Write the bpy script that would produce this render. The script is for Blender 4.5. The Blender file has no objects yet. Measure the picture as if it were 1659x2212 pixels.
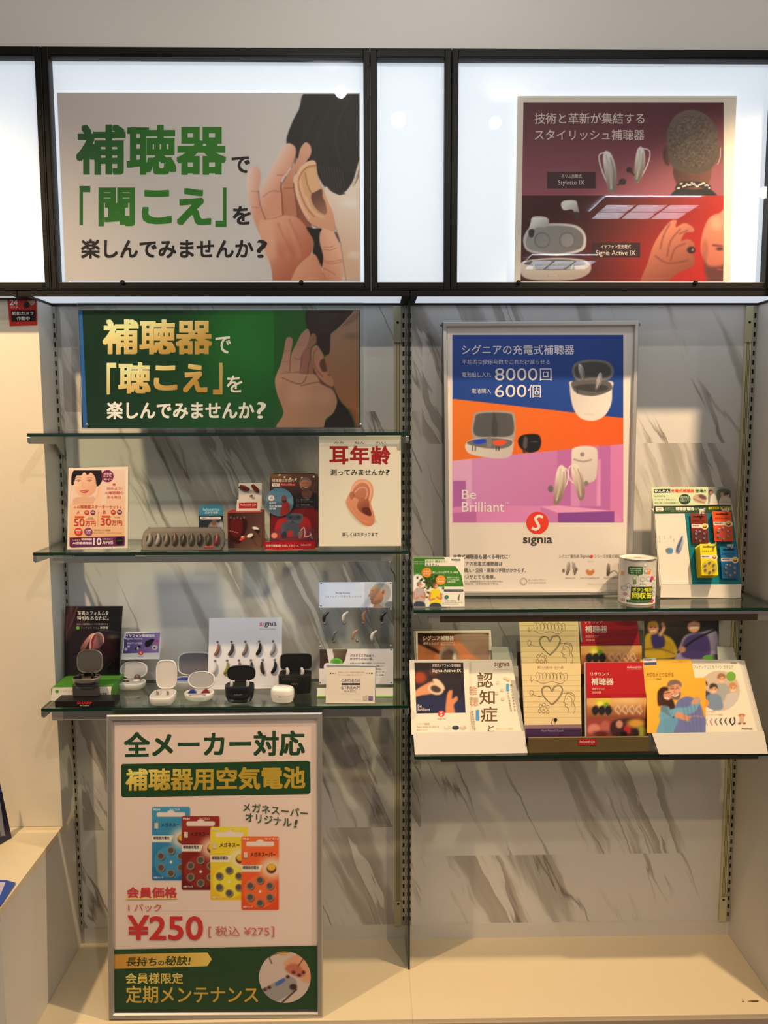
import bpy, bmesh, math, random
import numpy as np
from mathutils import Vector, Matrix
from mathutils.geometry import tessellate_polygon

random.seed(7)
SC = bpy.context.scene
COL = SC.collection
PI = math.pi

# ------------------------------------------------------------------ camera
CAM_F = 1793.76                                   # focal length in pixels of the 1659 x 2212 frame
CAM_C = np.array([-0.0971, -2.1644, 1.5567])
_pi, _ya, _ro = 0.1111, -0.0173, -0.0028
_c, _s = math.cos(_ya), math.sin(_ya)
_r0 = np.array([_c, _s, 0.0]); _y0 = np.array([-_s, _c, 0.0]); _zz = np.array([0, 0, 1.0])
CAM_FW = _y0 * math.cos(_pi) - _zz * math.sin(_pi)
_u0 = _y0 * math.sin(_pi) + _zz * math.cos(_pi)
_c, _s = math.cos(_ro), math.sin(_ro)
CAM_R = _c * _r0 + _s * _u0
CAM_U = -_s * _r0 + _c * _u0
cam_data = bpy.data.cameras.new('camera')
cam_data.sensor_fit = 'HORIZONTAL'; cam_data.sensor_width = 36.0
cam_data.lens = 36.0 * CAM_F / 1659.0
cam_data.clip_start = 0.05
cam = bpy.data.objects.new('camera', cam_data); COL.objects.link(cam)
cam.matrix_world = Matrix(((CAM_R[0], CAM_U[0], -CAM_FW[0], CAM_C[0]), (CAM_R[1], CAM_U[1], -CAM_FW[1], CAM_C[1]),
                           (CAM_R[2], CAM_U[2], -CAM_FW[2], CAM_C[2]), (0, 0, 0, 1)))
SC.camera = cam

# ------------------------------------------------------------------ world, lights, exposure
SC.view_settings.view_transform = 'Standard'; SC.view_settings.look = 'None'
SC.view_settings.gamma = 1.0; SC.view_settings.use_curve_mapping = False
SC.view_settings.exposure = 0.0
world = bpy.data.worlds.new('shop_air'); SC.world = world; world.use_nodes = True
wb = world.node_tree.nodes['Background']
wb.inputs['Color'].default_value = (1.0, 0.93, 0.84, 1); wb.inputs['Strength'].default_value = 0.23

def spot(name, loc, target, power, col, angle, blend=0.5, radius=0.04):
    d = bpy.data.lights.new(name, 'SPOT'); d.energy = power; d.color = col
    d.spot_size = math.radians(angle); d.spot_blend = blend; d.shadow_soft_size = radius
    o = bpy.data.objects.new(name, d); COL.objects.link(o); o.location = loc
    o.rotation_euler = (Vector(target) - Vector(loc)).to_track_quat('-Z', 'Y').to_euler()
    return o
WARM = (1.0, 0.70, 0.40)
WARM2 = (1.0, 0.84, 0.66)
spot('downlight_right', (1.13, -0.80, 2.80), (0.60, -0.1, 0.7), 175, WARM, 64, 0.4, 0.03)
spot('downlight_center', (0.03, -1.80, 2.80), (-0.55, -0.1, 1.0), 32, (1.0, 0.84, 0.66), 75, 0.8, 0.03)
spot('downlight_far', (2.1, -2.90, 2.80), (-0.9, -0.1, 1.2), 22, WARM2, 55, 0.8, 0.03)
spot('downlight_left', (-1.45, -1.15, 2.80), (-1.2, -0.15, 0.9), 150, WARM, 80, 0.8, 0.04)
spot('downlight_front', (0.80, -2.10, 2.80), (0.45, -0.3, 0.74), 58, WARM, 36, 0.8, 0.03)
spot('downlight_sign', (-0.20, -1.50, 2.80), (-0.45, -0.17, 2.66), 16, (1.0, 0.95, 0.88), 84, 0.9, 0.022)
spot('downlight_sign', (0.44, -1.83, 2.80), (0.60, -0.17, 2.66), 26, (1.0, 0.95, 0.88), 74, 0.9, 0.022)

# ------------------------------------------------------------------ picture measurements -> metres
def ray(px, py):
    return CAM_FW + CAM_R * ((px - 829.5) / CAM_F) - CAM_U * ((py - 1106) / CAM_F)
def on_y(px, py, Y):
    d = ray(px, py); return Vector(CAM_C + d * ((Y - CAM_C[1]) / d[1]))
def on_z(px, py, Z):
    d = ray(px, py); return Vector(CAM_C + d * ((Z - CAM_C[2]) / d[2]))
def on_x(px, py, X):
    d = ray(px, py); return Vector(CAM_C + d * ((X - CAM_C[0]) / d[0]))

def lin(c):
    c = np.asarray(c, float) / 255.0
    return np.where(c <= 0.04045, c / 12.92, ((c + 0.055) / 1.055) ** 2.4)

# ------------------------------------------------------------------ materials
MATS = {}
def mat(name, col=(200, 200, 200), rough=0.5, metal=0.0, spec=0.5, emit=None, estr=0.0, coat=0.0, bump=0.0, bscale=60.0, var=0.0):
    if name in MATS: return MATS[name]
    m = bpy.data.materials.new(name); m.use_nodes = True; MATS[name] = m
    nt = m.node_tree; b = nt.nodes['Principled BSDF']
    c = lin(col)
    b.inputs['Base Color'].default_value = (*c, 1); b.inputs['Roughness'].default_value = rough
    b.inputs['Metallic'].default_value = metal; b.inputs['Specular IOR Level'].default_value = spec
    b.inputs['Coat Weight'].default_value = coat
    if emit is not None:
        b.inputs['Emission Color'].default_value = (*lin(emit), 1); b.inputs['Emission Strength'].default_value = estr
    if bump or var:
        tc = nt.nodes.new('ShaderNodeTexCoord'); n = nt.nodes.new('ShaderNodeTexNoise')
        n.inputs['Scale'].default_value = bscale; n.inputs['Detail'].default_value = 3
        nt.links.new(tc.outputs['Object'], n.inputs['Vector'])
        if bump:
            bp = nt.nodes.new('ShaderNodeBump'); bp.inputs['Strength'].default_value = bump; bp.inputs['Distance'].default_value = 0.002
            nt.links.new(n.outputs['Fac'], bp.inputs['Height']); nt.links.new(bp.outputs['Normal'], b.inputs['Normal'])
        if var:
            mx = nt.nodes.new('ShaderNodeMix'); mx.data_type = 'RGBA'
            mx.inputs['A'].default_value = (*c, 1); mx.inputs['B'].default_value = (*(c * (1 - var)), 1)
            nt.links.new(n.outputs['Fac'], mx.inputs['Factor']); nt.links.new(mx.outputs['Result'], b.inputs['Base Color'])
    return m

def print_mat(name, rough=0.4, spec=0.4, coat=0.0, glow=0.0):
    """printed paper: ink colours come from the mesh attribute 'ink'"""
    if name in MATS: return MATS[name]
    m = bpy.data.materials.new(name); m.use_nodes = True; MATS[name] = m
    nt = m.node_tree; b = nt.nodes['Principled BSDF']
    a = nt.nodes.new('ShaderNodeAttribute'); a.attribute_name = 'ink'
    nt.links.new(a.outputs['Color'], b.inputs['Base Color'])
    b.inputs['Roughness'].default_value = rough; b.inputs['Specular IOR Level'].default_value = spec
    b.inputs['Coat Weight'].default_value = coat
    if glow:
        nt.links.new(a.outputs['Color'], b.inputs['Emission Color']); b.inputs['Emission Strength'].default_value = glow
    return m

def clear_mat(name, tint=(235, 242, 240), refl=1.0, ior=1.45, rough=0.02):
    """thin clear plastic or glass face: see-through with a Fresnel reflection"""
    if name in MATS: return MATS[name]
    m = bpy.data.materials.new(name); m.use_nodes = True; MATS[name] = m
    nt = m.node_tree; nt.nodes.clear()
    out = nt.nodes.new('ShaderNodeOutputMaterial'); mix = nt.nodes.new('ShaderNodeMixShader')
    tr = nt.nodes.new('ShaderNodeBsdfTransparent'); gl = nt.nodes.new('ShaderNodeBsdfGlossy')
    fr = nt.nodes.new('ShaderNodeFresnel'); mu = nt.nodes.new('ShaderNodeMath'); mu.operation = 'MULTIPLY'
    ge = nt.nodes.new('ShaderNodeNewGeometry'); io = nt.nodes.new('ShaderNodeMapRange')
    io.inputs['To Min'].default_value = ior; io.inputs['To Max'].default_value = 1 / ior      # same Fresnel from both sides of the thin sheet
    nt.links.new(ge.outputs['Backfacing'], io.inputs['Value']); nt.links.new(io.outputs['Result'], fr.inputs['IOR']); mu.inputs[1].default_value = refl
    tr.inputs['Color'].default_value = (*lin(tint), 1); gl.inputs['Roughness'].default_value = rough
    gl.inputs['Color'].default_value = (1, 1, 1, 1)
    nt.links.new(fr.outputs['Fac'], mu.inputs[0]); nt.links.new(mu.outputs[0], mix.inputs['Fac'])
    nt.links.new(tr.outputs[0], mix.inputs[1]); nt.links.new(gl.outputs[0], mix.inputs[2])
    nt.links.new(mix.outputs[0], out.inputs['Surface'])
    return m

# ------------------------------------------------------------------ mesh builder
class MB:
    def __init__(s): s.v = []; s.f = []; s.m = []; s.cur = 0; s.c = None
    def add(s, vs, fs, M=None):
        n = len(s.v)
        for p in vs:
            p = Vector(p)
            s.v.append(M @ p if M is not None else p)
        for f in fs: s.f.append([n + i for i in f]); s.m.append(s.cur)
        return s
    def from_bm(s, bm, M=None):
        bm.verts.ensure_lookup_table(); bm.verts.index_update()
        s.add([v.co.copy() for v in bm.verts], [[v.index for v in f.verts] for f in bm.faces], M); bm.free(); return s
    def box(s, x0, x1, y0, y1, z0, z1, M=None, bev=0.0, seg=2):
        bm = bmesh.new(); bmesh.ops.create_cube(bm, size=1)
        for v in bm.verts: v.co = Vector(((x0 + x1) / 2 + v.co.x * (x1 - x0), (y0 + y1) / 2 + v.co.y * (y1 - y0), (z0 + z1) / 2 + v.co.z * (z1 - z0)))
        if bev: bmesh.ops.bevel(bm, geom=list(bm.edges), offset=min(bev, .49 * min(abs(x1 - x0), abs(y1 - y0), abs(z1 - z0))), segments=seg, affect='EDGES', profile=0.5)
        return s.from_bm(bm, M)
    def prism(s, pts, z0, z1, M=None, bev=0.0):
        """closed 2-D outline pts (x, y) extruded from z0 to z1; counter-clockwise"""
        n = len(pts)
        if sum(pts[i][0] * pts[(i + 1) % n][1] - pts[(i + 1) % n][0] * pts[i][1] for i in range(n)) < 0: pts = pts[::-1]
        vs = [(x, y, z0) for x, y in pts] + [(x, y, z1) for x, y in pts]
        if bev:
            cx = sum(p[0] for p in pts) / n; cy = sum(p[1] for p in pts) / n
            ins = inset(pts, bev)
            vs = [(x, y, z0) for x, y in ins] + [(x, y, z0 + bev) for x, y in pts] + [(x, y, z1 - bev) for x, y in pts] + [(x, y, z1) for x, y in ins]
        L = len(vs) // n
        tri = [list(t) for t in tessellate_polygon([[Vector((p[0], p[1], 0)) for p in vs[:n]]])]
        fs = []
        for t in tri:
            a, b, c = [Vector(vs[i][:2]) for i in t]
            up = (b - a).cross(c - a) > 0
            fs.append(t[::-1] if up else t)
            t2 = [i + n * (L - 1) for i in t]
            fs.append(t2 if up else t2[::-1])
        for k in range(L - 1):
            for i in range(n):
                j = (i + 1) % n
                fs.append([k * n + i, k * n + j, (k + 1) * n + j, (k + 1) * n + i])
        return s.add(vs, fs, M)
    def loft(s, rings, M=None, cap=True):
        n = len(rings[0]); vs = [p for r in rings for p in r]; fs = []
        for k in range(len(rings) - 1):
            for i in range(n):
                j = (i + 1) % n; fs.append([k * n + i, k * n + j, (k + 1) * n + j, (k + 1) * n + i])
        if cap: fs.append(list(range(n))[::-1]); fs.append([(len(rings) - 1) * n + i for i in range(n)])
        return s.add(vs, fs, M)
    def lathe(s, prof, n=32, M=None, sx=1.0, sy=1.0, cap=True):
        return s.loft([[(r * sx * math.cos(2 * PI * i / n), r * sy * math.sin(2 * PI * i / n), z) for i in range(n)] for r, z in prof], M, cap)
    def tube(s, pts, r, n=10, M=None, flat=1.0):
        pts = [Vector(p) for p in pts]; rr = r if isinstance(r, (list, tuple)) else [r] * len(pts); rings = []; up = None
        for i, p in enumerate(pts):
            t = (pts[min(i + 1, len(pts) - 1)] - pts[max(i - 1, 0)]).normalized()
            if up is None:
                up = Vector((0, 0, 1)) if abs(t.z) < .9 else Vector((0, 1, 0))
            a = t.cross(up).normalized(); b = a.cross(t).normalized(); up = b
            rings.append([p + a * rr[i] * math.cos(2 * PI * k / n) + b * rr[i] * flat * math.sin(2 * PI * k / n) for k in range(n)])
        return s.loft(rings, M)
    def ell(s, c, r, M=None, nu=20, nv=12):
        bm = bmesh.new(); bmesh.ops.create_uvsphere(bm, u_segments=nu, v_segments=nv, radius=1)
        for v in bm.verts: v.co = Vector((c[0] + v.co.x * r[0], c[1] + v.co.y * r[1], c[2] + v.co.z * r[2]))
        return s.from_bm(bm, M)
    def quad(s, a, b, c, d): return s.add([a, b, c, d], [[0, 1, 2, 3]])

def inset(pts, d):
    n = len(pts); out = []
    for i in range(n):
        a, b, c = Vector(pts[i - 1][:2]), Vector(pts[i][:2]), Vector(pts[(i + 1) % n][:2])
        e1 = (b - a).normalized(); e2 = (c - b).normalized()
        n1 = Vector((-e1.y, e1.x)); n2 = Vector((-e2.y, e2.x)); m = n1 + n2
        k = d / max(.3, 1 + n1.dot(n2)); out.append((b.x + m.x * k, b.y + m.y * k))
    return out
def rrect(x0, y0, x1, y1, r, n=6):
    pts = []
    for cx, cy, a in ((x1 - r, y1 - r, 0), (x0 + r, y1 - r, 90), (x0 + r, y0 + r, 180), (x1 - r, y0 + r, 270)):
        for i in range(n + 1):
            t = math.radians(a + 90 * i / n); pts.append((cx + r * math.cos(t), cy + r * math.sin(t)))
    return pts
def superell(a, b, e=3.0, n=40, cx=0, cy=0):
    out = []
    for i in range(n):
        t = 2 * PI * i / n; c, q = math.cos(t), math.sin(t)
        out.append((cx + a * math.copysign(abs(c) ** (2 / e), c), cy + b * math.copysign(abs(q) ** (2 / e), q)))
    return out
def catmull(P, closed=True, k=6):
    P = [np.array(p, float) for p in P]; n = len(P); out = []
    rng = range(n) if closed else range(n - 1)
    for i in rng:
        p0 = P[i - 1] if closed or i > 0 else P[0]; p1 = P[i]; p2 = P[(i + 1) % n]
        p3 = P[(i + 2) % n] if closed or i + 2 < n else P[-1]
        for j in range(k):
            t = j / k
            out.append(.5 * ((2 * p1) + (p2 - p0) * t + (2 * p0 - 5 * p1 + 4 * p2 - p3) * t * t + (3 * p1 - p0 - 3 * p2 + p3) * t ** 3))
    if not closed: out.append(P[-1])
    return out

# ------------------------------------------------------------------ things and parts
def tag(o, label, cat, group=None):
    o['label'] = label; o['category'] = cat
    if group: o['group'] = group
    return o
def thing(name, label, cat, loc=(0, 0, 0), group=None):
    o = bpy.data.objects.new(name, None); COL.objects.link(o); o.location = loc; o.empty_display_size = 0.02
    return tag(o, label, cat, group)
def root_loc(o):
    l = Vector(o.location)
    while o.parent: o = o.parent; l += o.location
    return l
def part(name, mb, mats, parent=None, smooth=False, label=None, origin=None):
    """links one mesh object; vertices are given in metres in the room"""
    org = root_loc(parent) if parent else Vector(origin or (0, 0, 0))
    me = bpy.data.meshes.new(name)
    me.from_pydata([tuple(Vector(v) - org) for v in mb.v], [], mb.f)
    for m in (mats if isinstance(mats, (list, tuple)) else [mats]): me.materials.append(m)
    if any(mb.m): me.polygons.foreach_set('material_index', mb.m)
    if mb.c is not None:
        at = me.attributes.new('ink', 'FLOAT_COLOR', 'POINT')
        arr = np.ones((len(mb.v), 4), np.float32); arr[:, :3] = np.asarray(mb.c, np.float32); at.data.foreach_set('color', arr.ravel())
    me.validate()
    if smooth:
        bm = bmesh.new(); bm.from_mesh(me); ang = math.radians(38)
        for f in bm.faces: f.smooth = True
        for e in bm.edges:
            if len(e.link_faces) == 2 and e.calc_face_angle(0) > ang: e.smooth = False
        bm.to_mesh(me); bm.free()
    o = bpy.data.objects.new(name, me); COL.objects.link(o)
    if parent: o.parent = parent
    else: o.location = org
    if label: o['label'] = label
    return o
def solo(name, mb, mats, label, cat, group=None, smooth=False, origin=None):
    if origin is None:
        xs = [v[0] for v in mb.v]; ys = [v[1] for v in mb.v]; zs = [v[2] for v in mb.v]
        origin = ((min(xs) + max(xs)) / 2, (min(ys) + max(ys)) / 2, min(zs))
    return tag(part(name, mb, mats, None, smooth, origin=origin), label, cat, group)
def struct(name, mb, mats, smooth=False):
    o = part(name, mb, mats, None, smooth); o['kind'] = 'structure'; return o
def copy_tree(o, parent=None):
    c = o.copy(); COL.objects.link(c)
    if parent: c.parent = parent
    for ch in list(o.children): copy_tree(ch, c)
    return c

# ------------------------------------------------------------------ printed sheets
_txt = {}
def glyphs(s):
    if s not in _txt:
        c = bpy.data.curves.new('t', 'FONT'); c.body = s; c.size = 1; c.resolution_u = 3
        o = bpy.data.objects.new('t', c); COL.objects.link(o); bpy.context.view_layer.update()
        m = o.to_mesh(); v = np.array([p.co[:2] for p in m.vertices]); f = [list(p.vertices) for p in m.polygons]
        o.to_mesh_clear(); bpy.data.objects.remove(o); bpy.data.curves.remove(c)
        lo, hi = v.min(0), v.max(0); _txt[s] = (v - lo, hi - lo, f)
    return _txt[s]

class Plane:
    """flat sheet plane through p0: U to the right, V up (leaning back by 'lean' radians, turned by 'yaw')"""
    def __init__(s, p0, lean=0.0, yaw=0.0):
        s.p = Vector(p0); s.U = Vector((math.cos(yaw), math.sin(yaw), 0)); h = Vector((-math.sin(yaw), math.cos(yaw), 0))
        s.V = h * math.sin(lean) + Vector((0, 0, math.cos(lean))); s.N = s.U.cross(s.V)      # N points at the viewer
    def hit(s, px, py, off=0.0):
        d = Vector(ray(px, py)); p = s.p + s.N * off; c = Vector(CAM_C)
        return c + d * ((p - c).dot(s.N) / d.dot(s.N))
    def M(s, o=None):
        o = s.p if o is None else o
        return Matrix(((s.U[0], s.V[0], s.N[0], o[0]), (s.U[1], s.V[1], s.N[1], o[1]), (s.U[2], s.V[2], s.N[2], o[2]), (0, 0, 0, 1)))

def lg(c0, c1, p0, p1):
    """colour running from c0 at p0 to c1 at p1"""
    p0 = np.array(p0, float); d = np.array(p1, float) - p0; L = d @ d; a = np.array(c0, float); b = np.array(c1, float)
    def f(X, Y):
        t = np.clip(((X - p0[0]) * d[0] + (Y - p0[1]) * d[1]) / L, 0, 1)[..., None]
        return a * (1 - t) + b * t
    return f

SZ = (0, 0, 1.0)
def view(x, y, k):
    """measurements that follow were read from an enlargement k of the photo starting at x, y"""
    global SZ; SZ = (x, y, k)
def vx(x): return SZ[0] + x / SZ[2]
def vy(y): return SZ[1] + y / SZ[2]
def vz(x, y, z): return on_z(vx(x), vy(y), z)
def vyp(x, y, Y): return on_y(vx(x), vy(y), Y)

class Sheet:
    """one printed sheet: its own outline quad plus everything inked on it, authored in photo measurements on a real plane"""
    def __init__(s, pl, quad, bg, th=0.0015, gain=1.0, front=0.0, outline=None):
        s.z = SZ; s.pl = pl; s.g = np.ones(3) * np.asarray(gain, float); s.mb = MB(); s.c = []; s.k = 0; s.front = front
        pts = quad
        P = [s.hit(x, y, front) for x, y in pts]; n = len(P); B = [p - pl.N * th for p in P]
        s.quad3 = P
        tri = [list(t) for t in tessellate_polygon([[Vector((x, -y, 0)) for x, y in pts]])]
        s.mb.add(P + B, tri + [[i + n for i in t[::-1]] for t in tri] + [[i, i + n, (i + 1) % n + n, (i + 1) % n] for i in range(n)])
        s.c += [s.ink(bg, x, y) for x, y in pts] * 2
    def hit(s, x, y, off): return s.pl.hit(s.z[0] + x / s.z[2], s.z[1] + y / s.z[2], off)
    def ink(s, col, x, y):
        c = col(np.array(x, float), np.array(y, float)) if callable(col) else col
        return np.minimum(lin(c) * s.g, 0.95)
    def up(s, d=1.0): s.k += d; return s.front + s.k * 0.00003
    def tri(s, pts, tris, col, d=1.0):
        off = s.up(d); s.mb.add([s.hit(x, y, off) for x, y in pts], tris); s.c += [s.ink(col, x, y) for x, y in pts]
    def poly(s, pts, col, smooth=False):
        if smooth: pts = [tuple(p) for p in catmull(pts)]
        s.tri(pts, [list(t) for t in tessellate_polygon([[Vector((x, -y, 0)) for x, y in pts]])], col)
    def rect(s, x0, y0, x1, y1, col, r=0):
        s.poly(rrect(x0, y0, x1, y1, r) if r else [(x0, y0), (x1, y0), (x1, y1), (x0, y1)], col)
    def ell(s, cx, cy, rx, ry, col, n=28): s.poly([(cx + rx * math.cos(2 * PI * i / n), cy + ry * math.sin(2 * PI * i / n)) for i in range(n)], col)
    def ring(s, cx, cy, r0, r1, col, n=32, sy=1.0):
        pts = [(cx + r * math.cos(2 * PI * i / n), cy + sy * r * math.sin(2 * PI * i / n)) for r in (r0, r1) for i in range(n)]
        s.tri(pts, [[i, (i + 1) % n, (i + 1) % n + n, i + n] for i in range(n)], col)
    def line(s, pts, w, col, smooth=True, taper=False):
        P = np.array(catmull(pts, False, 5) if smooth and len(pts) > 2 else pts, float)
        T = np.gradient(P, axis=0); T /= np.maximum(1e-6, np.linalg.norm(T, axis=1))[:, None]; Nn = np.stack([-T[:, 1], T[:, 0]], 1)
        W = np.full(len(P), w / 2.0)
        if taper: W *= np.sin(np.linspace(.15, PI - .15, len(P)))
        A = P + Nn * W[:, None]; B = P - Nn * W[:, None]; n = len(P)
        s.tri([tuple(p) for p in A] + [tuple(p) for p in B], [[i, i + 1, n + i + 1, n + i] for i in range(n - 1)], col)
    def t(s, txt, x0, y0, x1, y1, col, b=0.0, sk=0.0, lean=0.0, rot=None):
        """lettering fitted to the box; sk = drop of the baseline from left to right, lean = italic shift"""
        v, e, f = glyphs(txt); big = (y1 - y0) / s.z[2] > 26; n = (8 if big else 4) if b else 1
        kx = (x1 - x0) / (e[0] + 2 * b); ky = (y1 - y0) / (e[1] + 2 * b); 
        for i in range(n):                                   # heavier weight: strokes widened all round
            a = 2 * PI * (i + (0 if big else .5)) / n; q = b / max(abs(math.cos(a)), abs(math.sin(a)))
            V = v + b + np.array([q * math.cos(a), q * math.sin(a)])
            m = V[:, 1] / (e[1] + 2 * b); u = V[:, 0] / (e[0] + 2 * b)
            X = x0 + V[:, 0] * kx + lean * (m - .5) * (y1 - y0); Y = y1 - V[:, 1] * ky + sk * (u - .5)
            s.tri(list(zip(X, Y)), f, col, 1.0 if i == 0 else .25)
    def canvas(s, cv):
        H, W = cv.X.shape; off = s.up(); n = len(s.mb.v)
        xs, ys = s.z[0] + cv.X.ravel() / s.z[2], s.z[1] + cv.Y.ravel() / s.z[2]; pl = s.pl; p = np.array(pl.p + pl.N * off); N = np.array(pl.N)
        D = CAM_FW[None] + CAM_R[None] * ((xs - 829.5) / CAM_F)[:, None] - CAM_U[None] * ((ys - 1106) / CAM_F)[:, None]
        P = CAM_C[None] + D * (((p - CAM_C) @ N) / (D @ N))[:, None]
        keep = cv.keep
        fs = []
        for j in range(H - 1):
            for i in range(W - 1):
                if keep is None or keep[j, i] or keep[j + 1, i + 1] or keep[j + 1, i] or keep[j, i + 1]:
                    a = j * W + i; fs.append([a + W, a + W + 1, a + 1, a])
        s.mb.add([Vector(q) for q in P], fs)
        s.c += list(np.minimum(lin(np.clip(cv.C.reshape(-1, 3), 0, 255)) * s.g, .95))
    def done(s, name, parent, m=None, **kw):
        s.mb.c = np.array(s.c); return part(name, s.mb, m or print_mat('print_paper'), parent, **kw)

class Cv:
    """a soft-edged printed picture, painted onto a fine grid of mesh points"""
    def __init__(s, x0, y0, x1, y1, step, bg):
        nx = max(2, int(round((x1 - x0) / step)) + 1); ny = max(2, int(round((y1 - y0) / step)) + 1)
        s.X, s.Y = np.meshgrid(np.linspace(x0, x1, nx), np.linspace(y0, y1, ny)); s.st = step; s.keep = None
        s.C = np.zeros(s.X.shape + (3,)); s.C[:] = bg(s.X, s.Y) if callable(bg) else bg
    def mix(s, a, col, sl=np.s_[:, :]):
        c = col(s.X[sl], s.Y[sl]) if callable(col) else np.array(col, float)
        s.C[sl] = s.C[sl] * (1 - a[..., None]) + c * a[..., None]
    def _sl(s, x0, x1, y0, y1):
        xs = s.X[0]; ys = s.Y[:, 0]
        return np.s_[np.searchsorted(ys, y0):np.searchsorted(ys, y1) + 1, np.searchsorted(xs, x0):np.searchsorted(xs, x1) + 1]
    def dist(s, P, sl, closed=True):
        x = s.X[sl]; y = s.Y[sl]; d = np.full(x.shape, 1e9); ins = np.zeros(x.shape, bool); n = len(P)
        for i in range(n if closed else n - 1):
            a = P[i]; b = P[(i + 1) % n]; ex, ey = b[0] - a[0], b[1] - a[1]; L = ex * ex + ey * ey + 1e-9
            t = np.clip(((x - a[0]) * ex + (y - a[1]) * ey) / L, 0, 1)
            d = np.minimum(d, (x - a[0] - t * ex) ** 2 + (y - a[1] - t * ey) ** 2)
            if closed:
                c = (a[1] > y) != (b[1] > y); q = ex * (y - a[1]) / (ey if abs(ey) > 1e-9 else 1e-9) + a[0]; ins ^= c & (x < q)
        d = np.sqrt(d); return np.where(ins, -d, d) if closed else d
    def poly(s, pts, col, soft=1.0, a=1.0, smooth=True):
        P = catmull(pts, True, 5) if smooth else [np.array(p, float) for p in pts]
        q = np.array(P); sl = s._sl(q[:, 0].min() - soft, q[:, 0].max() + soft, q[:, 1].min() - soft, q[:, 1].max() + soft)
        if s.X[sl].size == 0: return s
        t = np.clip(.5 - s.dist(P, sl) / (2 * soft), 0, 1); s.mix(a * t * t * (3 - 2 * t), col, sl); return s
    def stroke(s, pts, w, col, soft=1.0, a=1.0, taper=False):
        P = catmull(pts, False, 5) if len(pts) > 2 else [np.array(p, float) for p in pts]
        q = np.array(P); m = w + soft; sl = s._sl(q[:, 0].min() - m, q[:, 0].max() + m, q[:, 1].min() - m, q[:, 1].max() + m)
        if s.X[sl].size == 0: return s
        t = np.clip(.5 - (s.dist(P, sl, False) - w / 2) / (2 * soft), 0, 1); s.mix(a * t * t * (3 - 2 * t), col, sl); return s
    def ell(s, cx, cy, rx, ry, col, soft=1.0, a=1.0, rot=0.0):
        c, q = math.cos(rot), math.sin(rot); x = s.X - cx; y = s.Y - cy; u = (x * c + y * q) / rx; v = (-x * q + y * c) / ry
        r = np.sqrt(u * u + v * v); t = np.clip(.5 - (r - 1) * min(rx, ry) / (2 * soft), 0, 1); s.mix(a * t * t * (3 - 2 * t), col); return s
    def noise(s, amt, k=1, seed=1, mask=None):
        r = np.random.RandomState(seed); n = r.randn(*s.X.shape)
        for _ in range(k): n = (n + np.roll(n, 1, 0) + np.roll(n, -1, 0) + np.roll(n, 1, 1) + np.roll(n, -1, 1)) / 2.3
        n = n[..., None] * amt
        if mask is not None: n = n * mask[..., None]
        s.C = np.clip(s.C + n, 0, 255); return s
    def hair(s, pts_list, col, w=1.0, a=0.5):
        for p in pts_list: s.stroke(p, w, col, 0.8, a)
        return s
# =================================================================== the setting
BASE = 0.12                       # top of the display base
ZA, ZB = 1.104, 0.757             # glass shelf tops of the right bay
Z1, Z2, Z3 = 1.527, 1.248, 0.869  # glass shelf tops of the left bay
SOF = 1.856; BOXT = 2.394; BOXY = -0.172

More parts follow.
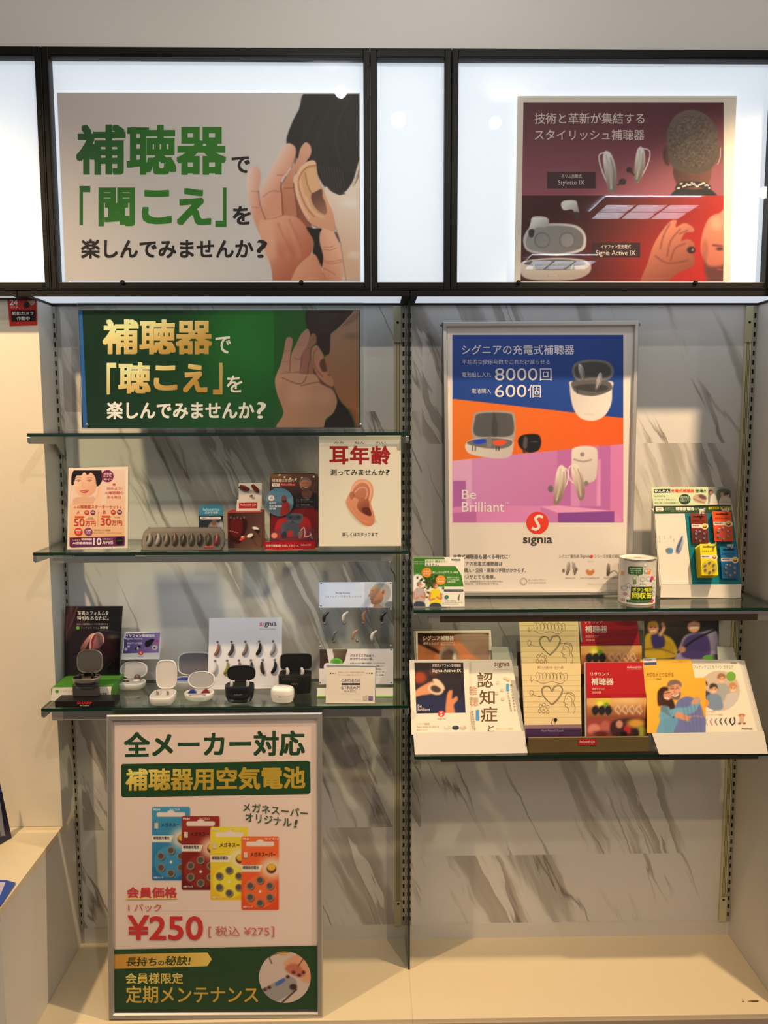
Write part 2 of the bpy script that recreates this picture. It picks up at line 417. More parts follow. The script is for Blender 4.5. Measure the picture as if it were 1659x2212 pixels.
def marble_mat():
    m = bpy.data.materials.new('marble_wallpaper'); m.use_nodes = True; nt = m.node_tree; N = nt.nodes; L = nt.links
    b = N['Principled BSDF']; b.inputs['Roughness'].default_value = 0.38; b.inputs['Specular IOR Level'].default_value = 0.35
    tc = N.new('ShaderNodeTexCoord'); sep = N.new('ShaderNodeSeparateXYZ'); L.new(tc.outputs['Object'], sep.inputs[0])
    def math_(op, a, bb=None, c=None):
        n = N.new('ShaderNodeMath'); n.operation = op
        for i, q in enumerate((a, bb, c)):
            if q is None: continue
            if isinstance(q, (int, float)): n.inputs[i].default_value = q
            else: L.new(q, n.inputs[i])
        return n.outputs[0]
    x, z = sep.outputs['X'], sep.outputs['Z']
    strip = math_('FLOOR', math_('MULTIPLY_ADD', x, 1 / 0.92, 0.957))              # paper strips, joint near x = 0.05
    row = math_('FLOOR', math_('MULTIPLY_ADD', math_('ADD', z, math_('MULTIPLY', strip, 0.085)), 1 / 1.131, -0.395))
    sh = math_('ADD', math_('MULTIPLY', row, 0.37), math_('MULTIPLY', strip, 1.63))
    xs = math_('ADD', x, sh)
    sc = math_('ADD', math_('MULTIPLY', xs, 0.915), math_('MULTIPLY', z, 0.403))     # across the veins
    al = math_('SUBTRACT', math_('MULTIPLY', xs, 0.403), math_('MULTIPLY', z, 0.915))
    jn = N.new('ShaderNodeTexNoise'); jn.inputs['Scale'].default_value = 11.0; jn.inputs['Detail'].default_value = 5.0; L.new(tc.outputs['Object'], jn.inputs['Vector'])
    sc = math_('ADD', sc, math_('MULTIPLY', math_('SUBTRACT', jn.outputs['Fac'], 0.5), 0.028))      # ragged vein edges
    def noise(sa, sb, w, det=2.0, dis=0.0, rough=0.5):
        cb = N.new('ShaderNodeCombineXYZ'); L.new(math_('MULTIPLY', sc, sa), cb.inputs[0]); L.new(math_('MULTIPLY', al, sb), cb.inputs[1]); cb.inputs[2].default_value = w
        n = N.new('ShaderNodeTexNoise'); n.inputs['Scale'].default_value = 1.0; n.inputs['Detail'].default_value = det; n.inputs['Distortion'].default_value = dis; n.inputs['Roughness'].default_value = rough
        L.new(cb.outputs[0], n.inputs['Vector']); return n.outputs['Fac']
    def ramp(f, stops):
        r = N.new('ShaderNodeValToRGB'); e = r.color_ramp.elements
        for i, (p, v) in enumerate(stops):
            if i < 2: e[i].position = p; e[i].color = (v, v, v, 1)
            else:
                q = e.new(p); q.color = (v, v, v, 1)
        L.new(f, r.inputs[0]); return r.outputs[0]
    broad = ramp(noise(8.0, 0.8, 0.3, 5.0, 0.28, 0.55), [(0.54, 0), (0.585, 0.75), (0.645, 1), (0.652, 0.0)])
    wide = ramp(noise(3.5, 1.0, 5.3, 2, 0.3), [(0.46, 0), (0.78, 1)])
    fine = ramp(math_('ABSOLUTE', math_('SUBTRACT', noise(8, 0.6, 9.1, 4, 0.15), 0.5)), [(0.0, 1), (0.012, 0)])
    msk = ramp(noise(4, 2.2, 2.2, 2, 0), [(0.46, 0), (0.60, 1)])
    mott = noise(30, 20, 1.5, 4, 0)
    def mixc(fac, A, B):
        n = N.new('ShaderNodeMix'); n.data_type = 'RGBA'; L.new(fac, n.inputs['Factor'])
        for nm, q in (('A', A), ('B', B)):
            if isinstance(q, tuple): n.inputs[nm].default_value = (*lin(q), 1)
            else: L.new(q, n.inputs[nm])
        return n.outputs['Result']
    c = mixc(math_('MULTIPLY', wide, 0.32), (226, 224, 220), (196, 194, 191))
    c = mixc(math_('MULTIPLY', broad, 0.66), c, (140, 130, 118))
    c = mixc(math_('MULTIPLY', math_('MULTIPLY', fine, msk), 0.75), c, (84, 70, 54))
    c = mixc(math_('MULTIPLY', mott, 0.10), c, (180, 176, 170))
    L.new(c, b.inputs['Base Color'])
    return m

M_marble = marble_mat()
M_white = mat('white_laminate', (222, 218, 210), 0.5, bump=0.03, bscale=220, var=0.03)
M_cream = mat('cream_wallpaper', (236, 226, 206), 0.75, bump=0.12, bscale=300, var=0.03)
M_base = mat('cream_base_board', (230, 215, 184), 0.45, var=0.03, bscale=30)
M_kick = mat('base_front', (176, 158, 140), 0.55, var=0.05)
M_bulk = mat('bulkhead_paint', (240, 239, 236), 0.8, bump=0.08, bscale=260, var=0.02)
M_black = mat('black_frame', (13, 12, 12), 0.5, spec=0.25)
M_alu = mat('aluminium', (196, 196, 194), 0.28, metal=1.0)
M_aluM = mat('matt_aluminium', (200, 198, 194), 0.42, metal=0.85)
M_steel = mat('zinc_upright', (186, 184, 172), 0.4, metal=0.6)
M_dark = mat('dark_gap', (20, 17, 14), 0.8)
M_ivory = mat('ivory_plastic', (206, 198, 162), 0.5)
M_groove = mat('ivory_groove', (104, 94, 58), 0.7)

struct('floor', MB().box(-3.2, 3.2, -6.6, 0.05, -0.06, 0.0), mat('shop_floor', (150, 140, 126), 0.5, var=0.1, bscale=4))
struct('ceiling', MB().box(-3.2, 3.2, -6.6, BOXY, 2.85, 2.9), M_bulk)
struct('wall_back', MB().box(-0.902, 0.902, 0.0, 0.05, 0.0, SOF + .02), M_marble)
struct('wall_bulkhead', MB().box(-2.6, 2.6, BOXY + .012, 0.05, BOXT - .02, 2.85), M_bulk)
struct('wall_left', MB().box(-2.6, -0.9, -0.097, 0.05, 0.509, SOF + .03), M_cream)
struct('trim_1', MB().box(-0.8998, -0.8985, -0.0975, -0.0002, 0.5085, SOF - .013), M_white)
struct('wall_right', MB().box(0.902, 0.94, -0.315, 0.05, 0.0, BOXT), M_white)
b = MB().box(-0.9, 0.0, -0.312, 0.0, 0.0, BASE, bev=.0015); b.box(0.0, 0.902, -0.312, 0.0, 0.0, BASE, bev=.0015)
struct('trim_2', b, M_base)
struct('trim_3', MB().box(-0.9, 0.902, -0.316, -0.3121, 0.0, BASE - .010), M_kick)
struct('baseboard_back', MB().box(-0.89, 0.89, -0.0015, 0.0, BASE, 0.163), M_white)
# worn spot near the front of the base
w = MB()
for cx, rx, ry in ((0.0, .0105, .0034), (-.0125, .004, .0016), (-.029, .003, .0016)):
    w.add([(on_z(1630, 2163, BASE).x + cx + rx * math.cos(a) * (1 + .2 * math.sin(3 * a)), on_z(1630, 2163, BASE).y + ry * math.sin(a) * (1 + .3 * math.cos(2 * a)), BASE + .0004) for a in [i * PI / 8 for i in range(16)]], [list(range(16))])
solo('paint_chip', w, mat('bare_board', (86, 58, 36), .8), 'small dark chipped marks on the cream base near its right front edge', 'mark')

# left neighbour: low cabinet with a ledge top
cab = thing('low_cabinet', 'cream low cabinet with a ledge top at the left of the marble bays', 'cabinet', (-1.5, -.28, 0))
part('top', MB().box(-2.4, -0.9, -0.466, -0.0005, 0.49, 0.508, bev=.001), M_base, cab)
part('side_panel', MB().box(-0.918, -0.9, -0.462, -0.0005, 0.0, 0.4895), M_white, cab)
part('front_board', MB().box(-2.4, -0.9185, -0.455, -0.44, 0.0, 0.4895), M_dark, cab)
part('drawer', MB().box(-2.3, -0.925, -0.464, -0.4555, 0.352, 0.487, bev=.0015), M_white, cab)
part('door', MB().box(-2.3, -0.925, -0.464, -0.4555, 0.02, 0.345, bev=.0015), M_white, cab)

# ------------------------------------------------------------------ light-box row
lb_white = mat('lit_diffuser', (236, 240, 245), 0.5, emit=(235, 243, 255), estr=0.62)
so_white = mat('lit_soffit_diffuser', (236, 240, 245), 0.5, emit=(226, 238, 255), estr=0.62)
M_pane = clear_mat('acrylic_pane', (250, 252, 253), 1.0, 1.42, .01)
boxes = [(-1.62, -0.8335, 'blank lit white sign box cut by the left edge, beside the ear picture'),
         (-0.8335, -0.0915, 'lit white sign box holding the large beige ear picture'),
         (-0.0915, 0.0945, 'narrow blank lit white sign box between the two picture boxes'),
         (0.0945, 0.852, 'lit white sign box holding the dark red two-part poster')]
for x0, x1, lab in boxes:
    t = thing('light_box', lab, 'light box', ((x0 + x1) / 2, BOXY + .03, SOF), 'lit sign boxes along the top')
    g = .0005; fw = .0150
    fr = MB()
    xa, xb, za, zb = x0 + g, x1 - g, SOF + .001, BOXT
    for (p, q, r_, s_) in ((xa, xa + fw, za, zb), (xb - fw, xb, za, zb), (xa + fw, xb - fw, zb - .0215, zb), (xa + fw, xb - fw, za, za + .0185)):
        fr.box(p, q, BOXY - .004, BOXY + .045, r_, s_, bev=.0012)
        fr.box(p + .004, q - .004, BOXY - .0055, BOXY - .004, r_ + .004, s_ - .004)
    part('frame', fr, M_black, t)
    part('diffuser', MB().box(xa + fw, xb - fw, BOXY + .022, BOXY + .028, za + .0185, zb - .0215), lb_white, t)
    part('acrylic_pane', MB().box(xa + fw, xb - fw, BOXY + .003, BOXY + .0045, za + .0185, zb - .0215), M_pane, t)
# second frame line beside the narrow box and at the far right
solo('frame_post', MB().box(0.8525, 0.90, BOXY - .004, BOXY + .05, SOF + .001, BOXT, bev=.0015), M_black, 'black end post at the far right of the lit sign row', 'frame post')
struct('trim_4', MB().box(0.9405, 2.6, BOXY + .004, .05, SOF, BOXT), M_white)

# lit underside of the sign row
for x0, x1, lab in ((-0.898, -0.018, 'flat lit white panel under the sign boxes over the left shelves'), (0.018, 0.898, 'flat lit white panel under the sign boxes over the right shelves'),
                    (-1.62, -0.93, 'flat lit panel under the sign row over the cream wall at left')):
    t = thing('soffit_light', lab, 'ceiling light', ((x0 + x1) / 2, -.09, SOF - .012), 'lit panels under the sign row')
    fr = MB(); yf, yb = BOXY - .003, (-.002 if x1 > -.9 else -.1)
    fr.box(x0 - .017, x1 + .017, yf, yf + .010, SOF - .012, SOF); fr.box(x0 - .017, x1 + .017, yb - .008, yb, SOF - .010, SOF)
    fr.box(x0 - .017, x0, yf + .010, yb - .008, SOF - .011, SOF); fr.box(x1, x1 + .017, yf + .010, yb - .008, SOF - .011, SOF)
    part('frame', fr, M_black, t)
    part('diffuser', MB().box(x0, x1, yf + .010, yb - .008, SOF - .006, SOF - .001), so_white, t)

# ceiling troffers out in the shop (they show as reflections in the sign panes)
M_tro = mat('troffer_tube_light', (240, 240, 240), 0.5, emit=(232, 236, 255), estr=13.0)
for (x0, x1, y0, y1, lab) in ((1.29, 1.85, -3.53, -3.17, 'louvred ceiling lamp mirrored above the hand in the dark red poster'), (1.2, 1.72, -5.28, -4.9, 'louvred ceiling lamp mirrored over the open case in the dark red poster')):
    t = thing('ceiling_troffer', lab, 'ceiling light', ((x0 + x1) / 2, (y0 + y1) / 2, 2.84), 'louvred ceiling lamps out in the shop')
    part('lamp_panel', MB().box(x0, x1, y0, y1, 2.842, 2.849), M_tro, t)
    lv = MB(); d = (x1 - x0) / 3
    for i in range(4): lv.box(x0 + i * d - .008, x0 + i * d + .008, y0 - .01, y1 + .01, 2.80, 2.8415)
    for yy in (y0, (y0 + y1) / 2, y1): lv.box(x0, x1, yy - .008, yy + .008, 2.80, 2.8415)
    part('louvre', lv, M_bulk, t)

# ------------------------------------------------------------------ slotted uprights and wiring channels
def upright(x0, x1, lab):
    t = thing('slotted_upright', lab, 'shelf upright', ((x0 + x1) / 2, -.004, BASE), 'slotted shelf uprights')
    zt = SOF - .013; zb = BASE + .044; yf = -.006; m = MB(); e = (x1 - x0) * .26
    m.box(x0, x0 + e, yf, -.0005, zb, zt); m.box(x1 - e, x1, yf, -.0005, zb, zt)
    p = .0237; z = zt - .018; last = zt
    while z - .013 > zb:
        m.box(x0 + e, x1 - e, yf, -.003, z, last); last = z - .0125; z -= p
    m.box(x0 + e, x1 - e, yf, -.003, zb, last)
    part('slotted_rail', m, M_steel, t)
    part('slot_back', MB().box(x0 + e, x1 - e, -.0022, -.0005, zb, zt), M_dark, t)
upright(-.902 + .0035, -.8905, 'slotted metal upright in the left corner of the left bay')
upright(-.0135, -.0035, 'slotted metal upright left of the dark glass divider')
upright(.0035, .0135, 'slotted metal upright right of the dark glass divider')
upright(.8905, .9015, 'slotted metal upright in the right corner by the white side wall')
def channel(x0, x1, lab):
    t = thing('wiring_channel', lab, 'wiring channel', ((x0 + x1) / 2, -.004, BASE), 'ivory wiring channels')
    zt = SOF - .013; zb = BASE + .044
    m = MB().box(x0, x1, -.006, -.0005, zb, zt); m.cur = 1
    for i in range(3):
        g = x0 + (x1 - x0) * (.30 + .2 * i); m.box(g, g + .0014, -.0064, -.0058, .235, 1.752)
    part('channel_body', m, [M_ivory, M_groove], t)
    for z0, z1, zs in ((1.752, zt, 1.802), (zb, .235, .228)):
        c = part('end_cap', MB().box(x0 - .001, x1 + .0005, -.0085, -.0062, z0, z1, bev=.0006), M_ivory, t)
        cy = MB().lathe([(.0032, 0), (.0032, .001)], 14, Matrix.Translation(((x0 + x1) / 2, -.0085, zs)) @ Matrix.Rotation(PI / 2, 4, 'X'))
        part('screw', cy, M_dark, c)
channel(-.033, -.0145, 'ivory grooved wiring channel at the right side of the left bay')
channel(.8715, .8895, 'ivory grooved wiring channel at the right side of the right bay')
dv = thing('glass_divider', 'dark glass divider standing edge-on between the two bays', 'divider', (0, -.065, BASE))
part('pane', MB().box(-.0025, .0025, -.128, -.0065, BASE, SOF - .013), clear_mat('divider_glass', (96, 108, 100), 1.0, 1.5), dv)
part('edge_strip', MB().box(-.003, .003, -.1305, -.1283, BASE, SOF - .013), mat('dark_glass_edge', (30, 38, 34), .2), dv)

# ------------------------------------------------------------------ glass shelves with brackets and light bars
M_gl = clear_mat('shelf_glass', (236, 244, 240), 1.0, 1.5, .01)
M_ge = mat('green_glass_edge', (12, 46, 38), .12, spec=0.6)
def shelf(x0, x1, yf, z, lab, bar=None, brk=True):
    t = thing('glass_shelf', lab, 'shelf', ((x0 + x1) / 2, yf / 2, z - .008), 'glass shelves')
    b_ = -.0095
    m = MB(); A = [(x0, yf, z), (x1, yf, z), (x1, b_, z), (x0, b_, z)]; B = [(x, y, z - .0075) for x, y, _ in A]
    m.add(A + B, [[0, 1, 2, 3], [7, 6, 5, 4]]); m.cur = 1; m.add(A + B, [[0, 4, 5, 1], [1, 5, 6, 2], [2, 6, 7, 3], [3, 7, 4, 0]])
    part('glass_pane', m, [M_gl, M_ge], t)
SH = [(-.888, -.006, -.224, Z1, 'highest left glass shelf, at eye level under the green banner'), (-.888, -.006, -.224, Z2, 'middle left glass shelf, under the leaflets and the ear drawing'),
      (-.888, -.006, -.222, Z3, 'lowest left glass shelf, under the open charging cases'), (.007, .888, -.222, ZA, 'upper right glass shelf, under the framed poster and battery display'),
      (.007, .888, -.262, ZB, 'lower right glass shelf, under the brochure holders')]
for a in SH: shelf(*a)
names = ['highest left shelf', 'middle left shelf', 'lowest left shelf', 'upper right shelf', 'lower right shelf']
for (x0, x1, yf, z, _), nm in zip(SH, names):
    for side, xc in (('left', x0 + .003), ('right', x1 - .003)):
        t = thing('shelf_bracket', 'small metal bracket under the %s end of the %s' % (side, nm), 'bracket', (xc, -.1, z - .03), 'shelf brackets')
        pf = [(-.006, z - .0078), (-.006, z - .060), (-.016, z - .058), (-.055, z - .030), (yf + .004, z - .0245), (yf + .004, z - .0078)]
        M = Matrix(((0, 0, 1, xc), (1, 0, 0, 0), (0, 1, 0, 0), (0, 0, 0, 1)))
        part('arm', MB().prism(pf, -.0018, .0018, M), M_aluM, t)
        part('clip', MB().box(xc - .004, xc + .004, yf + .001, yf + .012, z - .0215, z - .0085, bev=.001), M_alu, t)
def lightbar(x0, x1, y0, y1, z, h, lab, m=None, lit=None):
    t = thing('shelf_light_bar', lab, 'light bar', ((x0 + x1) / 2, (y0 + y1) / 2, z - h), 'light bars under the shelves')
    part('housing', MB().box(x0, x1, y0, y1, z - h, z, bev=.002), m or M_alu, t)
    part('lens_strip', MB().box(x0 + .02, x1 - .02, y0 + .006, y1 - .006, z - h - .0001, z - h + .0006), lit or mat('frosted_lens', (214, 212, 205), .5), t)
    for q in (x0 + .012, x1 - .012): part('end_cap', MB().box(q - .0135, q + .0135, y0 - .0006, y1 + .0006, z - h - .0006, z - .0002, bev=.001), M_aluM, t)
M_bronze = mat('brown_aluminium', (112, 92, 78), .3, metal=.85)
lightbar(-.845, -.045, -.215, -.185, Z2 - .0085, .018, 'slim metal light bar under the middle left shelf', None, mat('lit_lens', (230, 236, 245), .5, emit=(226, 238, 255), estr=11.0))
lightbar(-.865, -.045, -.213, -.178, Z3 - .0085, .024, 'slim metal light bar under the lowest left shelf')
lightbar(.045, .865, -.212, -.178, ZA - .0155, .018, 'slim brown light bar under the upper right shelf', M_bronze)
lightbar(.045, .865, -.250, -.220, ZB - .0085, .012, 'slim brown light bar under the lower right shelf', M_bronze)
solo('shelf_rail', MB().box(.020, .872, -.220, -.213, ZA - .0155, ZA - .008, bev=.001), M_alu, 'bright aluminium rail under the front of the upper right shelf', 'rail')
cb = MB().tube(catmull([tuple(on_y(842, 1213, -.15)), tuple(on_y(843, 1228, -.10)), tuple(on_y(851, 1240, -.04)), tuple(on_y(853, 1256, -.012))], False), .0022, 8)
solo('lamp_cable', cb, M_ivory, 'short ivory cable hanging from the right end of the middle left light bar', 'cable', smooth=True)
# =================================================================== pictures in the lit signs and the green banner
P_BACK = print_mat('backlit_print', 0.5, 0.3, 0.0, 0.22)
P_PAPER = print_mat('print_paper', 0.42, 0.35)
P_GLOSS = print_mat('print_gloss', 0.16, 0.5)
P_MATT = print_mat('print_matt', 0.6, 0.25)
GREEN = (24, 84, 34)

# --- beige ear picture
view(0, 60, 1.9988)
t = thing('sign_poster', 'large beige poster with green lettering and a hand cupped at an ear', 'poster', on_y(460, 611, BOXY + .009))
S = Sheet(Plane((0, BOXY + .0095, SOF)), [(246, 280), (1553, 282), (1557, 1096), (283, 1093)], lg((186, 174, 168), (206, 197, 190), (246, 280), (900, 700)), .001, 1.0)
bgf = lg((186, 174, 168), (212, 203, 196), (246, 280), (1150, 760))
c = Cv(246, 281, 1555, 1092, 14, bgf); c.keep = c.X > 262 + (c.Y - 281) * .0456; S.canvas(c)
kk = 4.9357 / 1.9988; bg2 = lambda X, Y: bgf((520 + X / 4.9357) * 1.9988, (200 + Y / 4.9357 - 60) * 1.9988)
view(520, 200, 4.9357); S.z = SZ
c = Cv(20, 16, 1264, 2004, 8.0, bg2)
H_ = (32, 28, 26)
c.poly([(730, -30), (620, 180), (540, 340), (488, 540), (600, 700), (760, 760), (830, 900), (900, 1010), (980, 1058), (1060, 1074), (1130, 1040), (1200, 930), (1300, 720), (1300, -30)], H_, 10)
rr = random.Random(5)
for k in range(70):
    u = rr.random(); x = 560 + u * 700; y0 = max(-20, 260 - u * 380)
    c.stroke([(x + 190, y0), (x + 60 - 40 * u, y0 + 300), (x + 10, y0 + 520), (x + 60, y0 + 700)], 7, (72, 64, 58) if k % 3 == 0 else (18, 15, 15), 8, .35)
c.poly([(905, 1000), (1000, 1066), (1090, 1080), (1180, 985), (1300, 740), (1300, 2060), (1130, 2060), (1090, 1800), (1062, 1620), (1012, 1400), (950, 1280), (905, 1150)], lg((226, 182, 150), (242, 220, 202), (950, 1700), (1268, 1180)), 10)
for k in range(34):
    u = k / 33; c.stroke([(850 + 240 * u, 780 + 60 * u), (880 + 230 * u, 930 + 50 * u), (950 + 150 * u, 1040 + 30 * u), (1050 + 60 * u, 1090 - 10 * u)], 6, (30, 24, 22) if k % 4 else (120, 100, 84), 5, .55)
for k in range(10): c.stroke([(1180 + k * 9, 930 - k * 14), (1200 + k * 8, 1000 - k * 16), (1262, 900 - k * 16)], 4, (60, 44, 38), 4, .4)
L1, L2, L3 = (240, 200, 178), (222, 154, 124), (190, 112, 84)
c.poly([(60, 1000), (80, 840), (150, 785), (203, 830), (214, 920), (190, 1050), (206, 1190), (300, 1400), (240, 1560), (140, 1360), (90, 1180)], lg((236, 206, 190), L2, (60, 1000), (210, 1020)), 16)
c.poly([(200, 1080), (250, 950), (360, 740), (455, 580), (518, 540), (588, 596), (572, 720), (486, 860), (430, 960), (450, 1300), (330, 1400), (250, 1380), (206, 1200)], lg((238, 204, 186), L2, (300, 800), (470, 900)), 9)
c.poly([(440, 1060), (480, 900), (600, 720), (634, 600), (690, 530), (742, 566), (752, 640), (712, 720), (600, 840), (560, 960), (610, 1290), (620, 1380), (450, 1330)], lg((226, 168, 138), (196, 124, 92), (680, 560), (520, 1150)), 8)
c.poly([(560, 960), (610, 1100), (680, 1290), (760, 1430), (780, 1560), (620, 1380), (590, 1200)], (150, 86, 62), 8)
c.poly([(190, 1390), (270, 1345), (440, 1312), (600, 1335), (716, 1455), (772, 1560), (764, 1680), (720, 1780), (600, 2060), (370, 2060), (320, 1850), (230, 1600)], lg((232, 170, 138), (190, 106, 76), (240, 1450), (640, 1800)), 10)
for x0, x1 in ((300, 370), (420, 500), (520, 620)): c.stroke([(x0, 1380), ((x0 + x1) / 2, 1560), (x1, 1740)], 50, (236, 176, 142), 36, .35)
c.stroke([(400, 1400), (470, 1560), (560, 1720)], 24, (176, 96, 70), 22, .4); c.stroke([(520, 1360), (580, 1500), (640, 1640)], 22, (176, 96, 70), 20, .4); c.ell(500, 1680, 110, 90, (196, 104, 78), 60, .4); c.ell(300, 1650, 60, 160, (240, 186, 156), 50, .5)
c.poly([(700, 1440), (780, 1450), (862, 1452), (842, 1540), (848, 1620), (882, 1740), (866, 1860), (828, 1810), (770, 1720), (776, 1580)], (26, 16, 14), 9)
c.poly([(560, 2060), (590, 1880), (700, 1765), (786, 1722), (848, 1830), (884, 1930), (960, 2060)], lg((228, 158, 122), (206, 134, 100), (600, 1900), (900, 2000)), 9)
c.poly([(842, 1560), (858, 1472), (928, 1443), (990, 1490), (1052, 1620), (1090, 1800), (1094, 1900), (1062, 2060), (940, 2060), (872, 1880), (882, 1760)], lg((220, 146, 112), (240, 182, 150), (860, 1800), (1040, 1700)), 8)
for q in ([(880, 1640), (940, 1650), (1000, 1630)], [(884, 1668), (950, 1680), (1020, 1656)], [(886, 1790), (960, 1806), (1074, 1780)], [(892, 1812), (980, 1826), (1080, 1800)], [(868, 1870), (920, 1890), (1010, 1940)], [(880, 1920), (910, 1980), (950, 2024)]): c.stroke(q, 6, (150, 84, 62), 6, .6)
for q, w, a_ in (([(190, 1050), (206, 1190), (262, 1350)], 10, .7), ([(430, 960), (440, 1130), (452, 1300)], 12, .8), ([(480, 900), (430, 1000), (430, 1050)], 12, .7), ([(588, 600), (590, 660), (540, 800)], 10, .6), ([(560, 960), (590, 1180), (612, 1330)], 12, .7), ([(110, 1050), (190, 1056)], 8, .4), ([(240, 1110), (330, 1050), (430, 1060)], 10, .4), ([(470, 1020), (560, 1020)], 9, .6), ([(390, 880), (450, 880)], 9, .5), ([(262, 1350), (350, 1340), (440, 1312)], 8, .45), ([(120, 1220), (190, 1230)], 7, .35)): c.stroke(q, w, (126, 66, 50), 9, a_)
c.poly([(566, 960), (590, 870), (660, 772), (748, 722), (800, 742), (812, 830), (834, 940), (880, 1030), (930, 1160), (975, 1260), (1003, 1370), (1012, 1440), (990, 1482), (900, 1452), (800, 1428), (700, 1350), (622, 1200), (580, 1080)], lg((240, 194, 152), (224, 158, 122), (640, 850), (900, 1430)), 6)
c.poly([(640, 900), (700, 800), (790, 780), (810, 860), (836, 960), (872, 1030), (900, 1160), (920, 1290), (860, 1320), (780, 1260), (700, 1120)], (222, 166, 122), 14)
c.poly([(690, 850), (770, 800), (800, 840), (830, 960), (850, 1040), (770, 1080), (720, 980)], (232, 180, 134), 12)
c.poly([(752, 1090), (800, 1056), (864, 1030), (874, 1110), (902, 1170), (918, 1260), (900, 1300), (830, 1266), (766, 1180)], lg((100, 62, 48), (164, 110, 84), (800, 1060), (880, 1280)), 9)
c.stroke([(800, 776), (700, 800), (636, 880), (614, 970), (640, 1080), (700, 1220), (780, 1320)], 14, (170, 100, 66), 9, .75); c.stroke([(690, 860), (706, 960), (740, 1050), (770, 1090)], 10, (150, 90, 60), 8, .7); c.stroke([(590, 960), (604, 1080), (660, 1230), (730, 1340)], 18, (250, 214, 176), 10, .6); c.stroke([(700, 1120), (730, 1210), (800, 1290), (880, 1330)], 24, (244, 200, 160), 14, .6)
c.stroke([(566, 970), (590, 1110), (640, 1250), (720, 1380), (820, 1440)], 9, (110, 58, 40), 6, .6)
c.ell(1170, 1180, 110, 50, (250, 236, 224), 40, .6); c.ell(1210, 1730, 70, 40, (250, 232, 214), 26, .5)
c.poly([(1000, 1490), (1030, 1500), (1060, 1600), (1040, 1580)], (70, 40, 34), 8, .8); c.stroke([(1012, 1440), (1062, 1600), (1092, 1800), (1130, 2040)], 8, (150, 96, 76), 8, .6)
S.canvas(c); view(0, 60, 1.9988); S.z = SZ
g = lg((20, 72, 34), (44, 116, 28), (340, 420), (700, 640)); BK = (26, 20, 20)
S.t('補聴器', 328, 418, 978, 635, g, .03); S.t('で', 1000, 555, 1080, 628, BK, .022)
S.t('「', 343, 683, 390, 852, g, .02); S.t('聞', 425, 690, 583, 857, g, .03); S.t('こ', 612, 700, 742, 848, g, .035); S.t('え', 763, 692, 912, 852, g, .035); S.t('」', 930, 690, 978, 860, g, .02)
S.t('を', 1005, 770, 1083, 850, BK, .025); S.t('楽しんでみませんか', 350, 912, 1094, 996, BK, .025); S.t('?', 1108, 916, 1154, 994, BK, .008)
S.done('printed_sheet', t, P_BACK)
def stop(x, y, lab):
    p = on_y(x, y, BOXY - .005)
    solo('poster_stop', MB().lathe([(.0001, 0), (.0052, 0), (.0052, .003), (.003, .0042), (.0001, .0042)], 16, Matrix.Translation((p.x, BOXY - .0056, SOF + .0185)) @ Matrix.Rotation(PI / 2, 4, 'X')), M_black, lab, 'clip', 'poster stops on the sign frames')
stop(265, 607, 'small black knob on the frame under the left of the beige ear picture')
stop(651, 609, 'small black knob on the frame under the hand of the beige ear picture')
stop(1120, 607, 'small black knob on the frame under the left of the dark red poster')
stop(1502, 605, 'small black knob on the frame under the hand in the dark red poster')

# --- dark red two-part poster
def aid(c, x, y, h, rot, col, dark, hi, wire=None):
    """a slim behind-the-ear hearing aid, drawn"""
    ca, sa = math.cos(rot), math.sin(rot)
    R = lambda u, v: (x + (u * ca - v * sa) * h, y + (u * sa + v * ca) * h)
    if wire: c.stroke([R(-.02, -.48), R(*wire[0]), R(*wire[1]), R(*wire[2])], h * .03, hi, h * .012)
    c.poly([R(-.02, -.52), R(.10, -.42), (R(.17, -.1)), R(.15, .25), R(.06, .5), R(-.06, .5), R(-.10, .2), R(-.12, -.15), R(-.10, -.42)], lg(hi, dark, R(-.1, -.3), R(.2, .3)), h * .015)
    c.stroke([R(-.03, -.4), R(.02, 0), R(.0, .4)], h * .04, col, h * .03)
    c.stroke([R(.07, -.35), R(.11, 0), R(.07, .38)], h * .025, dark, h * .02, .8)
def bud(c, x, y, h, flip, col=(228, 224, 218), dk=(150, 144, 140)):
    c.poly([(x - .5 * h * flip, y - .32 * h), (x - .3 * h * flip, y - .5 * h), (x + .3 * h * flip, y - .5 * h), (x + .42 * h * flip, y - .2 * h), (x + .5 * h * flip, y + .2 * h), (x + .28 * h * flip, y + .18 * h), (x + .1 * h * flip, y - .02 * h), (x - .35 * h * flip, y + .02 * h)], lg(col, dk, (x - .2 * h, y - .3 * h), (x + .2 * h, y + .3 * h)), h * .03)
    c.poly([(x + .24 * h * flip, y + .14 * h), (x + .5 * h * flip, y + .16 * h), (x + .5 * h * flip, y + .48 * h), (x + .3 * h * flip, y + .5 * h)], (52, 44, 46), h * .04)
view(780, 60, 1.8874)
t = thing('sign_poster', 'dark red poster with a cream edge and a head seen from behind', 'poster', on_y(1350, 606, BOXY + .009))
S = Sheet(Plane((0, BOXY + .0095, SOF)), [(638, 278), (1532, 278), (1500, 1035), (625, 1037)], (226, 212, 196), .001, .92)
c = Cv(650, 303, 1507, 684, 3.2, lg((84, 34, 44), (148, 78, 90), (760, 303), (760, 684)))
c.ell(1100, 640, 300, 130, (160, 90, 100), 110, .5)
aid(c, 1012, 588, 168, -.12, (200, 190, 180), (120, 108, 100), (236, 228, 218), [(-.2, -.42), (-.16, 0), (.02, .52)])
aid(c, 1132, 558, 142, .14, (200, 190, 180), (120, 108, 100), (236, 228, 218), [(.26, -.42), (.24, 0), (.05, .5)])
c.ell(1066, 628, 14, 12, (40, 32, 34), 4); c.ell(1094, 580, 12, 11, (40, 32, 34), 4); c.stroke([(1048, 640), (1076, 622)], 8, (60, 52, 54), 3); c.stroke([(1090, 574), (1112, 600)], 7, (60, 52, 54), 3)
